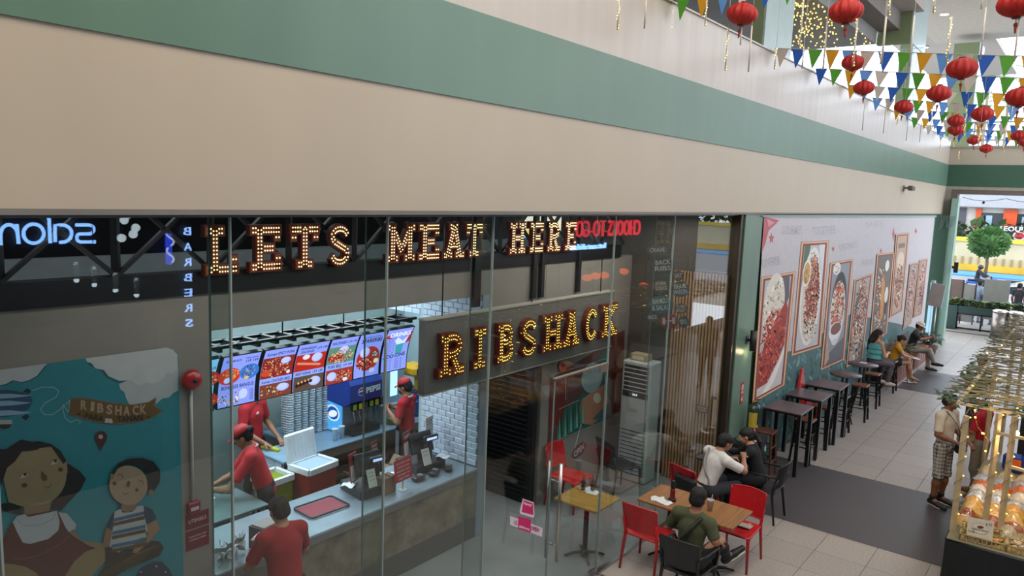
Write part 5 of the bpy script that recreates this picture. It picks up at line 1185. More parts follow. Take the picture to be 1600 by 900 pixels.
    if shoes:
        for sd in 'RL':
            a = B['an'+sd]; t = B['to'+sd]; d = nrm(t-a); hl = a-np.array([d[0], d[1], 0])*.03*s; hl[2] = min(a[2]-.03*s, hl[2])
            zf = np.array([0, 0, 1.]); P = [('c', hl, lerp(hl, t, .6), .045*s, .042*s), ('c', lerp(hl, t, .6), t+d*.03*s, .042*s, .034*s), ('c', a-np.array([0, 0, .03])*s, a+np.array([0, 0, .005])*s, .042*s, .043*s, None, 1, .0)]
            shm = mat('shoe_'+shoes.strip('#'), shoes, .5)
            sh = Org().add(sdf(P, .009, .008)).build('shoe', shm, root)
            if sole:
                zz = min(hl[2], t[2])-.035*s; g = G(); pp_ = [hl, lerp(hl, t, .55), t+d*.03*s]; dn = nrm(np.cross(np.cross(d, (0, 0, 1)), d)); g.tube([tuple(q_-dn*.034*s) for q_ in pp_], [.044*s, .046*s, .036*s], 10, flat=.32); g.build('sole', mat('sole_'+sole.strip('#'), sole, .5), sh)
    return root, B, s, T, hr
def cap(root, T, s, hr, col, brim=True, hard=False):
    g = G(); n = 18; m = Matrix([list(r)+[0] for r in hr]+[[0, 0, 0, 1]]); c = Vector(T(0, -.018, .055)); M = Matrix.Translation(c) @ m
    prof = [(.092, 0), (.093, .02), (.086, .05), (.06, .078), (.025, .09), (0, .093)]
    g.lathe([(r*s, z*s) for r, z in prof], (0, 0, 0), n, M @ Matrix.Diagonal((.96, 1.13, 1, 1)))
    cm = mat('cap_'+col.strip('#'), col, .6)
    co = g.build('cap', cm, root)
    g = G()
    if hard: g.lathe([(.09*s, -.004), (.128*s, -.012), (.13*s, -.008), (.09*s, .012)], (0, .008, 0), 20, M @ Matrix.Diagonal((.96, 1.16, 1, 1)))
    else: g.grid(lambda u, v: M @ Vector(((u-.5)*.15*s*(1-.25*v*v), (.085+.085*v*(1-(2*u-1)**2*.45))*s, (.012-.02*v-.02*(2*u-1)**2)*s)), 10, 5)
    g.build('brim', cm, co)
# ================================================================== chairs, tables, stools
M_redpl = mat('red_polypropylene', '#b3141c', .32, var=.05, coat=.2)
M_blkpl = mat('black_polypropylene', '#17181b', .4, var=.1)
def plastic_chair(name, m, label, loc, rz, arms=False, group=None, s=1.0):
    """one-piece stacking chair: facing +y in its own frame"""
    t = thing(name, loc, label, 'chair', group, rz=rz)
    w, d, hs, hb = .45, .44, .45, .83
    g = G()
    def seat(u, v):
        x = (u-.5)*w*(1-.10*(1-v)); y = (v-.5)*d; return Vector((x, y, hs-.018*math.sin(PI*u)*math.sin(PI*min(1, v*1.1))-.012*max(0, v-.85)/.15))
    for dz in (0, -.022): g.grid(lambda u, v: seat(u, v)+Vector((0, 0, dz)), 8, 8)
    for P in ([(u/8, 0) for u in range(9)], [(u/8, 1) for u in range(9)], [(0, u/8) for u in range(9)], [(1, u/8) for u in range(9)]): g.tube([tuple(seat(*p)-Vector((0, 0, .011))) for p in P], .014, 6)
    g.build('seat', m, t)
    def back(u, v):
        x = (u-.5)*w*(.92+.05*v); z = hs+.07+(hb-hs-.07)*v+.02*math.sin(PI*u)*v; y = -d/2-.01-.07*v-.045*math.sin(PI*u)*1.0+.02; return Vector((x, y, z))
    g = G()
    for dy in (0, -.016): g.grid(lambda u, v: back(u, v)+Vector((0, dy, 0)), 10, 8)
    for P in ([(u/8, 0) for u in range(9)], [(u/8, 1) for u in range(9)], [(0, u/8) for u in range(9)], [(1, u/8) for u in range(9)]): g.tube([tuple(back(*p)-Vector((0, .008, 0))) for p in P], .012, 6)
    g.build('backrest', m, t)
    for sx in (-1, 1):
        G().tube([(sx*(w/2-.02), d/2-.02, hs-.01), (sx*(w/2-.012), d/2, hs-.08), (sx*(w/2+.005), d/2+.015, 0)], [.022, .02, .014], 8).build('leg', m, t)
        G().tube([(sx*w*.462, -d/2-.05, hs+.2), (sx*w*.455, -d/2+.01, hs+.02), (sx*(w/2-.015), -d/2+.015, hs-.05), (sx*(w/2+.0), -d/2-.045, 0)], [.014, .02, .02, .014], 8).build('leg', m, t)
        if arms: G().tube([(sx*(w/2-.01), -d/2-.04, hs+.22), (sx*(w/2+.035), -d/2+.06, hs+.235), (sx*(w/2+.04), d/2-.06, hs+.225), (sx*(w/2+.02), d/2, hs+.13), (sx*(w/2), d/2-.01, hs)], .016, 8).build('armrest', m, t)
    return t
cA = plastic_chair('plastic_chair', M_redpl, 'red plastic chair with its back to us, left of the black armchair', (.255, 7.74, 0), 0)
cB = dup(cA, (1.01, 8.60, 0), PI, 'red plastic chair with a newspaper on its seat, at the right end of the table'); cB.name = 'plastic_chair'
cC = dup(cA, (.14, 9.27, 0), -.28, 'red plastic chair of the man in the white shirt'); cC.name = 'plastic_chair'
cD = dup(cA, (-1.43, 8.55, 0), -PI/2, 'red plastic chair against the grey wall inside the shop'); cD.name = 'plastic_chair'
cE = plastic_chair('plastic_armchair', M_blkpl, 'black plastic armchair of the man in the olive shirt', (.97, 7.28, 0), 0, True)
cF = dup(cE, (.76, 10.15, 0), PI/2, 'black plastic armchair of the woman in the black top'); cF.name = 'plastic_armchair'
cG = plastic_chair('plastic_chair', M_blkpl, 'black plastic chair in the dim corner inside the shop', (-1.15, 9.45, 0), -.4)
def cafe_table(loc, w, d, top, label, H=.75, rz=0, name='cafe_table'):
    t = thing(name, loc, label, 'table', rz=rz)
    G().rbox((0, 0, H-.014), (w, d, .028), .004).build('tabletop', top, t)
    for sx in ((-.3, .3) if w > 1 else (0,)):
        G().tube([(sx, 0, .04), (sx, 0, H-.03)], .032, 10).build('column', M_blkpl, t)
        g = G()
        for k in range(4):
            a = PI/4+k*PI/2; g.tube([(sx, 0, .06), (sx+.14*math.cos(a), .14*math.sin(a), .05), (sx+.25*math.cos(a), .25*math.sin(a), .015)], [.022, .02, .014], 6)
        g.lathe([(.05, .02), (.045, .08), (.034, .09)], (sx, 0, 0), 12); g.build('foot_base', M_blkpl, t)
        G().box(sx-.16, sx+.16, -.03, .03, H-.045, H-.028).build('bracket', M_blkpl, t)
    return t
M_oak = mat('striped_oak', '#9c6b3a', .4, col2='#6a4423', scale=9, stretch=(9, .35, 1), detail=5)
M_oaky = mat('yellow_oak', '#a38440', .4, col2='#87692f', scale=6, stretch=(.6, 3, 1), detail=4)
cafe_table((.62, 8.15, 0), 1.2, .64, M_oak, 'striped wooden cafe table outside the glass door')
cafe_table((-.44, 7.43, 0), .6, .56, M_oaky, 'square yellow wooden table just inside the glass')
cafe_table((.26, 10.02, 0), .68, .6, mat('dark_table', '#2a2624', .4), 'dark cafe table between the man in white and the woman in black')
cafe_table((-1.1, 8.6, 0), .0001+.5, .5, mat('brown_table', '#5c4630', .4), 'small brown table before the red chair inside the shop') if False else None
# things on the tables
def napkin(x, y, z, rz, lab, w=.16):
    g = G()
    for k, (dx, dy, r) in enumerate(((-.06, .0, .3), (.05, -.03, -.4))):
        c, s_ = math.cos(rz+r), math.sin(rz+r); g.grid(lambda u, v: Vector((x+dx+((u-.5)*w)*c-((v-.5)*w*.7)*s_, y+dy+((u-.5)*w)*s_+((v-.5)*w*.7)*c, z+.004+.02*abs(math.sin(u*5+k))*v)), 6, 5)
    g.build('napkin', mat('white_napkin', '#cdd0d0', .8), None, label=lab, cat='napkin')
napkin(.28, 7.98, .751, .2, 'crumpled white napkins on the striped table')
t = thing('condiment_holder', (.37, 8.07, .751), 'tall dark red and black bottle standing on the white napkins', 'bottle')
G().lathe([(.03, 0), (.032, .02), (.03, .14), (.026, .15)], n=12).build('bottle', mat('bottle_red', '#6c1618', .3), t); G().lathe([(.026, .15), (.03, .17), (.03, .22), (.02, .235), (.024, .25), (.01, .26)], n=12).build('cap', M_blkpl, t); G().lathe([(.045, 0), (.05, .03), (.035, .035)], n=12).build('base', M_blkpl, t)
t = thing('soft_drink_cup', (.83, 8.12, .751), 'clear plastic cup with ice beside the man in olive', 'cup')
G().lathe([(.028, 0), (.042, .13), (.045, .135), (.04, .135)], n=14).build('cup', mat('iced_cup', '#b7a7a4', .15, var=.4, scale=40, coat=.5), t); G().tube([(0, 0, .08), (.02, .0, .2)], .004, 6).build('straw', mat('straw_w', '#c9c5c0', .4), t)
napkin(-.52, 7.62, .751, .6, 'white napkin on the yellow table inside the glass', .14)
for x, y, lab in ((-.6, 7.58, 'dark sauce bottle at the back of the yellow table'), (-.5, 7.64, 'second dark sauce bottle beside the yellow table napkin')):
    t = thing('sauce_bottle', (x, y, .751), lab, 'bottle'); G().lathe([(.026, 0), (.028, .12), (.014, .15), (.014, .18)], n=10).build('bottle', mat('sauce_dark', '#2c1c18', .25), t); G().lathe([(.016, .18), (.016, .21), (.008, .22)], n=10).build('cap', mat('cap_red', '#8c2420', .4), t)
G().rbox((1.01, 8.66, .456), (.3, .12, .012), .003, ).build('newspaper', mat('newspaper', '#a39d94', .85, var=.3, scale=60), None, label='folded newspaper at the back of the right red chair seat', cat='newspaper')
# backpack over the chair of the man in white
t = thing('black_bag', (.14, 8.93, .50), 'black bag hung over the back of the red chair', 'bag', rz=-.28)
G().rbox((0, 0, .12), (.36, .09, .26), .03).build('bag_body', mat('bag_black', '#121316', .7), t); G().tube([(-.1, .0, .24), (-.09, .05, .36), (-.06, .1, .34)], .012, 6).tube([(.1, .0, .24), (.09, .05, .36), (.06, .1, .34)], .012, 6).build('straps', mat('bag_black2', '#1c1d20', .7), t, kind='stuff')
# food on the dark table
for i, (x, y, r, c, lab) in enumerate(((.12, 9.98, .11, '#8a8f96', 'steel food tray before the man in white'), (.42, 10.12, .1, '#8a8f96', 'steel food tray before the woman in black'), (.25, 10.2, .06, '#d6d4d0', 'white paper cup cluster between the two eaters'))):
    t = thing('food_tray', (x, y, .751), lab, 'tray'); G().lathe([(r*.8, 0), (r, .02), (r*1.05, .024), (r*.9, .016)], n=18).build('tray', mat('tray_'+c.strip('#'), c, .3, metal=.6), t)
    g = G(); random.seed(i+60)
    for k in range(8): g.ball((random.uniform(-r*.5, r*.5), random.uniform(-r*.5, r*.5), .028), random.uniform(.014, .03), 7, 5)
    g.build('food', mat('meal_mix', '#c7a88c', .7, col2='#7c3f2c', scale=25), t, kind='stuff')
# ------------------------------------------------------------------ bar tables and stools along the banner
M_bart = mat('bar_top_brown', '#58464a', .34, col2='#423438', scale=5, stretch=(3, .5, 1))
M_blkst = mat('bar_black_steel', '#1a1a1d', .35, metal=.3)
M_stoolw = mat('stool_wood', '#7a4a2c', .45, col2='#573320', scale=8, stretch=(1, 4, 1))
def bar_table(loc, lab, round_=False, w=.62, d=.68):
    t = thing('bar_table', loc, lab, 'table'); H = 1.05
    if round_:
        G().lathe([(.30, H-.025), (.305, H-.015), (.30, H), (0, H)], n=28).lathe([(0, H-.026), (.3, H-.025)], n=28).build('tabletop', M_bart, t)
        for k in range(4):
            a = PI/4+k*PI/2; c, s_ = math.cos(a), math.sin(a); G().tube([(.06*c, .06*s_, H-.03), (.05*c, .05*s_, .7), (.12*c, .12*s_, .35), (.24*c, .24*s_, 0)], .015, 8).build('leg', M_blkst, t)
        G().tube([(.17*math.cos(2*PI*k/16), .17*math.sin(2*PI*k/16), .25) for k in range(16)], .009, 6, closed=True).build('foot_ring', M_blkst, t)
    else:
        G().rbox((0, 0, H-.012), (w, d, .024), .004).build('tabletop', M_bart, t)
        G().box(-w/2+.02, w/2-.02, -d/2+.02, d/2-.02, H-.05, H-.024).build('apron', M_blkst, t)
        for sx in (-1, 1):
            for sy in (-1, 1): G().prism([(-.028, -.028), (.028, -.028), (.028, .028), (-.028, .028)], 0, H-.04, Matrix.Translation((sx*(w/2-.035), sy*(d/2-.035), 0))).build('leg', M_blkst, t)
    return t
def stool(loc, lab, m, rz=0, sw=.3):
    t = thing('bar_stool', loc, lab, 'stool', 'bar stools along the banner', rz=rz); H = .75
    G().rbox((0, 0, H-.018), (sw, sw, .036), .008).build('seat', m, t)
    fr = M_blkst if m is not M_wd else M_wd
    for sx in (-1, 1):
        for sy in (-1, 1): G().bar((sx*.12, sy*.12, H-.03), (sx*.165, sy*.165, 0), .03, .03).build('leg', fr, t)
    for z, e in ((.28, .152), (.5, .137)):
        for a, b in (((-e, -e), (e, -e)), ((e, -e), (e, e)), ((e, e), (-e, e)), ((-e, e), (-e, -e))): G().bar((*a, z), (*b, z), .012, .018).build('rung', M_blkst if m is not M_wd else M_steel, t)
    return t
M_wd = mat('stool_redwood', '#5e3524', .5, col2='#45251a', scale=6)
M_stooldk = mat('stool_dark_top', '#2f2a2a', .4)
bt = bar_table((.37, 12.3, 0), 'square brown bar table nearest the green pillar'); bt2 = dup(bt, (.37, 13.42, 0), None, 'second square brown bar table from the green pillar'); bt2.name = 'bar_table'
bt3 = dup(bt, (.39, 14.45, 0), None, 'third square brown bar table, before the round ones'); bt3.name = 'bar_table'
bar_table((.42, 15.6, 0), 'nearer of the two round bar tables', True); bar_table((.44, 16.9, 0), 'farther round bar table with a card on it', True)
G().box(.36, .5, 16.93, 17.02, 1.051, 1.062).build('white_card', mat('white_card', '#d8dce4', .6), None, label='small white card on the farther round bar table', cat='card')
stool((.22, 11.72, 0), 'dark red wooden stool standing by the fire extinguisher', M_wd, .05)
stool((.5, 12.86, 0), 'stool with brown seat between the first two square tables', M_stoolw)
stool((.45, 13.93, 0), 'stool with brown seat between the second and third square tables', M_stoolw)
stool((.52, 14.98, 0), 'dark topped stool between the third square table and the round one', M_stooldk)
stool((.58, 16.24, 0), 'stool with light brown seat between the two round tables', M_stoolw, .05)
stool((.52, 17.55, 0), 'stool with brown seat just beyond the farther round table', M_stoolw)
stool((.3, 18.55, 0), 'dark stool the woman in teal sits on', M_stooldk)
stool((.5, 19.35, 0), 'last dark stool, right behind the woman in teal', M_stooldk)
t = thing('floor_cone', (.12, 13.0, 1.0) if False else (.05, 13.9, 0), 'red plastic high chair back showing behind the square tables', 'chair')
G().add([(-.0, -.16, 1.05), (.05, -.16, 1.05), (.05, .16, 1.05), (0, .16, 1.05), (.0, -.03, 1.38), (.03, -.03, 1.38), (.03, .03, 1.38), (0, .03, 1.38)], [(0, 3, 2, 1), (4, 5, 6, 7), (0, 1, 5, 4), (1, 2, 6, 5), (2, 3, 7, 6), (3, 0, 4, 7)]).build('backrest', M_redpl, t)
for sy in (-.13, .13):
    for sx in (.02, .3): G().bar((sx, sy, 1.06 if sx < .1 else .72), (sx, sy, 0), .025, .025).build('leg', M_redpl, t)
G().rbox((.16, 0, .73), (.3, .3, .03), .01).build('seat', M_redpl, t)
t.name = 'high_chair'
# ------------------------------------------------------------------ benches and plants by the seated people
def bench(y0, y1, lab, striped=True):
    t = thing('wooden_bench', (.28, (y0+y1)/2, 0), lab, 'bench', world=True)
    G().rbox((.29, (y0+y1)/2, .43), (.56, y1-y0, .05), .012).build('seat', mat('bench_orange', '#8f5a32', .5, col2='#6b3f24', scale=6), t)
    n = int((y1-y0)/.16)
    for k in range(n):
        y = y0+.08+k*(y1-y0-.04)/n; G().rbox((.54, y, .215), (.04, (y1-y0)/n-.03, .38), .006).build('slat', mat('bench_slat_%d' % (k % 2), ('#9a6a62', '#7c4a44')[k % 2], .6), t)
    G().box(.02, .50, y0+.02, y1-.02, .03, .40).build('box_frame', mat('bench_frame', '#4a3228', .7), t)
    G().box(.0, .02, y0, y1, .4, .8).build('back_board', mat('bench_back', '#5c4538', .7), t)
    return t
bench(19.95, 22.1, 'wooden box bench under the girl in yellow'); bench(22.35, 24.2, 'wooden box bench under the man in the white hard hat')
structure('trim_bench_base', G().box(-.02, .6, 19.9, 24.25, 0, .03), mat('bench_base', '#a89f92', .6))
def leafplant(loc, lab, n, h, r, col, leaf=.12, cat='plant', pot=None, seed=1, droop=.5, name='leafy_plant', wd=.34):
    random.seed(seed); t = thing(name, loc, lab, cat)
    g = G(); st = G()
    for k in range(n):
        a = random.uniform(0, 2*PI); rr = r*math.sqrt(random.random()); z = h*random.uniform(.25, 1); c = Vector((rr*math.cos(a), rr*math.sin(a), z))
        d = Vector((math.cos(a), math.sin(a), random.uniform(-droop, .9))).normalized(); sd = d.cross(Vector((0, 0, 1))).normalized(); L = leaf*random.uniform(.6, 1.2); up = sd.cross(d)
        P = [c, c+d*L*.35+sd*L*wd, c+d*L*.75+sd*L*wd*.8-up*L*.05, c+d*L*1.1-up*L*.15, c+d*L*.75-sd*L*wd*.8-up*L*.05, c+d*L*.35-sd*L*wd, c+d*L*.5-up*L*.08]
        g.add(P, [(0, 1, 6), (1, 2, 6), (2, 3, 6), (3, 4, 6), (4, 5, 6), (5, 0, 6)])
        if k % 4 == 0: st.tube([(rr*.2*math.cos(a), rr*.2*math.sin(a), 0), tuple(c)], .004, 4)
    g.build('leaves', mat('leaf_'+col.strip('#'), col, .5, var=.45, scale=4), t, kind='stuff'); st.build('stems', mat('stem_brown', '#4a3f2a', .8), t, kind='stuff')
    if pot: G().lathe(pot[0], n=18).build('pot', pot[1], t)
    return t
leafplant((.36, 21.6, .46), 'olive green plant on the bench beside the girl in yellow', 70, .35, .3, '#6a7038', .13, seed=4)
leafplant((.45, 24.75, .35), 'dark green potted plant in front of the man in the white hard hat', 90, .35, .32, '#2f4a2a', .15, seed=5, pot=([(.2, -.35), (.27, -.05), (.28, .02), (.2, .02)], mat('pot_brown', '#6a4a3c', .7)))
leafplant((.34, 19.72, .03), 'small brown leafy plant behind the woman in teal', 40, .5, .18, '#5c4a2c', .14, seed=6)
for dx, lab in ((0, 'white flower sandal, the left of the pair left on the dark floor'), (.14, 'white flower sandal, the right of the pair left on the dark floor')):
    t = thing('sandal', (.66+dx, 20.7, .002), lab, 'sandal', rz=-.9); G().rbox((0, 0, .012), (.09, .25, .022), .01).build('sole', mat('sandal_sole', '#b8aea4', .7), t)
    G().tube([(-.04, .04, .02), (0, .06, .06), (.04, .04, .02)], .012, 6).ball((0, .06, .065), .022, 8, 5).build('strap', mat('sandal_strap', '#d9d4cc', .6), t)
# ------------------------------------------------------------------ fixtures
ap = at(998, 742, z=0)
ac = thing('air_conditioner', (-1.2, 10.0, 0), 'tall grey floor-standing air conditioner inside the shop', 'air conditioner', world=True)
ax0, ax1, ay0, ay1 = -1.47, -.98, 9.95, 10.3
M_ac = mat('ac_grey', '#aab0b2', .4)
G().rbox(((ax0+ax1)/2, (ay0+ay1)/2, .95), (ax1-ax0, ay1-ay0, 1.9), .02).build('body', M_ac, ac)
G().box(ax0+.04, ax1-.04, ay0-.004, ay0+.01, 1.45, 1.84).build('outlet', mat('ac_dark', '#1c1e20', .5), ac)
for k in range(5): G().box(ax0+.04, ax1-.04, ay0-.02, ay0-.003, 1.50+k*.07, 1.512+k*.07).build('louvre', M_ac, ac)
dp = G().box(ax0+.03, ax1-.03, ay0-.006, ay0-.001, 1.34, 1.43).build('display_band', mat('ac_band', '#24282a', .2), ac)
g = G(); text(g, '24.0', Matrix(((1, 0, 0, (ax0+ax1)/2), (0, 0, -1, ay0-.0085), (0, 1, 0, 1.385), (0, 0, 0, 1))), .05, 0, .01); g.build('digits', emat('digits', '#cfe8ff', 1.2), ac, kind='stuff')
for k in range(12): G().box(ax0+.03, ax1-.03, ay0-.003, ay0+.002, .12+k*.062, .132+k*.062).build('intake_slot', mat('ac_dark2', '#2a2d30', .5), ac)
t = thing('stacked_boxes', (-1.25, 10.12, 1.9), 'small carton lying on top of the air conditioner', 'box'); G().rbox((0, 0, .05), (.28, .2, .1), .004).build('carton', mat('carton_top', '#8f8468', .8), t); G().box(-.1, .1, -.102, -.1, .02, .08).build('label_patch', mat('cart_label', '#c4b890', .8), t)
t.name = 'carton'
# corrugated timber wall
tw = structure('wall_slatted', G().box(-.98, -.12, 10.56, 10.6, 0, 3.3), mat('slat_backing', '#3a2d22', .7))
sl = G().rbox((0, 0, 0), (.034, .05, 3.3), .008).mesh('slat', mat('slat_brown', '#a88a6c', .5, col2='#86694f', scale=4, stretch=(1, 1, .2)))
for k in range(17):
    o = link('slat', sl, tw, kind=None); o.location = (-.955+k*.0505, 10.535, 1.65)
g = G().box(-.46, -.28, 10.495, 10.505, 1.18, 1.28).build('small_sign', mat('sign_brown', '#5a2420', .5), None, label='small dark red CLEAN AS WE WORK sign on the slatted wall', cat='sign')
g = G(); text(g, 'CLEAN AS', Matrix(((1, 0, 0, -.37), (0, 0, -1, 10.493), (0, 1, 0, 1.25), (0, 0, 0, 1))), .03, 0, .01, width=.14); text(g, 'WE WORK', Matrix(((1, 0, 0, -.37), (0, 0, -1, 10.493), (0, 1, 0, 1.21), (0, 0, 0, 1))), .03, 0, .01, width=.14); g.build('lettering', mat('ink_cream', '#d0c4b0', .6), bpy.data.objects['small_sign'], kind='stuff')
# louvred black door in the alcove
ld = structure('door_2', G().box(-2.75, -1.8, 8.15, 8.2, 0, 2.25), mat('louvre_backing', '#0b0c0f', .6))
lm = G().box(-.4, .4, -.02, .02, -.004, .004, Matrix.Rotation(-.7, 4, 'X')).mesh('slat', mat('louvre_black', '#2c303a', .25, metal=.4))
for k in range(30):
    o = link('slat', lm, ld); o.location = (-2.32, 8.135, .1+k*.07)
link('door_frame', G().box(-1.9, -1.8, 8.11, 8.15, 0, 2.25).box(-2.75, -2.7, 8.11, 8.15, 0, 2.25).mesh('door_frame', M_black), ld, kind='structure')
# fire alarm bell, conduit and call point
bl = thing('alarm_bell', (XP+.01, at(296, 592, x=XP).y, at(296, 592, x=XP).z), 'red round fire alarm bell at the top of the white conduit', 'alarm')
Mb = Matrix.Rotation(PI/2, 4, 'Y')
G().lathe([(.05, 0), (.05, .02)], n=14, M=Mb).lathe([(.085, .02), (.088, .04), (.07, .07), (.03, .085), (0, .087)], n=24, M=Mb).build('gong', mat('alarm_red', '#a81820', .3, coat=.3), bl); G().lathe([(.022, .086), (.02, .095), (0, .097)], n=12, M=Mb).build('boss', M_black, bl)
p1 = at(293.5, 607, x=XP); p2 = at(300, 782, x=XP)
G().tube([(XP+.02, bl.location.y, bl.location.z-.06), (XP+.02, bl.location.y, p2.z)], .013, 8).build('conduit', mat('conduit_white', '#b8b6b2', .5), None, label='white vertical conduit running from bell to call point', cat='pipe')
cpb = thing('call_point', (XP, bl.location.y, p2.z-.02), 'red fire call point box under the white conduit', 'alarm', world=True)
y_, z_ = bl.location.y, p2.z
G().rbox((XP+.03, y_, z_-.05), (.05, .11, .1), .008).build('box', mat('callpoint_red', '#7a1420', .4), cpb); G().box(XP+.055, XP+.058, y_-.035, y_+.035, z_-.07, z_-.04).build('label_plate', mat('cp_label', '#b8b0ae', .5), cpb)
for (h0, h1, s1, s2, lab) in ((.12, .25, 'UTENSILS', '', 'dark red UTENSILS notice under the call point'), (.27, .44, 'PLEASE TAKE YOUR', 'UTENSILS HERE', 'lower dark red notice plate under the UTENSILS one')):
    t = thing('wall_notice', (XP+.004, y_+.03, z_-h1), lab, 'sign', world=True); G().box(XP+.002, XP+.008, y_-.06, y_+.15, z_-h1, z_-h0).build('plate', mat('notice_red', '#6a1a22', .5), t)
    g = G(); F = lambda zz: Matrix(((0, 0, 1, XP+.0085), (1, 0, 0, y_+.045), (0, 1, 0, zz), (0, 0, 0, 1)))
    text(g, s1, F(z_-(h0+h1)/2+(.03 if s2 else 0)), .045 if not s2 else .022, 0, .01, width=.16)
    if s2: text(g, s2, F(z_-(h0+h1)/2-.0), .022, 0, .01, width=.15)
    g.build('lettering', mat('notice_ink', '#c8b8b4', .6), t, kind='stuff')
# wall lamp, extinguisher and sign on the green pillar
wl = at(1175, 532, x=.08); t = thing('wall_lamp', (0, wl.y, wl.z), 'black up-and-down cylinder lamp on the green pillar', 'lamp', world=True)
G().lathe([(.05, -.16), (.052, -.158), (.052, .158), (.045, .158), (.043, .14), (0, .14)], (.1, wl.y, wl.z), 18).build('shade', M_black, t); G().box(0, .06, wl.y-.02, wl.y+.02, wl.z-.02, wl.z+.02).box(0, .012, wl.y-.05, wl.y+.05, wl.z-.06, wl.z+.06).build('bracket', M_black, t)
G().lathe([(.04, 0), (0, .004)], (.1, wl.y, wl.z+.142), 14).lathe([(0, -.003), (.04, 0)], (.1, wl.y, wl.z-.15), 14).build('bulb', emat('lamp_warm', '#ffd890', 9), t)
point('pillar_lamp', (.1, wl.y, wl.z-.2), 1.2, (1, .75, .4), .03)
ex = thing('fire_extinguisher', (.12, 11.28, 0), 'green-black fire extinguisher standing at the foot of the green pillar', 'extinguisher')
G().lathe([(.08, 0), (.085, .02), (.085, .42), (.06, .48), (.025, .5)], n=18).build('cylinder', mat('ext_dark', '#1c3a2c', .3, coat=.3), ex); G().lathe([(.02, .5), (.022, .54), (.012, .56)], n=10).build('valve', mat('ext_brass', '#a89040', .3, metal=.8), ex)
G().bar((0, 0, .56), (.1, -.02, .6), .02, .012).bar((0, 0, .54), (.1, -.02, .53), .02, .01).build('handle', M_black, ex); G().tube([(.03, -.02, .53), (.1, -.05, .45), (.1, -.06, .2)], .01, 6).build('hose', M_black, ex); G().grid(lambda u, v: Vector((.0862*math.sin((u-.2)*2.2), -.0862*math.cos((u-.2)*2.2), .14+.24*v)), 8, 1).build('label_sheet', mat('ext_yellow', '#b8a23a', .6), ex)
ex.location = (.14, 11.3, .75); 
structure('trim_ledge', G().box(0, .32, 10.72, 11.5, 0, .75), mat('ledge_dark', '#1d1e22', .5))
g = G().tube([(.2+.13*math.cos(a*PI/8), 10.95+.13*math.sin(a*PI/8)*1.3, .77) for a in range(16)], .03, 8, closed=True); g.build('steel_bowl', M_steel, None, label='shiny steel ring-shaped bowl on the dark ledge by the pillar', cat='bowl')
es = at(1159, 614, x=0.0); t = thing('extinguisher_sign', (0.0, es.y, es.z), 'small red fire extinguisher sign on the green pillar', 'sign', world=True)
G().box(0, .006, es.y-.06, es.y+.06, es.z-.17, es.z+.17).build('plate', mat('sign_red', '#a81820', .4), t)
ps = Print(lambda y, z, h: Vector((.0065+h, es.y+y, es.z+z)), 'esign', paint, .0006); ps.ell(0, .09, .04, .05, '#d8d4d0').poly([(-.01, .06), (.015, .06), (.015, .12), (-.01, .12)], '#a81820').text('FIRE', -.045, .01, .045, .01, .035, '#d8d4d0', .03).poly([(-.035, -.09), (-.012, -.09), (-.012, -.05), (.012, -.05), (.012, -.09), (.035, -.09), (0, -.14)], '#d8d4d0'); ps.build('symbols', t)
# security camera on the beige wall
sc = at(1412, 294, x=.0); t = thing('security_camera', (0, sc.y, sc.z), 'small security camera under the green band near the far corner', 'camera', world=True)
G().box(0, .02, sc.y-.06, sc.y+.06, sc.z-.08, sc.z+.08).tube([(0, sc.y, sc.z), (.12, sc.y, sc.z+.02)], .03, 8).build('bracket', mat('cam_grey', '#8a857c', .5), t); G().rbox((.2, sc.y-.1, sc.z), (.12, .34, .12), .02).build('housing', mat('cam_dark', '#5a564e', .4), t)
# ================================================================== the street beyond the exit
structure('floor_pavement', G().box(-12, 30, 31, 34.5, -.2, -.02), mat('pavement', '#a9a49c', .8, var=.1, scale=4))
structure('floor_road', G().box(-60, 90, 34.5, 62, -.25, -.06), mat('asphalt', '#8a8b92', .85, var=.15, scale=3))
structure('floor_far_ground', G().box(-80, 120, 62, 95, -.2, -.03), mat('far_ground', '#8b8878', .9))
for k in range(10):
    structure('trim_road_line', G().box(-20+k*8, -16+k*8, 44, 44.18, -.058, -.052), mat('road_paint', '#d8d6cc', .7))
structure('trim_lane_blue', G().box(-60, 90, 58, 61.6, -.06, .02), mat('blue_lane', '#3f8fd0', .6, var=.15, scale=.6))
yf = thing('road_barrier', (2, 63, 0), 'long yellow and grey roadside barrier with railings', 'barrier', world=True)
G().box(-60, 90, 62.7, 63.0, .0, .5).build('base_wall', mat('barrier_yellow', '#d9b23a', .7, var=.25, scale=1), yf)
G().box(-60, 90, 62.8, 62.9, .45, 2.1).build('panel', mat('barrier_cream', '#cfc09a', .8, var=.2, scale=.8), yf)
G().box(-60, 90, 62.7, 62.95, 2.1, 2.4).build('top_rail', mat('barrier_yellow2', '#e0c040', .7), yf)
bm2 = G().box(-.06, .06, -.06, .06, 0, .55).mesh('baluster', mat('baluster_tan', '#a58850', .7))
for k in range(70):
    o = link('baluster', bm2, yf); o.matrix_parent_inverse = PINV[yf.name]; o.location = (-14+k*.5, 62.75, .45)
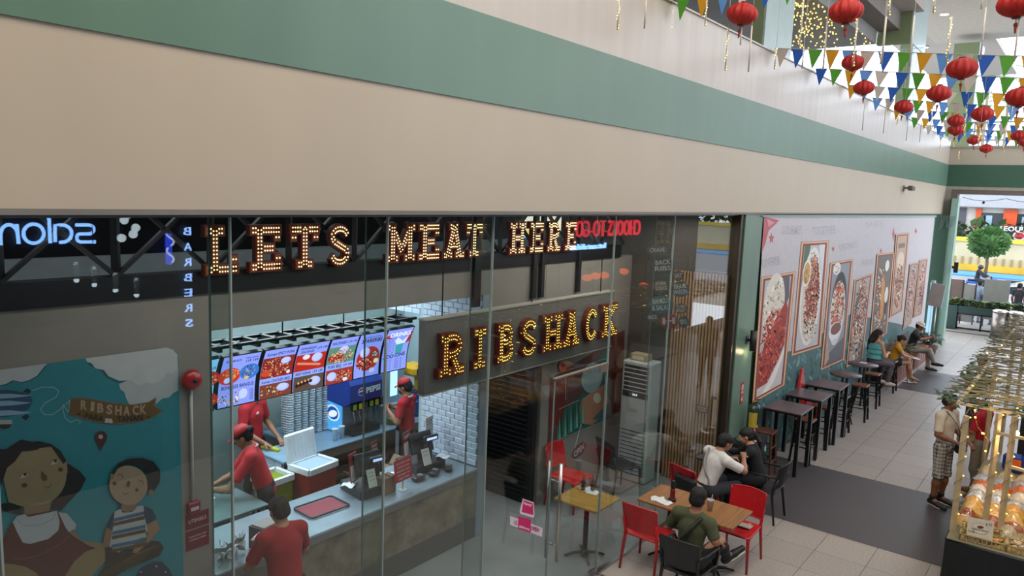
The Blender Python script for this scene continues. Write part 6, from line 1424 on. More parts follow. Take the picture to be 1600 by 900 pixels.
def hedge(x0, x1, y, z0, z1, n, col, lab, leaf=.5, seed=1, d=1.2):
    random.seed(seed); g = G()
    for k in range(n):
        c = Vector((random.uniform(x0, x1), y+random.uniform(-d, d)*.5, random.uniform(z0, z1))); d1 = Vector((random.uniform(-1, 1), random.uniform(-1, .2), random.uniform(-.4, 1))).normalized(); sd = d1.cross(Vector((.3, .2, 1))).normalized(); L = leaf*random.uniform(.5, 1.1)
        g.add([c, c+d1*L*.5+sd*L*.35, c+d1*L, c+d1*L*.5-sd*L*.35], [(0, 1, 2, 3)])
    return g.build('hedge', mat('hedge_'+col.strip('#'), col, .7, var=.5, scale=1.5), None, label=lab, cat='hedge')
hedge(-45, 75, 65, 1.0, 3.4, 9000, '#4f7040', 'long green hedge behind the yellow roadside barrier', .7, 2)
def tree(x, y, h, r, lab, col='#4e7a3c', n=900, leaf=.3, flat=.8, seed=3, cat='tree', tr=.09):
    random.seed(seed); t = thing('clipped_tree', (x, y, 0), lab, cat)
    G().tube([(0, 0, 0), (.05, 0, h*.4), (-.05, 0, h-r*.5)], [tr*1.3, tr, tr*.8], 8).tube([(0, 0, h*.5), (r*.4, 0, h-r*.2)], [tr*.7, tr*.4], 6).build('trunk', mat('tree_bark', '#6a5a48', .9), t)
    g = G()
    for k in range(n):
        v = Vector((random.gauss(0, 1), random.gauss(0, 1), random.gauss(0, 1))).normalized(); c = Vector((0, 0, h))+Vector((v.x, v.y, v.z*flat))*r*random.uniform(.82, 1.02); d = (v+Vector((random.uniform(-.6, .6),)*3)).normalized(); s_ = d.orthogonal().normalized(); L = leaf*random.uniform(.6, 1.1)
        g.add([c, c+d*L*.5+s_*L*.4, c+d*L, c+d*L*.5-s_*L*.4], [(0, 1, 2, 3)])
    g.ball((0, 0, h), (r*.86, r*.86, r*.86*flat), 14, 8)
    g.build('crown', mat('crown_'+col.strip('#'), col, .7, var=.5, scale=2.5), t); return t
p = at(1545, 378, y=57); tree(p.x, 57, p.z, 1.05, 'round clipped tree above the motorcyclist', seed=4, flat=.8)
def palm(x, y, h, lab, seed=1, L=2.6):
    random.seed(seed); t = thing('palm_tree', (x, y, 0), lab, 'palm')
    G().tube([(0, 0, 0), (.1, 0, h*.5), (0, 0, h)], [.2, .15, .13], 8).build('trunk', mat('palm_bark', '#8a7d6a', .9), t)
    g = G()
    for k in range(16):
        a = 2*PI*k/16+random.uniform(-.2, .2); e = random.uniform(.2, 1.1); pts = []
        for j in range(8):
            s_ = j/7; pts.append(Vector((math.cos(a)*L*s_*math.cos(e*.5), math.sin(a)*L*s_*math.cos(e*.5), h+L*(s_*math.sin(e)-.95*s_*s_))))
        g.tube([tuple(q_) for q_ in pts], .02, 4)
        for j in range(1, 8):
            for m in range(4):
                q_ = pts[j-1].lerp(pts[j], m/4); d = (pts[j]-pts[j-1]).normalized(); sd = d.cross(Vector((0, 0, 1))).normalized()
                for sg in (-1, 1): w = q_+sd*sg*.45*(1.1-j/9)+d*.2-Vector((0, 0, .22)); g.add([q_, q_+d*.09, w], [(0, 1, 2)])
    g.build('fronds', mat('palm_green', '#5f7d4a', .6, var=.4, scale=3), t); return t
p = at(1545, 128, y=85); palm(p.x, 85, p.z+.5, 'palm tree against the white sky at the upper right', 2, 5)
p = at(1540, 150, y=90); palm(p.x+2, 90, p.z-.5, 'second palm tree just right of and below the first one', 5, 4.6)
for k, x in enumerate((-9, 12, 22, 34, 47, 60)): tree(x, 80+k % 2, 7.5, 3.2, ['bushy street tree far left behind the hedge', 'bushy tree right of the shop building', 'second bushy tree right of the shop building', 'third bushy tree down the street', 'fourth bushy tree down the street', 'fifth bushy tree far down the street'][k], '#3f6238', 700, .8, .8, k+9, tr=.25)
# shop building across the road
M_or = mat('orange_panel', '#e0561e', .5); M_wallc = mat('cream_wall', '#d8d4cc', .7); M_gl = mat('dark_window', '#2c3036', .15)
b = thing('shop_building', (3, 68, 0), 'low shop building across the road with orange pillars and dark windows', 'building', world=True)
G().box(-5.5, 9, 66.2, 74, 0, 4.6).build('wall', M_wallc, b); G().box(-5.8, 9.3, 65.4, 74, 4.6, 5.9).build('roof_fascia', mat('fascia_grey', '#a7a8ac', .6), b)
G().box(-5.0, -4.0, 66.05, 66.2, .2, 4.5).build('dark_panel', mat('slate_panel', '#5b5a62', .6), b)
for i, (x0, x1) in enumerate(((-3.35, -3.0), (-1.6, -.75), (2.5, 3.0), (5, 5.6))): G().box(x0, x1, 65.9, 66.2, 0, 4.5).build('orange_pillar', M_or, b)
for x0, x1 in ((-3.0, -1.6), (-.75, 2.5), (3.0, 5.0)):
    f = G().box(x0, x1, 66.1, 66.2, .3, 4.2).build('window', M_gl, b); G().box(x0+.3, x0+.7, 66.05, 66.1, .5, 4.0).build('pane', mat('pale_pane', '#a9c4d4', .2), f)
sg = thing('shop_sign', (-.3, 64.2, 2), 'black SEOUL DELIGHT food sign board across the road', 'sign', world=True)
G().box(-1.75, 2.4, 64.3, 64.4, 1.9, 3.35).build('board', mat('sign_board_black', '#23262c', .5), sg)
for x in (-1.6, 2.2): G().box(x-.05, x+.05, 64.35, 64.45, 0, 1.95).build('post', M_black, sg)
ps = Print(lambda x, z, h: Vector((x, 64.29-h, z)), 'seoul', paint, .004)
ps.text('SEOUL DELIGHT', -1.6, 3.1, 2.2, 3.1, .34, '#e8e4dc', .03).text('KOREAN FOOD', .2, 2.75, 2.2, 2.75, .24, '#e8e4dc', .03)
for (x, z, r, c) in ((-1.2, 2.55, .3, '#c8b4a4'), (-.35, 2.65, .42, '#d8d0c8'), (-.35, 2.65, .3, '#b53040'), (-1.2, 2.1, .2, '#d8c8b8'), (.55, 2.35, .3, '#a83a4a'), (1.4, 2.3, .3, '#c86a4a')): ps.ell(x, z, r, r*.8, c)
ps.build('print', sg)
# car
M_carw = mat('car_white', '#dfe3e8', .15, coat=.6)
cc = at(1533, 482, z=.3); car = thing('car', (2.2, 38, -.06), 'white saloon car passing behind the grey panel', 'car', world=True)
x0 = .43-.75; L = 4.5; yc0, yc1 = 37.9, 39.5
prof = [(0, .35), (.05, .62), (.25, .78), (1.05, .92), (1.65, 1.30), (2.2, 1.43), (3.0, 1.42), (3.75, 1.12), (4.35, 1.02), (4.5, .85), (4.48, .35), (4.1, .22), (.4, .22)]
Mc = Matrix(((1, 0, 0, x0), (0, 0, 1, 0), (0, 1, 0, -.06), (0, 0, 0, 1)))
G().prism(prof[::-1], yc0, yc1, Mc).build('body', M_carw, car)
for k, pl_ in enumerate(([(1.25, .95), (1.72, 1.25), (2.3, 1.33), (2.3, .93)], [(2.38, .93), (2.38, 1.34), (3.0, 1.33), (3.1, .96)], [(3.18, .97), (3.08, 1.32), (3.6, 1.12), (3.62, 1.0)])): G().prism(pl_[::-1], yc0-.012, yc0, Mc).build('window', mat('car_glass', '#39424a', .08), car)
for wx in (.78, 3.6):
    w = G().tube([(x0+wx, yc0-.03, .27), (x0+wx, yc0+.2, .27)], .33, 20).build('wheel', mat('tyre', '#1b1c1e', .7), car)
    g = G()
    for k in range(8): a = k*PI/4; g.bar((x0+wx, yc0-.036, .27), (x0+wx+.22*math.cos(a), yc0-.036, .27+.22*math.sin(a)), .05, .012, (0, 1, 0))
    g.tube([(x0+wx, yc0-.045, .27), (x0+wx, yc0-.03, .27)], .06, 10).build('rim_spokes', mat('alloy', '#c8ccd0', .3, metal=.7), w)
G().rbox((x0+1.35, yc0-.1, .93), (.2, .15, .12), .03).build('wing_mirror', M_carw, car); G().box(x0-.01, x0+.2, yc0-.01, yc0+.25, .55, .68).build('headlamp', mat('headlamp', '#c8d4dc', .1), car)
# motorbike
mb = thing('motorcycle', (-.2, 45, -.06), 'blue motorbike ridden past behind the white car', 'motorcycle', world=True)
bx = -1.15
for wx in (0, 1.45):
    G().tube([(bx+wx+.29*math.cos(2*PI*k/18), 45, .25+.29*math.sin(2*PI*k/18)) for k in range(18)], .055, 6, closed=True).tube([(bx+wx, 44.95, .25), (bx+wx, 45.05, .25)], .09, 8).build('wheel', mat('tyre', '#1b1c1e', .7), mb)
G().rbox((bx+.42, 45, .66), (.75, .22, .16), .06).rbox((bx+.8, 45, .45), (.4, .2, .26), .06).build('body', mat('bike_blue', '#2c62b8', .3, coat=.4), mb)
G().rbox((bx+.5, 45, .78), (.75, .22, .08), .03).build('seat', M_black, mb); G().tube([(bx+1.45, 45, .25), (bx+1.28, 45, .7), (bx+1.15, 45, 1.0)], .04, 6).tube([(bx+1.15, 44.7, 1.02), (bx+1.15, 45.3, 1.02)], .02, 6).build('fork_and_handlebar', M_black, mb)
G().rbox((bx+1.35, 45, .75), (.18, .26, .4), .05).build('front_fairing', mat('bike_blue', '#2c62b8', .3), mb)
mb2 = dup(mb, (1.35, 46.2, -.06), 0, 'second motorbike ahead of the rider'); mb2.name = 'motorcycle'
# planter gate, bins and panels at the exit
gt = thing('planter_gate', (1.3, 31.6, 0), 'dark green planter on a black mesh gate closing the exit', 'gate', world=True)
gx0, gx1 = .30, 2.6
G().box(gx0-.35, gx1, 31.5, 31.9, .62, .88).box(gx0-.4, gx0+.0, 31.45, 31.95, 0, .88).build('planter_box', mat('planter_green', '#1f3a34', .5), gt)
G().box(gx0, gx1, 31.52, 31.58, .02, .08).box(gx0, gx1, 31.52, 31.58, .56, .62).box(gx0, gx0+.05, 31.52, 31.58, 0, .62).box(gx0+.75, gx0+.8, 31.52, 31.58, 0, .62).box(gx1-.05, gx1, 31.52, 31.58, 0, .62).box(1.85, 1.9, 31.52, 31.58, 0, .62).build('gate_frame', M_black, gt)
g = G()
for k in range(40):
    x = gx0+k*.06
    for sgn in (-1, 1):
        a = (x, 31.55, .08 if sgn > 0 else .58); e = (min(gx1, x+.5), 31.55, .58 if sgn > 0 else .08); g.bar(a, e, .008, .008)
g.build('wire_mesh', mat('mesh_grey', '#8c9096', .5), gt, kind='stuff')
for k in range(6):
    leafplant((.2+k*.42, 31.7, .84), ['leafy plant at the left end of the exit planter', 'second leafy plant along the exit planter', 'third leafy plant along the exit planter', 'fourth leafy plant along the exit planter', 'fifth leafy plant along the exit planter', 'leafy plant at the right end of the exit planter'][k], 110, .24, .2, ('#55702c', '#3f5c2a')[k % 2], .17, seed=30+k)
M_binst = mat('bin_steel', '#9a8f88', .3, metal=.75, var=.1, scale=3)
for i, (px_, lab) in enumerate(((1557, 'left steel rubbish bin by the exit planter'), (1581, 'right steel rubbish bin marked DRY by the exit planter'))):
    p = at(px_, 527+(1 if i == 0 else 4), z=0); t = thing('rubbish_bin', (p.x, 30.9, 0), lab, 'bin')
    G().lathe([(.24, 0), (.24, .86)], n=22).build('drum', M_binst, t); G().lathe([(.25, .86), (.25, .92), (.19, .95), (.17, .93), (0, .93)], n=22).build('lid_ring', mat('bin_lid', '#c8c4c0', .25, metal=.8), t)
    if i:
        g = G(); text(g, 'DRY', Matrix(((1, 0, 0, -.02), (0, 0, -1, -.245), (0, 1, 0, .68), (0, 0, 0, 1))), .13, 0, .01, width=.26); g.build('lettering', mat('bin_ink', '#3a3a3e', .6), t, kind='stuff')
t = thing('hoarding', (1.3, 33, 0), 'large plain grey hoarding panel standing outside the exit', 'panel', world=True)
G().box(.90, 1.72, 32.98, 33.04, .3, 1.82).build('board', mat('panel_olive', '#7b7a72', .8), t); G().box(.95, 1.0, 33.04, 33.1, 0, 1.6).box(1.6, 1.65, 33.04, 33.1, 0, 1.6).build('stand', M_black, t)
t = thing('partition_screen', (.3, 33.1, 0), 'low brown and grey two-leaf partition left of the hoarding', 'screen', world=True)
G().box(-.2, .2, 33.1, 33.14, .1, 1.7).build('brown_panel', mat('panel_brown', '#6c5a52', .8), t); G().box(.24, .62, 33.1, 33.14, .1, 1.55).build('grey_panel', mat('panel_grey', '#858279', .8), t); G().box(.2, .24, 33.08, 33.16, 0, 1.7).box(.62, .66, 33.08, 33.16, 0, 1.6).box(-.24, -.2, 33.08, 33.16, 0, 1.7).build('frame', M_black, t)
# string of bulbs across the exit opening
t = thing('bulb_string', (3, 28.2, 4.7), 'dark cable with bulbs slung across the top of the exit', 'string lights', world=True)
pts = [(.45+.3*k, 28.4, 4.78-.10*abs(math.sin(k*PI/4))) for k in range(20)]
G().tube(pts, .008, 5).build('cable', M_black, t)
for k in range(2, 20, 4): G().ball((pts[k][0], 28.4, pts[k][2]-.05), .045, 8, 6).build('bulb', mat('bulb_off', '#2c2a28', .2), t)
# exit green wall: signboards and small fittings
t = thing('light_box', (.2, 26.5, 0), 'tall pale blue lit panel beside the exit corner', 'light box', world=True)
a = at(1451, 480, y=26.9); G().box(.06, .16, 26.7, 27.05, 0, 2.1).build('case', mat('lightbox_case', '#9fb0b8', .5), t); G().box(.161, .166, 26.72, 27.03, .45, 2.05).box(.07, .15, 26.694, 26.699, .45, 2.05).build('lit_face', emat('lightbox_face', '#a8d4f0', .9), t)
t = thing('sign_stand', (.45, 26.0, 0), 'grey tilted notice board on a thin post near the exit', 'sign', world=True)
Ms = Matrix.Translation((.38, 25.9, 1.75)) @ Matrix.Rotation(-.25, 4, 'Z') @ Matrix.Rotation(.1, 4, 'Y')
G().rbox((0, 0, 0), (.42, .04, .72), .008, Ms).build('board', mat('stand_board', '#a4a8aa', .5), t); G().box(-.17, .17, -.026, -.021, -.3, .3, Ms).build('sheet', mat('stand_sheet', '#a5a8a8', .6), t)
G().tube([(.4, 25.95, 0), (.4, 25.95, 1.5)], .018, 8).build('post', M_steel, t); G().lathe([(.16, 0), (.16, .02), (.02, .04)], (.4, 25.95, 0), 16).build('base', M_steel, t)
p = at(1464, 452, y=27.6); G().rbox((p.x, 27.635, p.z), (.1, .025, .22), .008).build('switch_plate', mat('switch_plate', '#8c7a68', .5), None, label='small switch plate on the dark green exit wall', cat='switch')
p = at(1491, 418, y=27.6); t = thing('exit_lamp', (p.x, 27.7, p.z), 'small black wall lamp on the edge of the exit opening', 'lamp'); G().box(-.02, .1, -.08, .0, -.17, .17).build('shade', M_black, t); G().box(-.08, -.02, -.03, .02, -.04, .04).build('bracket', M_black, t)
g = G()
random.seed(8)
for k in range(9): x = .02+k*.045; g.tube([(x, 27.63, 4.16), (x+.02, 27.62, 4.05), (x+random.uniform(-.03, .03), 27.6, 3.85-.15*random.random())], .008, 4)
g.build('hanging_garland', mat('garland_grey', '#6d7a74', .7), None, label='scraggly dried garland hanging on the dark green exit wall', cat='garland')
# upper level: rails behind the end wall and ceiling downlights
t = thing('balcony_rail', (3, 28.6, 6.4), 'grey balcony railing above the end wall', 'railing', world=True)
for z in (6.75, 7.05, 7.35): G().box(.2, 6.5, 30.4, 30.44, z, z+.05).build('rail', mat('rail_grey', '#8d9398', .4), t)
for k in range(9): G().box(.3+k*.75, .34+k*.75, 30.4, 30.46, 6.0, 7.4).build('post', mat('rail_grey', '#8d9398', .4), t)
structure('floor_end_walk', G().box(0, 6.5, 28.3, 31.5, 5.9, 6.0), M_concrete)
for (px_, py_, lab) in ((1476, 21, 'ceiling downlight nearest the top of the picture'), (1445, 73, 'ceiling downlight below the nearest one'), (1440, 91, 'third ceiling downlight down the row'), (1434, 107, 'fourth and farthest ceiling downlight')):
    p = at(px_, py_, z=10.5); t = thing('downlight', (p.x, p.y, 10.485), lab, 'lamp'); G().lathe([(.13, -.02), (.15, .015)], n=18).build('ring', mat('ring_white', '#c8c0b4', .4), t); G().lathe([(0, -.026), (.12, -.024), (.12, -.02)], n=18).build('lens', emat('downlight_warm', '#ffd9a0', 9), t)
# ================================================================== bunting, lanterns, light tubes
FL = [mat('flag_'+n, c, .7, var=.06) for n, c in (('green', '#4f9a28'), ('yellow', '#d79a10'), ('sky', '#5f94d6'), ('white', '#c4b8ae'), ('blue', '#1c58b4'))]
fme = []
for m in FL: fme.append(G().add([(-.1, 0, 0), (.1, 0, 0), (0, .0, -.27), (-.1, .003, 0), (.1, .003, 0), (0, .003, -.27)], [(0, 2, 1), (3, 4, 5), (0, 3, 5, 2), (1, 2, 5, 4), (0, 1, 4, 3)]).mesh('flag', m))
strY = [8.0, 11.33, 13.27, 15.31, 17.3, 19.3, 21.4, 23.4, 25.4]
ordn = ['first', 'second', 'third', 'fourth', 'fifth', 'sixth', 'seventh', 'eighth', 'ninth']
zs = lambda x, k=0: 6.64-.105*x-(.05*math.sin(PI*x/6.5)) if k else 6.64-.085*x
xe = 6.5
start = [0, 3, 4, 1, 2, 1, 0, 3, 2]
for k, Y in enumerate(strY):
    zz = lambda x: 6.66-.115*x if k else 6.66+.03*x
    t = thing('bunting', (0, Y, 6.66), '%s string of triangle flags across the court, counted from the camera' % ordn[k], 'bunting', 'strings of coloured flags over the court', world=True)
    G().tube([(x*.5, Y, zz(x*.5)) for x in range(14)], .006, 5).build('cord', mat('cord_white', '#b8b0a8', .7), t)
    random.seed(40+k); x = .12; j = start[k]
    while x < 6.3:
        o = link('flag', fme[j % 5], t); o.matrix_parent_inverse = PINV[t.name]; o.location = (x, Y, zz(x)-.004); o.rotation_euler = (random.uniform(-.12, .12), random.uniform(-.03, .03)+.1, random.uniform(-.2, .2)); j += 1; x += .236 if random.random() > .04 else .3
# paper lanterns
def lantern_meshes():
    g = G(); n = 36
    def f(u, v):
        a = 2*PI*u; th = PI*(.06+.88*v); rr = .155*math.sin(th)*(1+.07*math.cos(12*a)*math.sin(th)); return Vector((rr*math.cos(a), rr*math.sin(a), -.115*math.cos(th)))
    g.grid(f, 72, 10, closed_u=True)
    g2 = G().lathe([(.035, -.125), (.04, -.11), (.03, -.105)], n=12); g4 = G().lathe([(.03, .105), (.04, .11), (.035, .125)], n=12)
    g3 = G().tube([(0, 0, -.12), (0, 0, -.16)], .004, 5).ball((0, 0, -.175), .018, 8, 6).tube([(0, 0, -.19), (0, 0, -.25)], [.014, .006], 8)
    return g.mesh('paper_body', mat('lantern_red', '#b81c12', .6, var=.25, scale=30)), g4.mesh('collar_ring', mat('lantern_ring', '#5c1410', .5)), g2.mesh('collar_ring', mat('lantern_ring', '#5c1410', .5)), g3.mesh('tassel', mat('tassel_red', '#9c3020', .7))
LMs = lantern_meshes()
lant = [(1160, 22, 8.0, 1.0, 'red paper lantern at the top edge, leftmost of all'), (1322, 18, 8.0, 1.0, 'large red paper lantern in front of the lit ceiling curtain'), (1590, 6, 8.0, 1.0, 'red paper lantern cut by the top right corner'),
        (1333, 98, 11.33, .95, 'red paper lantern with a white light tube in front, under the second flag string'), (1503, 107, 11.33, 1.15, 'frayed large red lantern before the right green pier'), (1350, 137, 13.27, 1, 'red paper lantern just below and right of the one with the tube'),
        (1467, 146, 13.27, 1.08, 'red paper lantern in the white gap between the two green piers'), (1594, 152, 13.27, 1.2, 'red paper lantern at the right edge, level with the palm'), (1412, 167, 15.31, 1.0, 'red paper lantern before the white parapet, right of a pale gap'),
        (1535, 178, 15.31, 1.1, 'red paper lantern below the palm trees'), (1494, 189, 17.3, .98, 'upper lantern of the close red pair'), (1494, 203, 19.3, 1.05, 'lower lantern of the close red pair'), (1522, 219, 21.4, .95, 'small red lantern low over the end wall'), (1541, 232, 23.4, 1.0, 'lowest small red lantern over the end wall'),
        (1592, 212, 19.3, .95, 'small red lantern near the right edge, upper of two'), (1601, 221, 21.4, 1.0, 'small red lantern at the right edge, lower of two')]
for i, (px_, py_, Y, s_, lab) in enumerate(lant):
    p = at(px_, py_, y=Y); t = thing('paper_lantern', tuple(p), lab, 'lantern', 'red paper lanterns over the court'); t.scale = (s_,)*3; t.rotation_euler = (0, random.uniform(-.1, .1), random.random())
    for me, nm in zip(LMs, ('paper_body', 'collar_ring', 'collar_ring', 'tassel')): link(nm, me, t)
    ztop = (6.66-.115*p.x if Y > 8.1 else 6.66+.03*p.x)-p.z
    if ztop > 0: G().tube([(0, 0, .12), (0, 0, max(.125, ztop/s_))], .004, 4).build('hanging_cord', mat('cord_white', '#b8b0a8', .7), t)
# hanging light tubes
M_tube = mat('tube_white', '#cfc8bc', .3); M_led = emat('tube_led', '#ffdf70', 2.2)
tubes = [(968, -12, 46, 6.3, 1), (1010, -10, 44, 6.3, 0), (1051, 2, 44, 8, 1), (1105, -8, 40, 8, 1), (1138, 45, 110, 8.6, 1), (1175, 40, 112, 8.6, 0), (1159, 42, 70, 9.5, 0), (1213, 74, 108, 11.33, 1), (1256, -6, 76, 9.5, 1), (1256, 76, 107, 11.33, 0), (1293, 30, 108, 10, 0), (1340, 28, 104, 10.6, 1), (1324, -10, 28, 7.6, 0), (1385, 26, 100, 10.6, 0), (1392, -10, 25, 8, 1), (1429, 24, 104, 10.4, 0), (1462, -14, 20, 8, 1), (1487, 26, 100, 10.6, 1), (1541, 12, 92, 9.8, 0), (1536, -10, 14, 7.4, 0), (1593, 26, 96, 9.4, 0), (1404, 172, 196, 15.5, 1), (1352, 155, 204, 14.6, 0), (1385, 160, 208, 15.5, 0), (1420, 180, 220, 17, 0), (1458, 165, 200, 15.5, 1), (1471, 212, 233, 20, 1), (1492, 209, 230, 19.6, 1), (1511, 170, 212, 16, 1), (1499, 236, 249, 24, 1), (1532, 200, 228, 13.3, 1), (1573, 195, 238, 17, 1), (1583, 160, 186, 15, 0), (1440, 190, 222, 17, 0), (1378, 80, 100, 12, 1)]
words = ['at the far upper left over the wall', 'second from the left over the wall', 'beside the first green flag', 'by the first yellow flag', 'left of the first lantern cord, hanging low', 'right of the first lantern, hanging low', 'short, right below the first lantern', 'on the left end of the second flag string', 'long and bright before the ceiling curtain', 'short, below the long bright one', 'between the curtain and the big lantern', 'in front of the lantern of the second string', 'on the big lantern at the top', 'before the left green pier', 'bright one above the left green pier', 'by the left pier side', 'bright one near the top downlight', 'bright one left of the right green pier', 'before the grey soffit on the right', 'at the top over the blue flag', 'at the far right of the second string', 'bright one under the lantern by the parapet', 'dull one over the white parapet', 'second dull one over the white parapet', 'third dull one over the white parapet', 'bright one near the close pair of lanterns', 'bright one low before the corner', 'bright one under the close red pair', 'bright one right of the close red pair', 'lowest bright one over the end wall', 'bright one over the end coping', 'bright one near the right edge', 'dull one under the right lantern', 'dull one right of the parapet ones', 'tiny bright one on the left green pier']
for (px_, y0_, y1_, Y, lit), w in zip(tubes, words):
    ztop = 10.5
    for Yc in sorted(strY, key=lambda q_: abs(q_-Y)):
        a = at(px_, y0_, y=Yc); zs_ = 6.66-.115*a.x if Yc > 8.1 else 6.66+.03*a.x
        if a.z < zs_ and a.x > .02: Y = Yc; ztop = zs_; break
    a = at(px_, y0_, y=Y); b = at(px_, y1_, y=Y); t = thing('light_tube', (a.x, Y, b.z), 'hanging white light tube, '+w, 'light tube', 'hanging light tubes over the court')
    h = a.z-b.z; G().tube([(0, 0, 0), (0, 0, h)], .008, 8).build('tube', M_tube, t); G().tube([(0, 0, h), (0, 0, ztop-b.z)], .003, 4).build('wire', mat('cord_white', '#b8b0a8', .7), t)
    if lit:
        g = G(); n = int(h/.028)
        for k in range(n): z = h*(k+.5)/n; an = k*1.1; g.ball((.010*math.cos(an), .010*math.sin(an), z), .0065, 5, 4)
        g.build('leds', M_led, t, kind='stuff')
# curtain of small lights hanging from the upper ceiling
lc = thing('light_curtain', (-1.6, 16, 7.4), 'curtain of tiny yellow lights hanging from the upper ceiling', 'fairy lights', world=True)
random.seed(9); g = G(); w = G()
for k in range(0):
    x = random.uniform(-2.6, -.6); y = random.uniform(14.5, 19.4); L = random.uniform(.1, .9); w.tube([(x, y, 8.2), (x, y, 8.2-L)], .002, 3)
    for j in range(int(L/.11)): g.ball((x+random.uniform(-.02, .02), y, 8.17-j*.11), .016, 5, 4)
for k in range(230):
    px_ = random.uniform(1190, 1372) if k % 3 else random.gauss(1262, 22); py_ = random.uniform(4, 76); zz = random.choice((7.4, 7.6, 7.8, 8.0, 8.14))
    if py_ < (px_-1290)*.74+8: continue
    p = at(px_, py_, z=zz)
    if p.x > -.6 or p.y > 19.5: p = at(px_, py_, z=8.15)
    if p.x > .3 or p.y > 19.9: continue
    g.ball(tuple(p), .016, 5, 4); w.tube([tuple(p), (p.x, p.y, 8.2)], .002, 3)
g.build('lights', M_led, lc, kind='stuff'); w.build('wires', mat('wire_thin', '#6a655c', .6), lc, kind='stuff')
t = thing('icicle_lights', (0, 29, 8), 'white dangling light strings in the gap under the upper ceiling', 'fairy lights', world=True)
random.seed(12); w = G()
for k in range(60): x = -3.6+k*.065; y = 20.5; w.tube([(x+random.uniform(-.03, .03), y, 8.2), (x+.01, y, 8.2-random.uniform(.3, 1.5))], .0035, 3)
w.build('strands', mat('strand_grey', '#c4ccd2', .6), t, kind='stuff')
G().tube([(-3.8, 20.5, 8.2), (.3, 20.5, 8.2)], .008, 4).build('cable', mat('strand_grey', '#c4ccd2', .6), t)
# ------------------------------------------------------------------ signs on the opposite side (mirrored in the shop glass)
def glow_sign(label, s, py_, pz_, Y0_, Y1_, z, h, m, x=XO-.06, stroke=0, name='neon_sign', vertical=False, bold=.0, dep=.03):
    t = thing(name, (x, (Y0_+Y1_)/2, z), label, 'sign', world=True)
    g = G()
    if vertical: dep = .006
    if vertical:
        for k, ch in enumerate(s): text(g, ch, Matrix(((0, 0, -1, x), (-1, 0, 0, (Y0_+Y1_)/2), (0, 1, 0, z-k*vertical), (0, 0, 0, 1))), h, dep, bold, width=abs(Y1_-Y0_))
    else: text(g, s, Matrix(((0, 0, -1, x), (-1, 0, 0, (Y0_+Y1_)/2), (0, 1, 0, z), (0, 0, 0, 1))), h, dep, bold, width=abs(Y1_-Y0_))
    g.build('letters', m, t, kind='stuff'); return t
M_neonb = emat('neon_blue', '#7fb0ff', 14); M_neonr = emat('neon_red', '#ff3848', 4); M_neonw = emat('neon_white', '#cfe0ff', 9)
# the salon sign is drawn with round tube letters
t = thing('neon_sign', (XO-.06, 3.6, 3.4), 'lit blue round-lettered salon sign on the opposite shop front', 'sign', world=True)
def nstroke(pts, r=.022):
    G().tube([(XO-.06, y, z) for y, z in pts], r, 6).build('letter_stroke', M_neonb, t)
def npx(P): return [(lambda p: (p.y, p.z))(at(x, y, x=-XO+.06-.2)) for x, y in P]
A_ = lambda cx, cy, rx, ry, a0, a1, n=14: [(cx+rx*math.cos(math.radians(a0+(a1-a0)*i/n)), cy+ry*math.sin(math.radians(a0+(a1-a0)*i/n))) for i in range(n+1)]
nstroke(npx([(118, 351.5), (138, 351.5)]+A_(139, 358.5, 7.5, 7, -90, 90, 8)+[(128, 365.5)]+A_(126.5, 371.5, 7, 6.5, -90, -270, 8)+[(149, 378)]))
nstroke(npx([(86, 378), (86, 351.5), (96, 351.5)]+A_(97, 365, 15, 13.5, -90, 90, 10)+[(93, 378.5)]))
nstroke(npx([(76.5, 340), (78.5, 380)])); nstroke(npx(A_(52.5, 365, 16, 15, 0, 360, 20))); nstroke(npx([(29, 381), (26, 350)])); nstroke(npx(A_(14, 368, 13.5, 17, -20, -180, 10)+[(1, 383)])); nstroke(npx([(-12, 383)]+A_(-24, 364, 12, 14, 0, -180, 8)))
pB = at(293, 362, x=-XO-.14); pE = at(297, 505, x=-XO-.14)
glow_sign('lit vertical BARBERS letters on the opposite shop front', 'BARBERS', 0, 0, pB.y-.06, pB.y+.06, pB.z, .17, emat('neon_pale', '#8fb4ff', 12), vertical=(pB.z-pE.z)/6.0, bold=.008)
a = at(262, 365, x=-XO-.1); b = at(266, 412, x=-XO-.1); t = thing('barber_pole', (XO-.1, a.y, b.z), 'blue lit barber pole beside the BARBERS letters', 'barber pole', world=True)
G().tube([(XO-.12, a.y, b.z), (XO-.12, a.y, a.z)], .045, 10).build('tube', emat('pole_blue', '#3a50ff', 5), t); G().tube([(XO-.165+.02*math.cos(k), a.y+.05*math.sin(k*.9), b.z+(a.z-b.z)*k/12) for k in range(13)], .014, 5).build('stripe', emat('pole_white', '#c8d4ff', 6), t)
a = at(1000, 356, x=-XO-.14); b = at(900, 370, x=-XO-.14); glow_sign('red and blue neon CHOOKS-TO-GO sign on the opposite side', 'CHOOKS-TO-GO', 0, 0, b.y, a.y, (a.z+b.z)/2+.08, .66, M_neonr, bold=-.012)
glow_sign('small lit blue tagline under the chicken shop neon', 'hot roast chicken', 0, 0, b.y-.2, b.y+1.5, (b.z)-.28, .22, M_neonb)
for i, (px_, py_, r) in enumerate(((200, 335, 5), (194, 344, 6), (212, 356, 6), (208, 366, 6), (190, 372, 6))):
    p = at(px_, py_, x=-(XO-.8)-.2); t = thing('globe_lamp', (XO-.8, p.y, p.z), ['top', 'second', 'middle', 'fourth', 'lowest'][i]+' glass globe of the hanging lamp cluster by the salon sign', 'lamp'); G().ball((0, 0, 0), .055, 14, 10).build('globe', emat('globe_glow', '#e4f4ff', 5), t); G().tube([(0, 0, .05), (0, 0, 4.15-p.z)], .003, 4).build('cord', M_black, t)
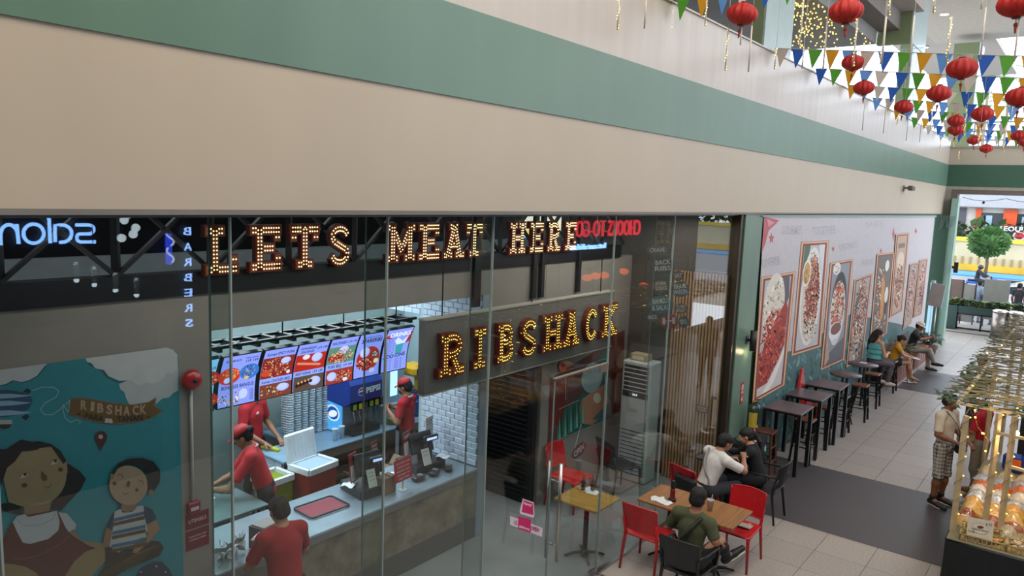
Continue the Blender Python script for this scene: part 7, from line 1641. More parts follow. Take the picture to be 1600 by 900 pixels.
for i, (px_, py_) in enumerate(((119, 428), (147, 435), (180, 444), (213, 452))):
    p = at(px_, py_, x=-(XO-.5)-.2); t = thing('track_lamp', (XO-.5, p.y, p.z), ['first', 'second', 'third', 'fourth'][i]+' small tube spotlight of the row opposite the children mural', 'lamp', world=True); G().tube([(XO-.5, p.y, p.z-.06), (XO-.5, p.y, p.z+.16)], .04, 10).build('barrel', mat('lamp_chrome', '#c4ccd0', .2, metal=.9), t); G().ball((XO-.5, p.y, p.z-.08), .035, 8, 6).build('bulb', emat('track_bulb', '#dff0ff', 6), t); G().tube([(XO-.5, p.y, p.z+.16), (XO-.5, p.y, 4.15)], .006, 4).build('rod', M_black, t)
# opposite shop fronts
for k in range(9):
    y0 = -3.5+k*3.0; c = ('#3a1a1c', '#2c2e34', '#40282a', '#1f3a36', '#3c3630', '#5a1e1e', '#2c3440', '#4a3a2c', '#2c2c30')[k]
    t = thing('storefront', (XO, y0+1.4, 0), 'opposite shop front, %s from the camera end, seen only in reflection' % ordn[k], 'shop front', 'shop fronts on the far side of the court', world=True)
    G().box(XO-.04, XO, y0, y0+2.8, .3, 2.4).build('window', mat('shopwin_%d' % k, c, .3, emit=.25, ecol=c), t); G().box(XO-.06, XO, y0, y0+2.8, 2.45, 2.6).build('lintel', M_black, t); G().box(XO-.08, XO, y0+2.8, y0+3.0, 0, 2.45).build('column', mat('opp_column', '#6a665f', .7), t)
random.seed(77)
for k, (px_, py_) in enumerate(((975, 424), (1006, 446), (917, 434), (930, 431), (944, 430))):
    p = at(px_, py_, x=-(XO-.8)-.2); t = thing('small_lantern', (XO-.8, p.y, p.z), 'orange lit shade lamp, %s of the row on the opposite side' % ordn[k], 'lamp'); G().ball((0, 0, 0), (.13, .13, .09), 12, 8).build('shade', emat('orange_shade', '#ff6a38', 2.5), t); G().tube([(0, 0, .08), (0, 0, 4.15-p.z)], .004, 4).build('cord', M_black, t)
# decals on the inside of the glass
dec = [(1027, 391, 17, 8, 'CRAVE', '', '#4a4238', 'dark CRAVE sticker near the top of the glass'), (1036, 415, 17, 13, 'BACK', 'RIBS', '#3a302c', 'round BACK RIBS sticker on the glass'), (1033, 447, 12, 10, 'PORK', 'SISIG', '#4c3c30', 'faded PORK SISIG sticker under BACK RIBS'), (1063, 452, 14, 12, 'BLUE', 'MARLIN', '#2c3a44', 'BLUE MARLIN sticker on the glass'), (1033, 476, 19, 14, 'BANGUS', '& SALAD', '#1e4a52', 'large teal BANGUS sticker on the glass'), (1064, 482, 10, 8, 'TUNA', 'BELLY', '#4a3020', 'small brown TUNA BELLY sticker'), (1020, 496, 9, 7, 'RICE', '', '#3a3230', 'small dark RICE sticker low on the glass'), (1045, 502, 14, 12, 'H', '', '#6a2c22', 'square red-brown H sticker on the glass'), (1068, 503, 8, 9, 'FOOD', '', '#22343c', 'small dark blue FOOD sticker'), (1060, 431, 8, 8, 'EAT', '', '#4c2c24', 'small round EAT sticker beside BACK RIBS')]
for i, (px_, py_, rx, ry, s1, s2, c, lab) in enumerate(dec):
    pr_ = Print(lambda x, y, h: at(x, y, x=GX-.012-h), 'decal', paint, -.0006)
    n = 22
    pr_.h = .02 if False else 0
    pr_.step = -.0006
    pr_.poly([(px_+rx*math.cos(2*PI*k/n)*(1+.04*(k % 2)), py_+ry*math.sin(2*PI*k/n)*(1+.04*(k % 2))) for k in range(n)], c)
    if s2: pr_.text(s1, px_-rx*.7, py_-ry*.3, px_+rx*.7, py_-ry*.45, ry*.55, '#a39a8c', .02, -1); pr_.text(s2, px_-rx*.75, py_+ry*.42, px_+rx*.75, py_+ry*.3, ry*.55, '#a39a8c', .02, -1)
    else: pr_.text(s1, px_-rx*.7, py_+.5, px_+rx*.7, py_-.5, ry*.8, '#a39a8c', .02, -1)
    pr_.build('glass_sticker', None, label=lab, cat='sticker')
# delivery stickers and OPEN sign on the door
sk = Print(lambda x, y, h: at(x, y, x=GX+.008+h), 'sticker', paint, .0006)
sk.poly([(817, 779), (834, 785), (835, 806), (833, 809), (813, 803), (812, 798)], '#d8c8d0').poly([(818, 781), (833, 786.5), (833.5, 805), (815, 800)], '#c41c60').text('Hungry?', 818.5, 786, 831, 790, 4, '#f0d8e0', .03, -1)
sk.build('pink_sticker', None, label='pink Hungry? delivery sticker on the glass door side', cat='sticker')
sk = Print(lambda x, y, h: at(x, y, x=GX+.008+h), 'sticker', paint, .0006)
sk.poly([(797, 806), (848, 825), (847, 839), (797, 820)], '#cfc6cc').poly([(810, 806), (830, 812), (829, 833), (809, 826)], '#c41c60').text('CL', 803, 816, 809, 818, 5, '#b0285c', .04, -1).text('OPEN', 829, 825, 842, 829, 6, '#b0285c', .04, -1).text('delivery', 811, 822, 828, 827.5, 4, '#f0d8e0', .02, -1)
sk.build('open_sticker', None, label='white and pink OPEN delivery strip on the glass door side', cat='sticker')
a = at(905, 704, x=GX-.03); t = thing('open_sign', (GX-.03, a.y, a.z-.1), 'small OPEN sign hanging on a string behind the glass', 'sign', world=True)
g = G(); n = 20; Mo = Matrix(((0, 0, 1, GX-.035), (1, 0, 0, a.y), (0, 1, 0, a.z), (0, 0, 0, 1))) @ Matrix.Rotation(.25, 4, 'Z')
G().prism([(.14*math.cos(2*PI*k/n), .075*math.sin(2*PI*k/n)) for k in range(n)], -.004, .004, Mo).build('board', mat('open_board', '#4a2c2c', .6), t)
g = G(); text(g, 'OPEN', Mo @ Matrix.Translation((0, 0, .006)), .1, 0, .02, width=.2); g.build('lettering', mat('open_ink', '#c8a8a4', .6), t, kind='stuff')
G().tube([(GX-.03, a.y-.09, a.z+.05), (GX-.03, a.y+.01, a.z+.3), (GX-.03, a.y+.1, a.z+.07)], .003, 4).build('string', M_steel, t)
# dining wall artwork behind the door
ar = Print(lambda x, y, h: at(x, y, x=XP+.006+h), 'art', paint, .0008)
ar.poly([(860, 592), (976, 520), (972, 640), (943, 657), (856, 693)], '#5a3a34').poly([(860, 600), (890, 580), (878, 662), (857, 668)], '#6b1f1a').poly([(872, 690), (882, 640), (900, 625), (925, 600), (935, 560), (950, 540), (960, 600), (945, 656)], '#1f5c58').poly([(900, 660), (908, 625), (925, 612), (945, 600), (955, 640), (925, 664)], '#a0735a').ell(925, 590, 16, 24, '#7c9296', .2).poly([(925, 655), (955, 625), (960, 650), (943, 657)], '#4a5f66').ell(933, 622, 6, 8, '#b9b4a8')
ar.poly([(948, 530), (976, 515), (972, 640), (956, 648)], '#54201c')
for k in range(14): ar.poly([(870+k*3, 690-k*2.2), (871+k*3, 662-k*3-(k % 3)*8), (873.5+k*3, 688-k*2)], ('#2f7a6c', '#68a08c', '#245048')[k % 3])
ar.line([(872, 640), (905, 625)], .8, '#b8a89a').line([(884, 585), (884, 625)], .8, '#b8a89a').ell(879, 573, 6, 8, '#d8642c').ell(880, 570, 3, 4, '#4a2c6a')
ar.line([(856, 694), (943, 658)], 1.2, '#8f8a80')
ar.build('wall_artwork', None, label='dark red and teal painted artwork panel above the inside red chair', cat='artwork')
# ================================================================== food stall under the bamboo trellis (lower right)
st = thing('stall_table', (3.6, 10.2, 0), 'long stall table skirted in black cloth', 'table', world=True)
sx0, sx1, sy0_, sy1_ = 3.12, 4.6, 9.22, 12.6
G().rbox(((sx0+sx1)/2, (sy0_+sy1_)/2, .775), (sx1-sx0, sy1_-sy0_, .03), .01).build('tabletop', mat('stall_top', '#7c7458', .6), st)
def skirt(u, v):
    z = .76*(1-v)
    if u < .5: x, y = sx0, sy1_+(sy0_-sy1_)*(u*2); n = Vector((-1, 0, 0))
    else: x, y = sx0+(sx1-sx0)*(u*2-1), sy0_; n = Vector((0, -1, 0))
    return Vector((x, y, z))+n*(.012+.018*v*(1+math.sin(u*150)))
G().grid(skirt, 160, 4).build('cloth_skirt', mat('skirt_black', '#0f1416', .8), st)
M_bam = mat('bamboo_frame', '#cdb994', .5, col2='#b39d78', scale=5)
fr = thing('trellis_frame', (3.5, 12, 0), 'pale bamboo frame of the stall carrying the lattice roof', 'frame', world=True)
RZ = 2.13
for (x, y, z0) in ((3.15, 9.45, .79), (3.42, 9.85, .79), (3.57, 9.85, .79), (4.2, 9.6, .79), (3.1, 12.9, 0), (3.1, 15.9, 0), (3.1, 18.9, 0), (4.5, 12.9, 0), (4.5, 15.9, 0)):
    G().bar((x, y, z0), (x, y, RZ), .045, .045).build('post', M_bam, fr)
for a, b in (((3.0, 9.95, RZ), (3.0, 19.3, RZ)), ((4.6, 9.95, RZ), (4.6, 19.3, RZ)), ((3.0, 10.0, RZ), (4.7, 10.0, RZ)), ((3.42, 9.85, 1.9), (4.2, 9.85, 1.9)), ((3.57, 9.85, 1.55), (4.2, 9.7, 1.55))):
    G().bar(a, b, .035, .03).build('rail', M_bam, fr)
rf = thing('lattice_roof', (3.7, 14, RZ), 'woven bamboo lattice roof over the stalls with leaves and flowers', 'roof', world=True)
M_lat = mat('lattice_strip', '#8f8868', .6, col2='#5f5a42', scale=3)
random.seed(17)
def cl(x, y): return max(2.85, min(4.9, x)), max(9.4, min(19.4, y))
n_ = 0
xlo, xhi, ylo, yhi = 2.85, 4.8, 10.0, 19.4
for fam in range(3):
    k = 0; dirv = [Vector((1, .42)), Vector((1, -.55)), Vector((.3, 1))][fam]; dirv.normalize(); nv = Vector((-dirv.y, dirv.x)); stp = (.13, .14, .3)[fam]
    rng = range(-90, 160)
    for k in rng:
        c = Vector((3.8, 14.6))+nv*(k*stp-2+random.uniform(-.02, .02))
        # clip to the rectangle
        t0, t1 = -20., 20.
        ok = True
        for ax_, lo_, hi_ in ((0, xlo+random.uniform(-.08, .03), xhi), (1, ylo+random.uniform(-.06, .03), yhi)):
            d = dirv[ax_]
            if abs(d) < 1e-6: continue
            a, b = (lo_-c[ax_])/d, (hi_-c[ax_])/d
            if a > b: a, b = b, a
            t0, t1 = max(t0, a), min(t1, b)
        if t1-t0 < .25: continue
        A, B = c+dirv*t0, c+dirv*t1; z = RZ+.02+.012*fam
        m = 5; pts = [(A.x+(B.x-A.x)*j/m, A.y+(B.y-A.y)*j/m, z+random.uniform(-.012, .012)+.03*math.sin(j+k)) for j in range(m+1)]
        if n_ < 290: G().tube(pts, .0085, 4).build('slat', M_lat, rf); n_ += 1
random.seed(23); g = G(); fw = G(); fy_ = G()
for k in range(620):
    e = random.random(); x = random.uniform(2.8, 4.6); y = 10+9.2*random.random()**1.3
    if e < .35: x = 2.85+random.uniform(-.1, .12)
    elif e < .6: y = 10.0+random.uniform(-.12, .12)
    c = Vector((x, y, RZ+random.uniform(-.05, .07))); a = random.uniform(0, 2*PI); d = Vector((math.cos(a), math.sin(a), random.uniform(-.4, .4))).normalized(); s_ = d.cross(Vector((0, 0, 1))).normalized(); L = random.uniform(.06, .13)
    g.add([c, c+d*L*.35+s_*L*.3, c+d*L, c+d*L*.35-s_*L*.3], [(0, 1, 2, 3)])
for k in range(60):
    c = (random.uniform(2.95, 4.5), 10.05+8*random.random()**1.6, RZ+.07); 
    for j in range(5): a = j*1.257; fw.add([c, (c[0]+.035*math.cos(a-.4), c[1]+.035*math.sin(a-.4), c[2]+.015), (c[0]+.05*math.cos(a), c[1]+.05*math.sin(a), c[2]+.005), (c[0]+.035*math.cos(a+.4), c[1]+.035*math.sin(a+.4), c[2]+.015)], [(0, 1, 2, 3)])
g.build('vine_leaves', mat('vine_green', '#2c4a26', .5, var=.4, scale=9), rf, kind='stuff'); fw.build('white_blossoms', mat('blossom_white', '#d8dce0', .6), rf, kind='stuff')
fl = thing('fairy_lights', (3.3, 10, RZ), 'warm yellow fairy lights wound round the front stall posts and roof', 'fairy lights', world=True)
w = G(); b = G(); M_warm = emat('fairy_warm', '#ffc84a', 7)
for (x, y) in ((3.15, 9.45), (3.42, 9.85), (3.57, 9.85)):
    pts = [(x+.04*math.cos(k*.9), y+.04*math.sin(k*.9), 1.0+k*.032) for k in range(36)]
    w.tube(pts, .003, 4)
    for k in range(0, 36, 7): b.ball(pts[k], .007, 6, 4)
pts = [(3.18+.02*k+.03*math.sin(k*2), 9.9+.03*math.cos(k*1.7), 2.1-.05*k+.06*math.sin(k*1.3)) for k in range(14)]; w.tube(pts, .003, 4)
for q_ in pts[::2]: b.ball(q_, .011, 6, 4)
for k in range(24):
    x, y = random.uniform(2.9, 4.6), 10.0+8.5*random.random(); b.ball((x, y, RZ+.05), .011, 6, 4)
w.build('wire', mat('fairy_wire', '#8c8058', .6), fl, kind='stuff'); b.build('bulbs', M_warm, fl, kind='stuff')
for (x, y, p_) in ((3.6, 9.9, 16), (3.9, 11.2, 9), (3.9, 14.0, 4)):
    t = thing('pendant_bulb', (x, y, 1.93), 'bare warm bulb hanging under the lattice roof, %s' % {9.9: 'over the front baskets', 11.2: 'over the middle of the stall', 14.0: 'deep under the roof'}[y], 'lamp'); G().ball((0, 0, 0), .03, 12, 8).build('bulb', emat('bulb_hot', '#ffc880', 30), t); G().tube([(0, 0, .03), (0, 0, .2)], .006, 5).build('cord', M_black, t)
    point('stall_bulb', (x, y, 1.87), p_, (1, .66, .3), .03)
# goods
M_bask = mat('basket_plastic', '#a8925a', .5, col2='#8f7a48')
def basket(x, y, rz, lab, w=.34, l=.24, h=.07, fill='#c98a4a', n=14, seed=1):
    t = thing('basket', (x, y, .791), lab, 'basket', rz=rz); random.seed(seed)
    g = G()
    for (a, b) in (((-w/2, -l/2), (w/2, -l/2)), ((w/2, -l/2), (w/2, l/2)), ((w/2, l/2), (-w/2, l/2)), ((-w/2, l/2), (-w/2, -l/2))):
        g.bar((*a, h), (*b, h), .016, .012); g.bar((*a, .008), (*b, .008), .012, .014); A, B = Vector((*a, 0)), Vector((*b, 0)); m = 10
        for k in range(m+1): p = A.lerp(B, k/m); g.box(p.x-.006, p.x+.006, p.y-.006, p.y+.006, 0, h)
    g.box(-w/2, w/2, -l/2, l/2, 0, .006); g.build('basket_body', M_bask, t)
    g = G()
    for k in range(n): g.ball((random.uniform(-w*.38, w*.38), random.uniform(-l*.36, l*.36), h*.55+random.uniform(0, .03)), (random.uniform(.025, .04), random.uniform(.02, .035), .018), 8, 5)
    g.build('contents', mat('snack_'+fill.strip('#'), fill, .35, var=.4, scale=30, coat=.5), t, kind='stuff'); return t
basket(3.45, 9.33, .06, 'tan plastic basket of golden snacks behind the sign card', .42, .16, fill='#d0904a', seed=2)
basket(3.88, 9.38, .05, 'tan plastic basket of clear bagged pastries at the right edge', .42, .22, fill='#c9b090', seed=3)
basket(3.42, 9.55, .05, 'tan plastic basket partly hidden left of the sign card', .4, .2, fill='#b8702c', seed=4)
card('price_card', 3.44, 9.4, .86, .24, .26, -PI/2+.15, -.15, '#d9cdb8', [], 'cream sign card with an oval bread logo standing on the basket', tc='#3c2a1c')
pc = [o for o in COL.objects if o.name.startswith('price_card')][0]; pc.location = (3.42, 9.28, .80)
pp2 = Print(lambda x, z, h: Matrix.Translation((0, 0, .13)) @ Matrix.Rotation(-.15, 4, 'Y') @ Vector((.006+h, x, z)), 'cardp', paint, .0006)
pp2.ell(0, .03, .085, .06, '#a89880').ell(0, .03, .081, .056, '#d9cdb8').ell(0, .045, .03, .016, '#6a3a22', .2).text('Baked & Glazed', -.07, .015, .07, .015, .022, '#3c2a1c').text('P 75', .05, .085, .1, .095, .024, '#3c2a1c').text('3 for 200', -.11, -.02, -.05, -.02, .02, '#3c2a1c').poly([(-.115, -.118), (.115, -.118), (.115, -.088), (-.115, -.088)], '#6a3a2c').text('AVAILABLE TODAY', -.1, -.103, .1, -.103, .018, '#e0d4c0')
pp2.build('print', pc)
random.seed(31)
cols = ['#d9a24a', '#c8cdd2', '#e0d8c8', '#d06a28', '#b8bcc4', '#c9b48a', '#8f4a24', '#d8b060']
desc = ['golden', 'silver', 'clear', 'orange', 'shiny grey', 'tan', 'brown', 'yellow']
places = ['in the front row'] + ['in the %s row' % w for w in ordn[1:8]] + ['in the back row']
i = 0
for r_, y in enumerate((9.78, 10.02, 10.27, 10.52, 10.78, 11.05, 11.33, 11.62, 11.92)):
    for c_ in range(6):
        x = 3.23+.215*c_+random.uniform(-.02, .02); k = (i*5+r_) % 8
        t = thing('snack_pack', (x, y, .791), '%s packet, %s from the aisle %s of stall goods' % (desc[k], ordn[c_], places[r_]), 'packet', 'packed snacks on the stall', rz=random.uniform(-.4, .4))
        g = G(); w_, l_, h_ = .2, .23, .07+.06*random.random(); ph = random.random()*6
        g.grid(lambda u, v: Vector(((u-.5)*w_, (v-.5)*l_, h_*math.sin(PI*min(1, max(0, u)))**.6*math.sin(PI*v)**.6+.006*math.sin(u*22+ph)*math.sin(v*19))), 12, 12); g.grid(lambda u, v: Vector(((.5-u)*w_, (v-.5)*l_, .001)), 2, 2)
        g.build('wrapper', mat('wrap_'+cols[k].strip('#'), cols[k], .22, metal=.2 if k in (1, 4) else 0, coat=.7, bump=.5, scale=25, var=.35), t)
        if i % 3 == 0: G().rbox((0, 0, h_*.97), (.06, .04, .01), .003).build('label_sheet', mat('pack_label_%d' % (k % 3), ('#e8e0d0', '#c83a24', '#2c5a9c')[k % 3], .5), t); i += 1
for i, (x, y, lab) in enumerate(((3.5, 12.2, 'large blue and orange snack bag at the back of the stall'), (3.8, 12.25, 'yellow snack bag beside the blue and orange one'))):
    t = thing('snack_bag', (x, y, .791), lab, 'packet'); G().rbox((0, 0, .14), (.26, .12, .28), .05).build('bag_body', mat('snackbag_%d' % i, ('#1c3f9c', '#d8a020')[i], .3, coat=.5), t); G().rbox((0, -.062, .14), (.18, .01, .14), .004).build('label_sheet', mat('snackbag_l%d' % i, ('#e0641c', '#b02c1c')[i], .4), t)
t = thing('black_screen', (4.0, 11.8, 0), 'black cloth screen standing behind the stall posts', 'screen', world=True); G().box(3.5, 4.6, 12.66, 12.7, .8, 1.95).build('cloth', mat('skirt_black2', '#14161a', .8), t); G().box(3.48, 4.62, 12.64, 12.72, 1.95, 2.0).build('top_bar', M_bam, t)
# ================================================================== people
RED_ = '#b31c28'
def T4(root): return Matrix.Translation(root.location) @ Matrix.Rotation(root.rotation_euler[2], 4, 'Z')
# --- kitchen staff
def badge(root, B, s, y=.0):
    c = B['ch']+np.array([.06, .118, .05])*s; g = G(); g.ball(tuple(c), (.03*s, .008*s, .02*s), 10, 6); g.build('badge', mat('badge_cream', '#d8c8b0', .6), root)
r, B, s, T, hr = human('kitchen worker in red polo whose head is behind the menu screens', (-4.52, 5.50, 0), -PI/2+.35, 1.74, J=dict(elR=(.25, .02, 1.13), wrR=(.14, .27, .98), elL=(-.25, .02, 1.13), wrL=(-.12, .3, .98)), skin='b', shirt=RED_, sleeve=.62, pants='#17181c', collar='#3c4a44', palm=dict(R=(0, 0, -1), L=(0, 0, -1)))
badge(r, B, s)
r, B, s, T, hr = human('kitchen worker in red cap and red shirt bending over the food tubs', (-3.06, 4.72, 0), 2.55, 1.72, lean=.36, head=(0, -.55), J=dict(elR=(.20, .38, 1.02), wrR=(.08, .56, .98), elL=(-.20, .38, 1.02), wrL=(-.06, .58, .98), knR=(.1, .03, .48), knL=(-.1, .03, .48)), skin='b', shirt=RED_, sleeve=.6, pants='#15161a', hair='bun', female=True, palm=dict(R=(0, 0, -1), L=(0, 0, -1)), collar='#b8bcc0')
cap(r, T, s, hr, '#a81c24')
g = G()
G().grid(lambda u, v: Vector(((u-.5)*.36, .135-.02*abs(u-.5)*4+.02, .90-.42*v)), 8, 6).build('apron', mat('apron_grey', '#6a6f76', .9, var=.2, scale=12), r)
r, B, s, T, hr = human('kitchen worker in red cap and black face mask holding a clear cup', (-3.42, 7.28, 0), PI/2+.4, 1.68, lean=.06, head=(0, -.35), J=dict(elR=(.23, .06, 1.12), wrR=(.08, .26, 1.24), elL=(-.23, .06, 1.12), wrL=(-.08, .26, 1.22)), skin='b', shirt=RED_, sleeve=.6, pants='#1a1b1f', female=True, palm=dict(R=(-1, 0, 0), L=(1, 0, 0)), hands=(.9, .9), collar='#c8ccd0')
cap(r, T, s, hr, '#b01c22'); badge(r, B, s)
m = Matrix([list(q_)+[0] for q_ in hr]+[[0, 0, 0, 1]]); G().ball((0, 0, 0), (.052*s, .04*s, .042*s), 14, 9, Matrix.Translation(Vector(T(0, .062, -.04))) @ m).build('face_mask', mat('mask_black', '#121214', .8), r)
G().grid(lambda u, v: Vector((.22*math.sin((u-.5)*2.6), .17*math.cos((u-.5)*2.6)-.01, .98-.50*v)), 12, 6).build('apron', mat('apron_grey', '#6a6f76', .9, var=.2, scale=12), r)
# --- customer at the counter
r, B, s, T, hr = human('stocky man in dark red shirt seen from behind at the counter', (-1.18, 3.68, 0), PI/2-.12, 1.66, lean=.2, head=(.1, -.4), girth=1.16, J=dict(elR=(.27, .17, 1.12), wrR=(.12, .43, 1.13), elL=(-.27, .17, 1.12), wrL=(-.08, .45, 1.14)), skin='b', shirt='#8f141e', sleeve=.7, pants='#1c1d22', palm=dict(R=(-.6, 0, -.6), L=(.6, 0, -.6)), hands=(.9, .8))
p_ = T4(r) @ Vector(tuple((B['wrL']+B['wrR'])/2+np.array([0, .12, .02])))
t = thing('wallet', tuple(p_), 'pink and white paper packet in the hands of the man in dark red', 'packet', rz=.5); G().rbox((0, 0, 0), (.1, .15, .018), .005).build('cover', mat('wallet_pink', '#b08a94', .5), t); G().rbox((.0, .01, .014), (.08, .12, .008), .002).build('slip', mat('slip_white', '#c8c8cc', .6), t)
# --- eaters outside
r, B, s, T, hr = human('man in white t-shirt with grey shoulder strap eating at the dark table', (.28, 9.24, 0), -.42, 1.72, sit=.45, lean=.38, side=.10, head=(-.25, -.4), J=dict(elR=(.33, .36, .83), wrR=(.15, .52, .93), elL=(-.29, .36, .80), wrL=(-.10, .52, .84)), skin='b', shirt='#d6d2cf', sleeve=.72, pants='#2a2c33', palm=dict(R=(0, 0, -1), L=(0, 0, -1)), hands=(.8, .8), res=.011)
C_ = B['ch']; pts = []
for k in range(15):
    a = k/14; p0 = B['shL']+np.array([.06, -.03, .07]); p1 = B['pel']+np.array([.13, -.05, .1]); q_ = lerp(p0, p1, a)+np.array([0, -.1*math.sin(PI*min(1, a*1.05+.08)), 0]); pts.append(tuple(q_))
G().tube(pts, .015, 6, flat=.35).build('shoulder_strap', mat('strap_grey', '#8d8f94', .8), r)
r, B, s, T, hr = human('woman in black top with pink hair clip eating at the dark table', (.72, 10.12, 0), PI/2+.28, 1.60, sit=.45, lean=.36, head=(.15, -.35), J=dict(elR=(.25, .36, .84), wrR=(.09, .55, .90), elL=(-.25, .36, .84), wrL=(-.07, .55, .93)), skin='a', shirt='#141518', sleeve=1.2, pants='#1a1b20', hair='pony', female=True, palm=dict(R=(0, 0, -1), L=(0, 0, -1)), hands=(.8, .8), res=.011)
m = Matrix([list(q_)+[0] for q_ in hr]+[[0, 0, 0, 1]]); G().rbox((0, 0, 0), (.09*s, .02, .035), .008, Matrix.Translation(Vector(T(.0, -.15, .06))) @ m).build('hair_clip', mat('clip_pink', '#d04a6a', .3), r)
bk = B['ch']+np.array([.02, -.12, .08]); g = G()
text(g, 'EATING', Matrix.Translation(Vector(tuple(bk+np.array([0, -.03, .04])))) @ Matrix.Rotation(PI, 4, 'Z') @ Matrix.Rotation(PI/2+.3, 4, 'X').inverted().inverted() @ Matrix.Rotation(0, 4, 'Z'), .06, .004, .02, width=.2); g.build('back_print', mat('print_teal', '#7fa8a0', .8), r, kind='stuff')
r, B, s, T, hr = human('man in olive t-shirt seen from behind in the black armchair', (.99, 7.2, 0), 0.0, 1.74, sit=.45, lean=.10, side=.06, head=(.0, -.3), J=dict(elR=(.28, .02, .82), wrR=(.22, .27, .70), elL=(-.27, .10, .80), wrL=(-.10, .36, .74), knR=(.16, .46, .62), anR=(.10, .86, .27), toR=(.19, 1.03, .33), knL=(-.13, .44, .50), anL=(-.12, .55, .09)), skin='b', shirt='#4a4e34', sleeve=.75, pants='#1a1b20', shoes='#1d1e22', sole='#cfc8bc', palm=dict(R=(0, 0, -1), L=(0, 0, -1)), res=.010)
pts = []
for k in range(15):
    a = k/14; p0 = B['shR']+np.array([-.07, -.02, .075]); p1 = B['pel']+np.array([-.15, -.06, .12]); q_ = lerp(p0, p1, a)+np.array([0, -.125*math.sin(PI*min(1, a*1.0+.1)), 0]); pts.append(tuple(q_))
G().tube(pts, .024, 6, flat=.35).build('shoulder_strap', mat('strap_dark', '#2b2e28', .8), r)
# --- people on the stools and benches
r, B, s, T, hr = human('woman with long black hair and teal ruffled top on a dark stool', (.3, 18.5, 0), -.62, 1.62, sit=.745, lean=.12, head=(-.55, -.15), J=dict(elR=(.25, .12, 1.02), wrR=(.12, .30, 1.08), elL=(-.25, .12, 1.02), wrL=(-.06, .32, 1.05), knR=(.15, .42, .80), anR=(.14, .36, .36), knL=(-.13, .42, .80), anL=(-.12, .36, .36)), skin='a', shirt=None, pants='#5a5058', shoes='#b8a898', hair='long', female=True, palm=dict(R=(0, 0, -1), L=(0, 0, -1)), res=.013)
g = G(); cc = B['ch']; 
for j, (z0, z1, r0) in enumerate(((.10, -.02, .178), (-.01, -.13, .175), (-.12, -.26, .165))):
    g.grid(lambda u, v: Vector((cc[0]+(r0+.02*v)*math.cos(2*PI*u)*(1+.05*math.sin(u*120)), cc[1]+(r0*.78+.02*v)*math.sin(2*PI*u)*(1+.05*math.sin(u*120)), cc[2]+z0+(z1-z0)*v)), 60, 4, closed_u=True)
g.build('ruffled_top', mat('ruffle_teal', '#5fb0b4', .8, var=.2), r)
r, B, s, T, hr = human('girl in yellow top and dark shorts sitting on the bench', (.34, 20.35, 0), -PI/2+.25, 1.56, sit=.45, lean=.30, head=(0, -.5), J=dict(elR=(.22, .28, .82), wrR=(.07, .46, .76), elL=(-.22, .28, .82), wrL=(-.07, .46, .78), knR=(.10, .42, .62), anR=(.05, .52, .22), knL=(-.10, .42, .60), anL=(-.05, .46, .20)), skin='a', shirt='#c9921c', sleeve=.4, pants='#1f2a26', plen=.3, shoes=None, hair='bun', female=True, palm=dict(R=(-.3, 0, -1), L=(.3, 0, -1)), res=.013)
t = thing('magazine', tuple(T4(r) @ Vector((0, .42, .70))), 'white open magazine on the lap of the girl in yellow', 'magazine', rz=-1.2); G().rbox((0, -.11, 0), (.28, .2, .012), .004, Matrix.Rotation(.15, 4, 'X')).rbox((0, .11, 0), (.28, .2, .012), .004, Matrix.Rotation(-.15, 4, 'X')).build('pages', mat('magazine_white', '#c4c4c8', .6), t)
r, B, s, T, hr = human('man in white hard hat and dark shirt reading a phone on the bench', (.36, 22.6, 0), -PI/2+.05, 1.72, sit=.45, lean=.26, head=(0, -.45), J=dict(elR=(.22, .25, .86), wrR=(.05, .47, .92), elL=(-.22, .25, .86), wrL=(-.05, .47, .92), knR=(.09, .46, .60), anR=(-.02, .60, .24), toR=(.0, .77, .21), knL=(-.11, .44, .51), anL=(-.11, .46, .085)), skin='b', shirt='#2f2e31', sleeve=.8, pants='#a8a29a', shoes='#22262c', palm=dict(R=(-1, 0, 0), L=(1, 0, 0)), hands=(.9, .9), res=.013)
cap(r, T, s, hr, '#d2cdc4', hard=True)
t = thing('phone', tuple(T4(r) @ Vector((0, .60, .96))), 'phone held up by the man in the white hard hat', 'phone', rz=-PI/2); G().rbox((0, 0, 0), (.075, .012, .15), .006, Matrix.Rotation(-.4, 4, 'X')).build('case', mat('phone_black', '#1a1c22', .3), t); G().box(-.033, .033, -.0075, -.0065, -.068, .068, Matrix.Rotation(-.4, 4, 'X')).build('screen', emat('phone_screen', '#8fb0d8', .8), t)
# --- standing couple by the stall
plaid = bpy.data.materials.new('plaid_cloth'); plaid.use_nodes = True; n_ = plaid.node_tree.nodes; L_ = plaid.node_tree.links; bs = n_['Principled BSDF']; bs.inputs['Roughness'].default_value = .9
tc_ = n_.new('ShaderNodeTexCoord'); mx_ = None; prev = None
for ax_, sc_ in (('X', 34), ('Z', 30), ('Y', 34)):
    wv = n_.new('ShaderNodeTexWave'); wv.bands_direction = ax_; wv.inputs['Scale'].default_value = sc_/6.28*1.2; L_.new(tc_.outputs['Object'], wv.inputs['Vector'])
    rp = n_.new('ShaderNodeValToRGB'); rp.color_ramp.elements[0].position = .45; rp.color_ramp.elements[1].position = .55; rp.color_ramp.elements[0].color = (.06, .06, .07, 1); rp.color_ramp.elements[1].color = (1, 1, 1, 1); L_.new(wv.outputs['Fac'], rp.inputs['Fac'])
    if prev is None: prev = rp.outputs['Color']
    else:
        mm = n_.new('ShaderNodeMix'); mm.data_type = 'RGBA'; mm.blend_type = 'MIX'; mm.inputs[0].default_value = .5 if ax_ == 'Z' else .25; L_.new(prev, mm.inputs[6]); L_.new(rp.outputs['Color'], mm.inputs[7]); prev = mm.outputs[2]
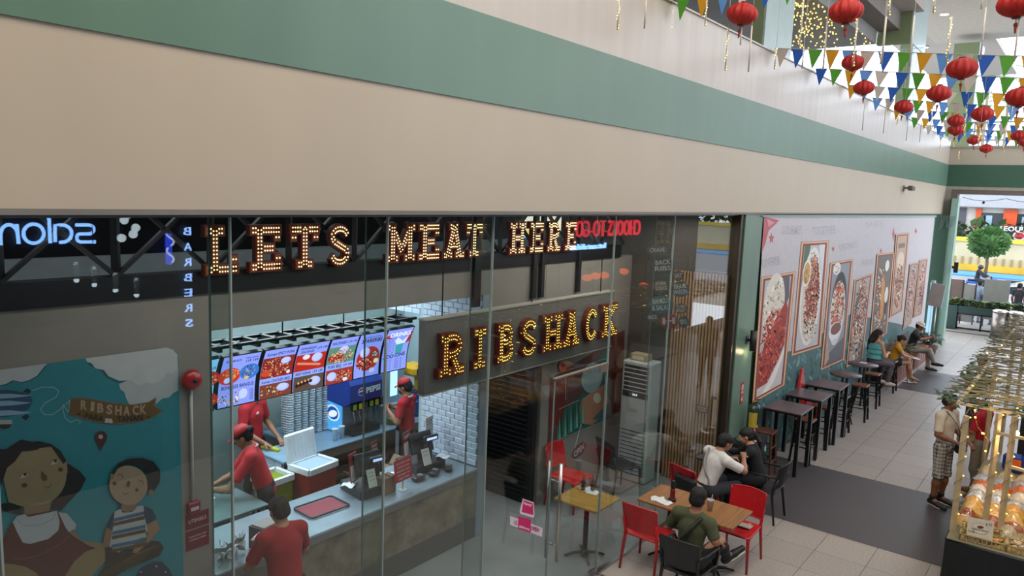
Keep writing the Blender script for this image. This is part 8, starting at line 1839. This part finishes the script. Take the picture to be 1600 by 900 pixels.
mm = n_.new('ShaderNodeMix'); mm.data_type = 'RGBA'; mm.blend_type = 'MULTIPLY'; mm.inputs[0].default_value = 1; mm.inputs[7].default_value = (.45, .44, .42, 1); L_.new(prev, mm.inputs[6]); L_.new(mm.outputs[2], bs.inputs['Base Color'])
r, B, s, T, hr = human('man in white polo shirt and plaid shorts standing on the dark floor strip', (2.62, 12.42, 0), -PI/2-.35, 1.70, head=(.2, -.1), lean=.02, J=dict(elR=(.25, .02, 1.12), wrR=(.10, .24, 1.03), elL=(-.25, .02, 1.12), wrL=(-.16, .25, 1.02)), skin='c', shirt='#c9c0b2', sleeve=.75, pants=plaid, plen=.62, shoes='#1a1a1c', sole='#cfcac4', palm=dict(R=(0, 0, -1), L=(0, 0, -1)), res=.011, collar='#4c525c')
pts = [tuple(lerp(B['shR']+np.array([-.05, .03, .08]), B['pel']+np.array([-.13, .12, .08]), k/10)+np.array([0, .10*math.sin(PI*(k/10)*.9+.15), 0])) for k in range(11)]; G().tube(pts, .013, 6, flat=.4).build('bag_strap', M_blkpl, r)
t = thing('belt_bag', tuple(T4(r) @ Vector((-.08, .20, .93))), 'small black sling bag in front of the man in plaid shorts', 'bag', rz=-PI/2-.35); G().rbox((0, 0, 0), (.24, .09, .15), .03).build('bag_body', mat('bag_black', '#121316', .7), t); G().box(-.08, .08, .044, .048, .02, .026).build('zip', M_steel, t)
for sd in 'RL':
    a = B['an'+sd]
    G().tube([tuple(a+np.array([0, 0, .0])), tuple(a+np.array([0, .005, .07]))], .048*s, 10).build('sock', mat('sock_black', '#17171a', .9), r)
r, B, s, T, hr = human('woman in red blouse with beige handbag standing behind the stall posts', (3.02, 13.15, 0), 1.25, 1.60, head=(.2, -.2), lean=.05, J=dict(elR=(.24, .05, 1.13), wrR=(.12, .22, 1.02), elL=(-.24, .05, 1.13), wrL=(-.12, .24, 1.08), anR=(.12, .10, .085), anL=(-.12, -.12, .085)), skin='b', shirt='#b0182a', sleeve=.8, pants='#7c7468', shoes='#8a5a3c', female=True, hair='bun', res=.012, palm=dict(R=(0, 0, -1), L=(0, 0, -1)))
t = thing('handbag', (2.83, 13.0, .98), 'beige handbag carried by the woman in red', 'bag', rz=.9); G().rbox((0, 0, 0), (.3, .12, .22), .035).build('bag_body', mat('handbag_beige', '#b8a28c', .6), t); G().tube([(-.12, 0, .1), (-.08, 0, .3), (.0, 0, .42), (.08, 0, .3), (.12, 0, .1)], .01, 6).build('strap', mat('handbag_strap', '#a08a74', .6), t)
r, B, s, T, hr = human('man in green shirt walking beyond the lattice roof', (2.62, 16.35, 0), PI-.2, 1.68, head=(0, -.15), skin='b', shirt='#4f6a54', sleeve=.7, pants='#3a3c42', res=.014)
# --- people outside
r, B, s, T, hr = human('person in grey shirt with dark shoulder bag and helmet outside the exit', (.62, 34.2, -.02), -.3, 1.66, lean=.12, skin='b', shirt='#8fa2b8', sleeve=1.2, pants='#7c8894', res=.016, hair='short')
t = thing('shoulder_bag', tuple(T4(r) @ Vector((.2, .0, 1.0))), 'dark shoulder bag on the person in grey shirt outside', 'bag'); G().rbox((0, 0, 0), (.12, .28, .3), .04).build('bag_body', mat('bag_navy', '#252a38', .7), t)
t = thing('white_helmet', (.34, 34.05, 1.05), 'white helmet hanging at the side of the person in grey shirt', 'helmet'); G().ball((0, 0, 0), (.15, .15, .17), 14, 10).build('shell', mat('helmet_white', '#d8dce0', .2, coat=.4), t); G().box(-.1, .1, -.155, -.14, -.05, .03).build('visor', M_black, t)
human('person with orange-brown hair looking over the grey hoarding', (1.25, 34.0, -.02), .2, 1.72, skin='b', shirt='#c8b8a0', pants='#4a4c52', res=.016, hair='short')
human('person with dark hair seen right of the hoarding before the car', (1.95, 34.1, -.02), -.3, 1.70, skin='b', shirt='#34343c', pants='#3a3c42', res=.016, hair='short')
r, *_ = human('woman in white top at the far right beyond the planter', (2.45, 33.2, -.02), 1.6, 1.62, skin='a', shirt='#d0ccc8', pants='#c89a30', res=.016, hair='long', female=True)
r, B, s, T, hr = human('motorcycle rider in black with a dark helmet', (-.62, 45, -.06), -PI/2, 1.72, sit=.78, lean=.15, J=dict(elR=(.28, .25, 1.12), wrR=(.28, .50, 1.06), elL=(-.28, .25, 1.12), wrL=(-.28, .50, 1.06), knR=(.16, .42, .78), knL=(-.16, .42, .78), anR=(.16, .30, .36), anL=(-.16, .30, .36)), skin='b', shirt='#26272c', sleeve=1.2, pants='#2c2d33', hair=None, res=.018)
G().ball(T(0, 0, .01), (.125, .14, .135), 14, 10).build('helmet', mat('helmet_dark', '#22242a', .2, coat=.4), r)
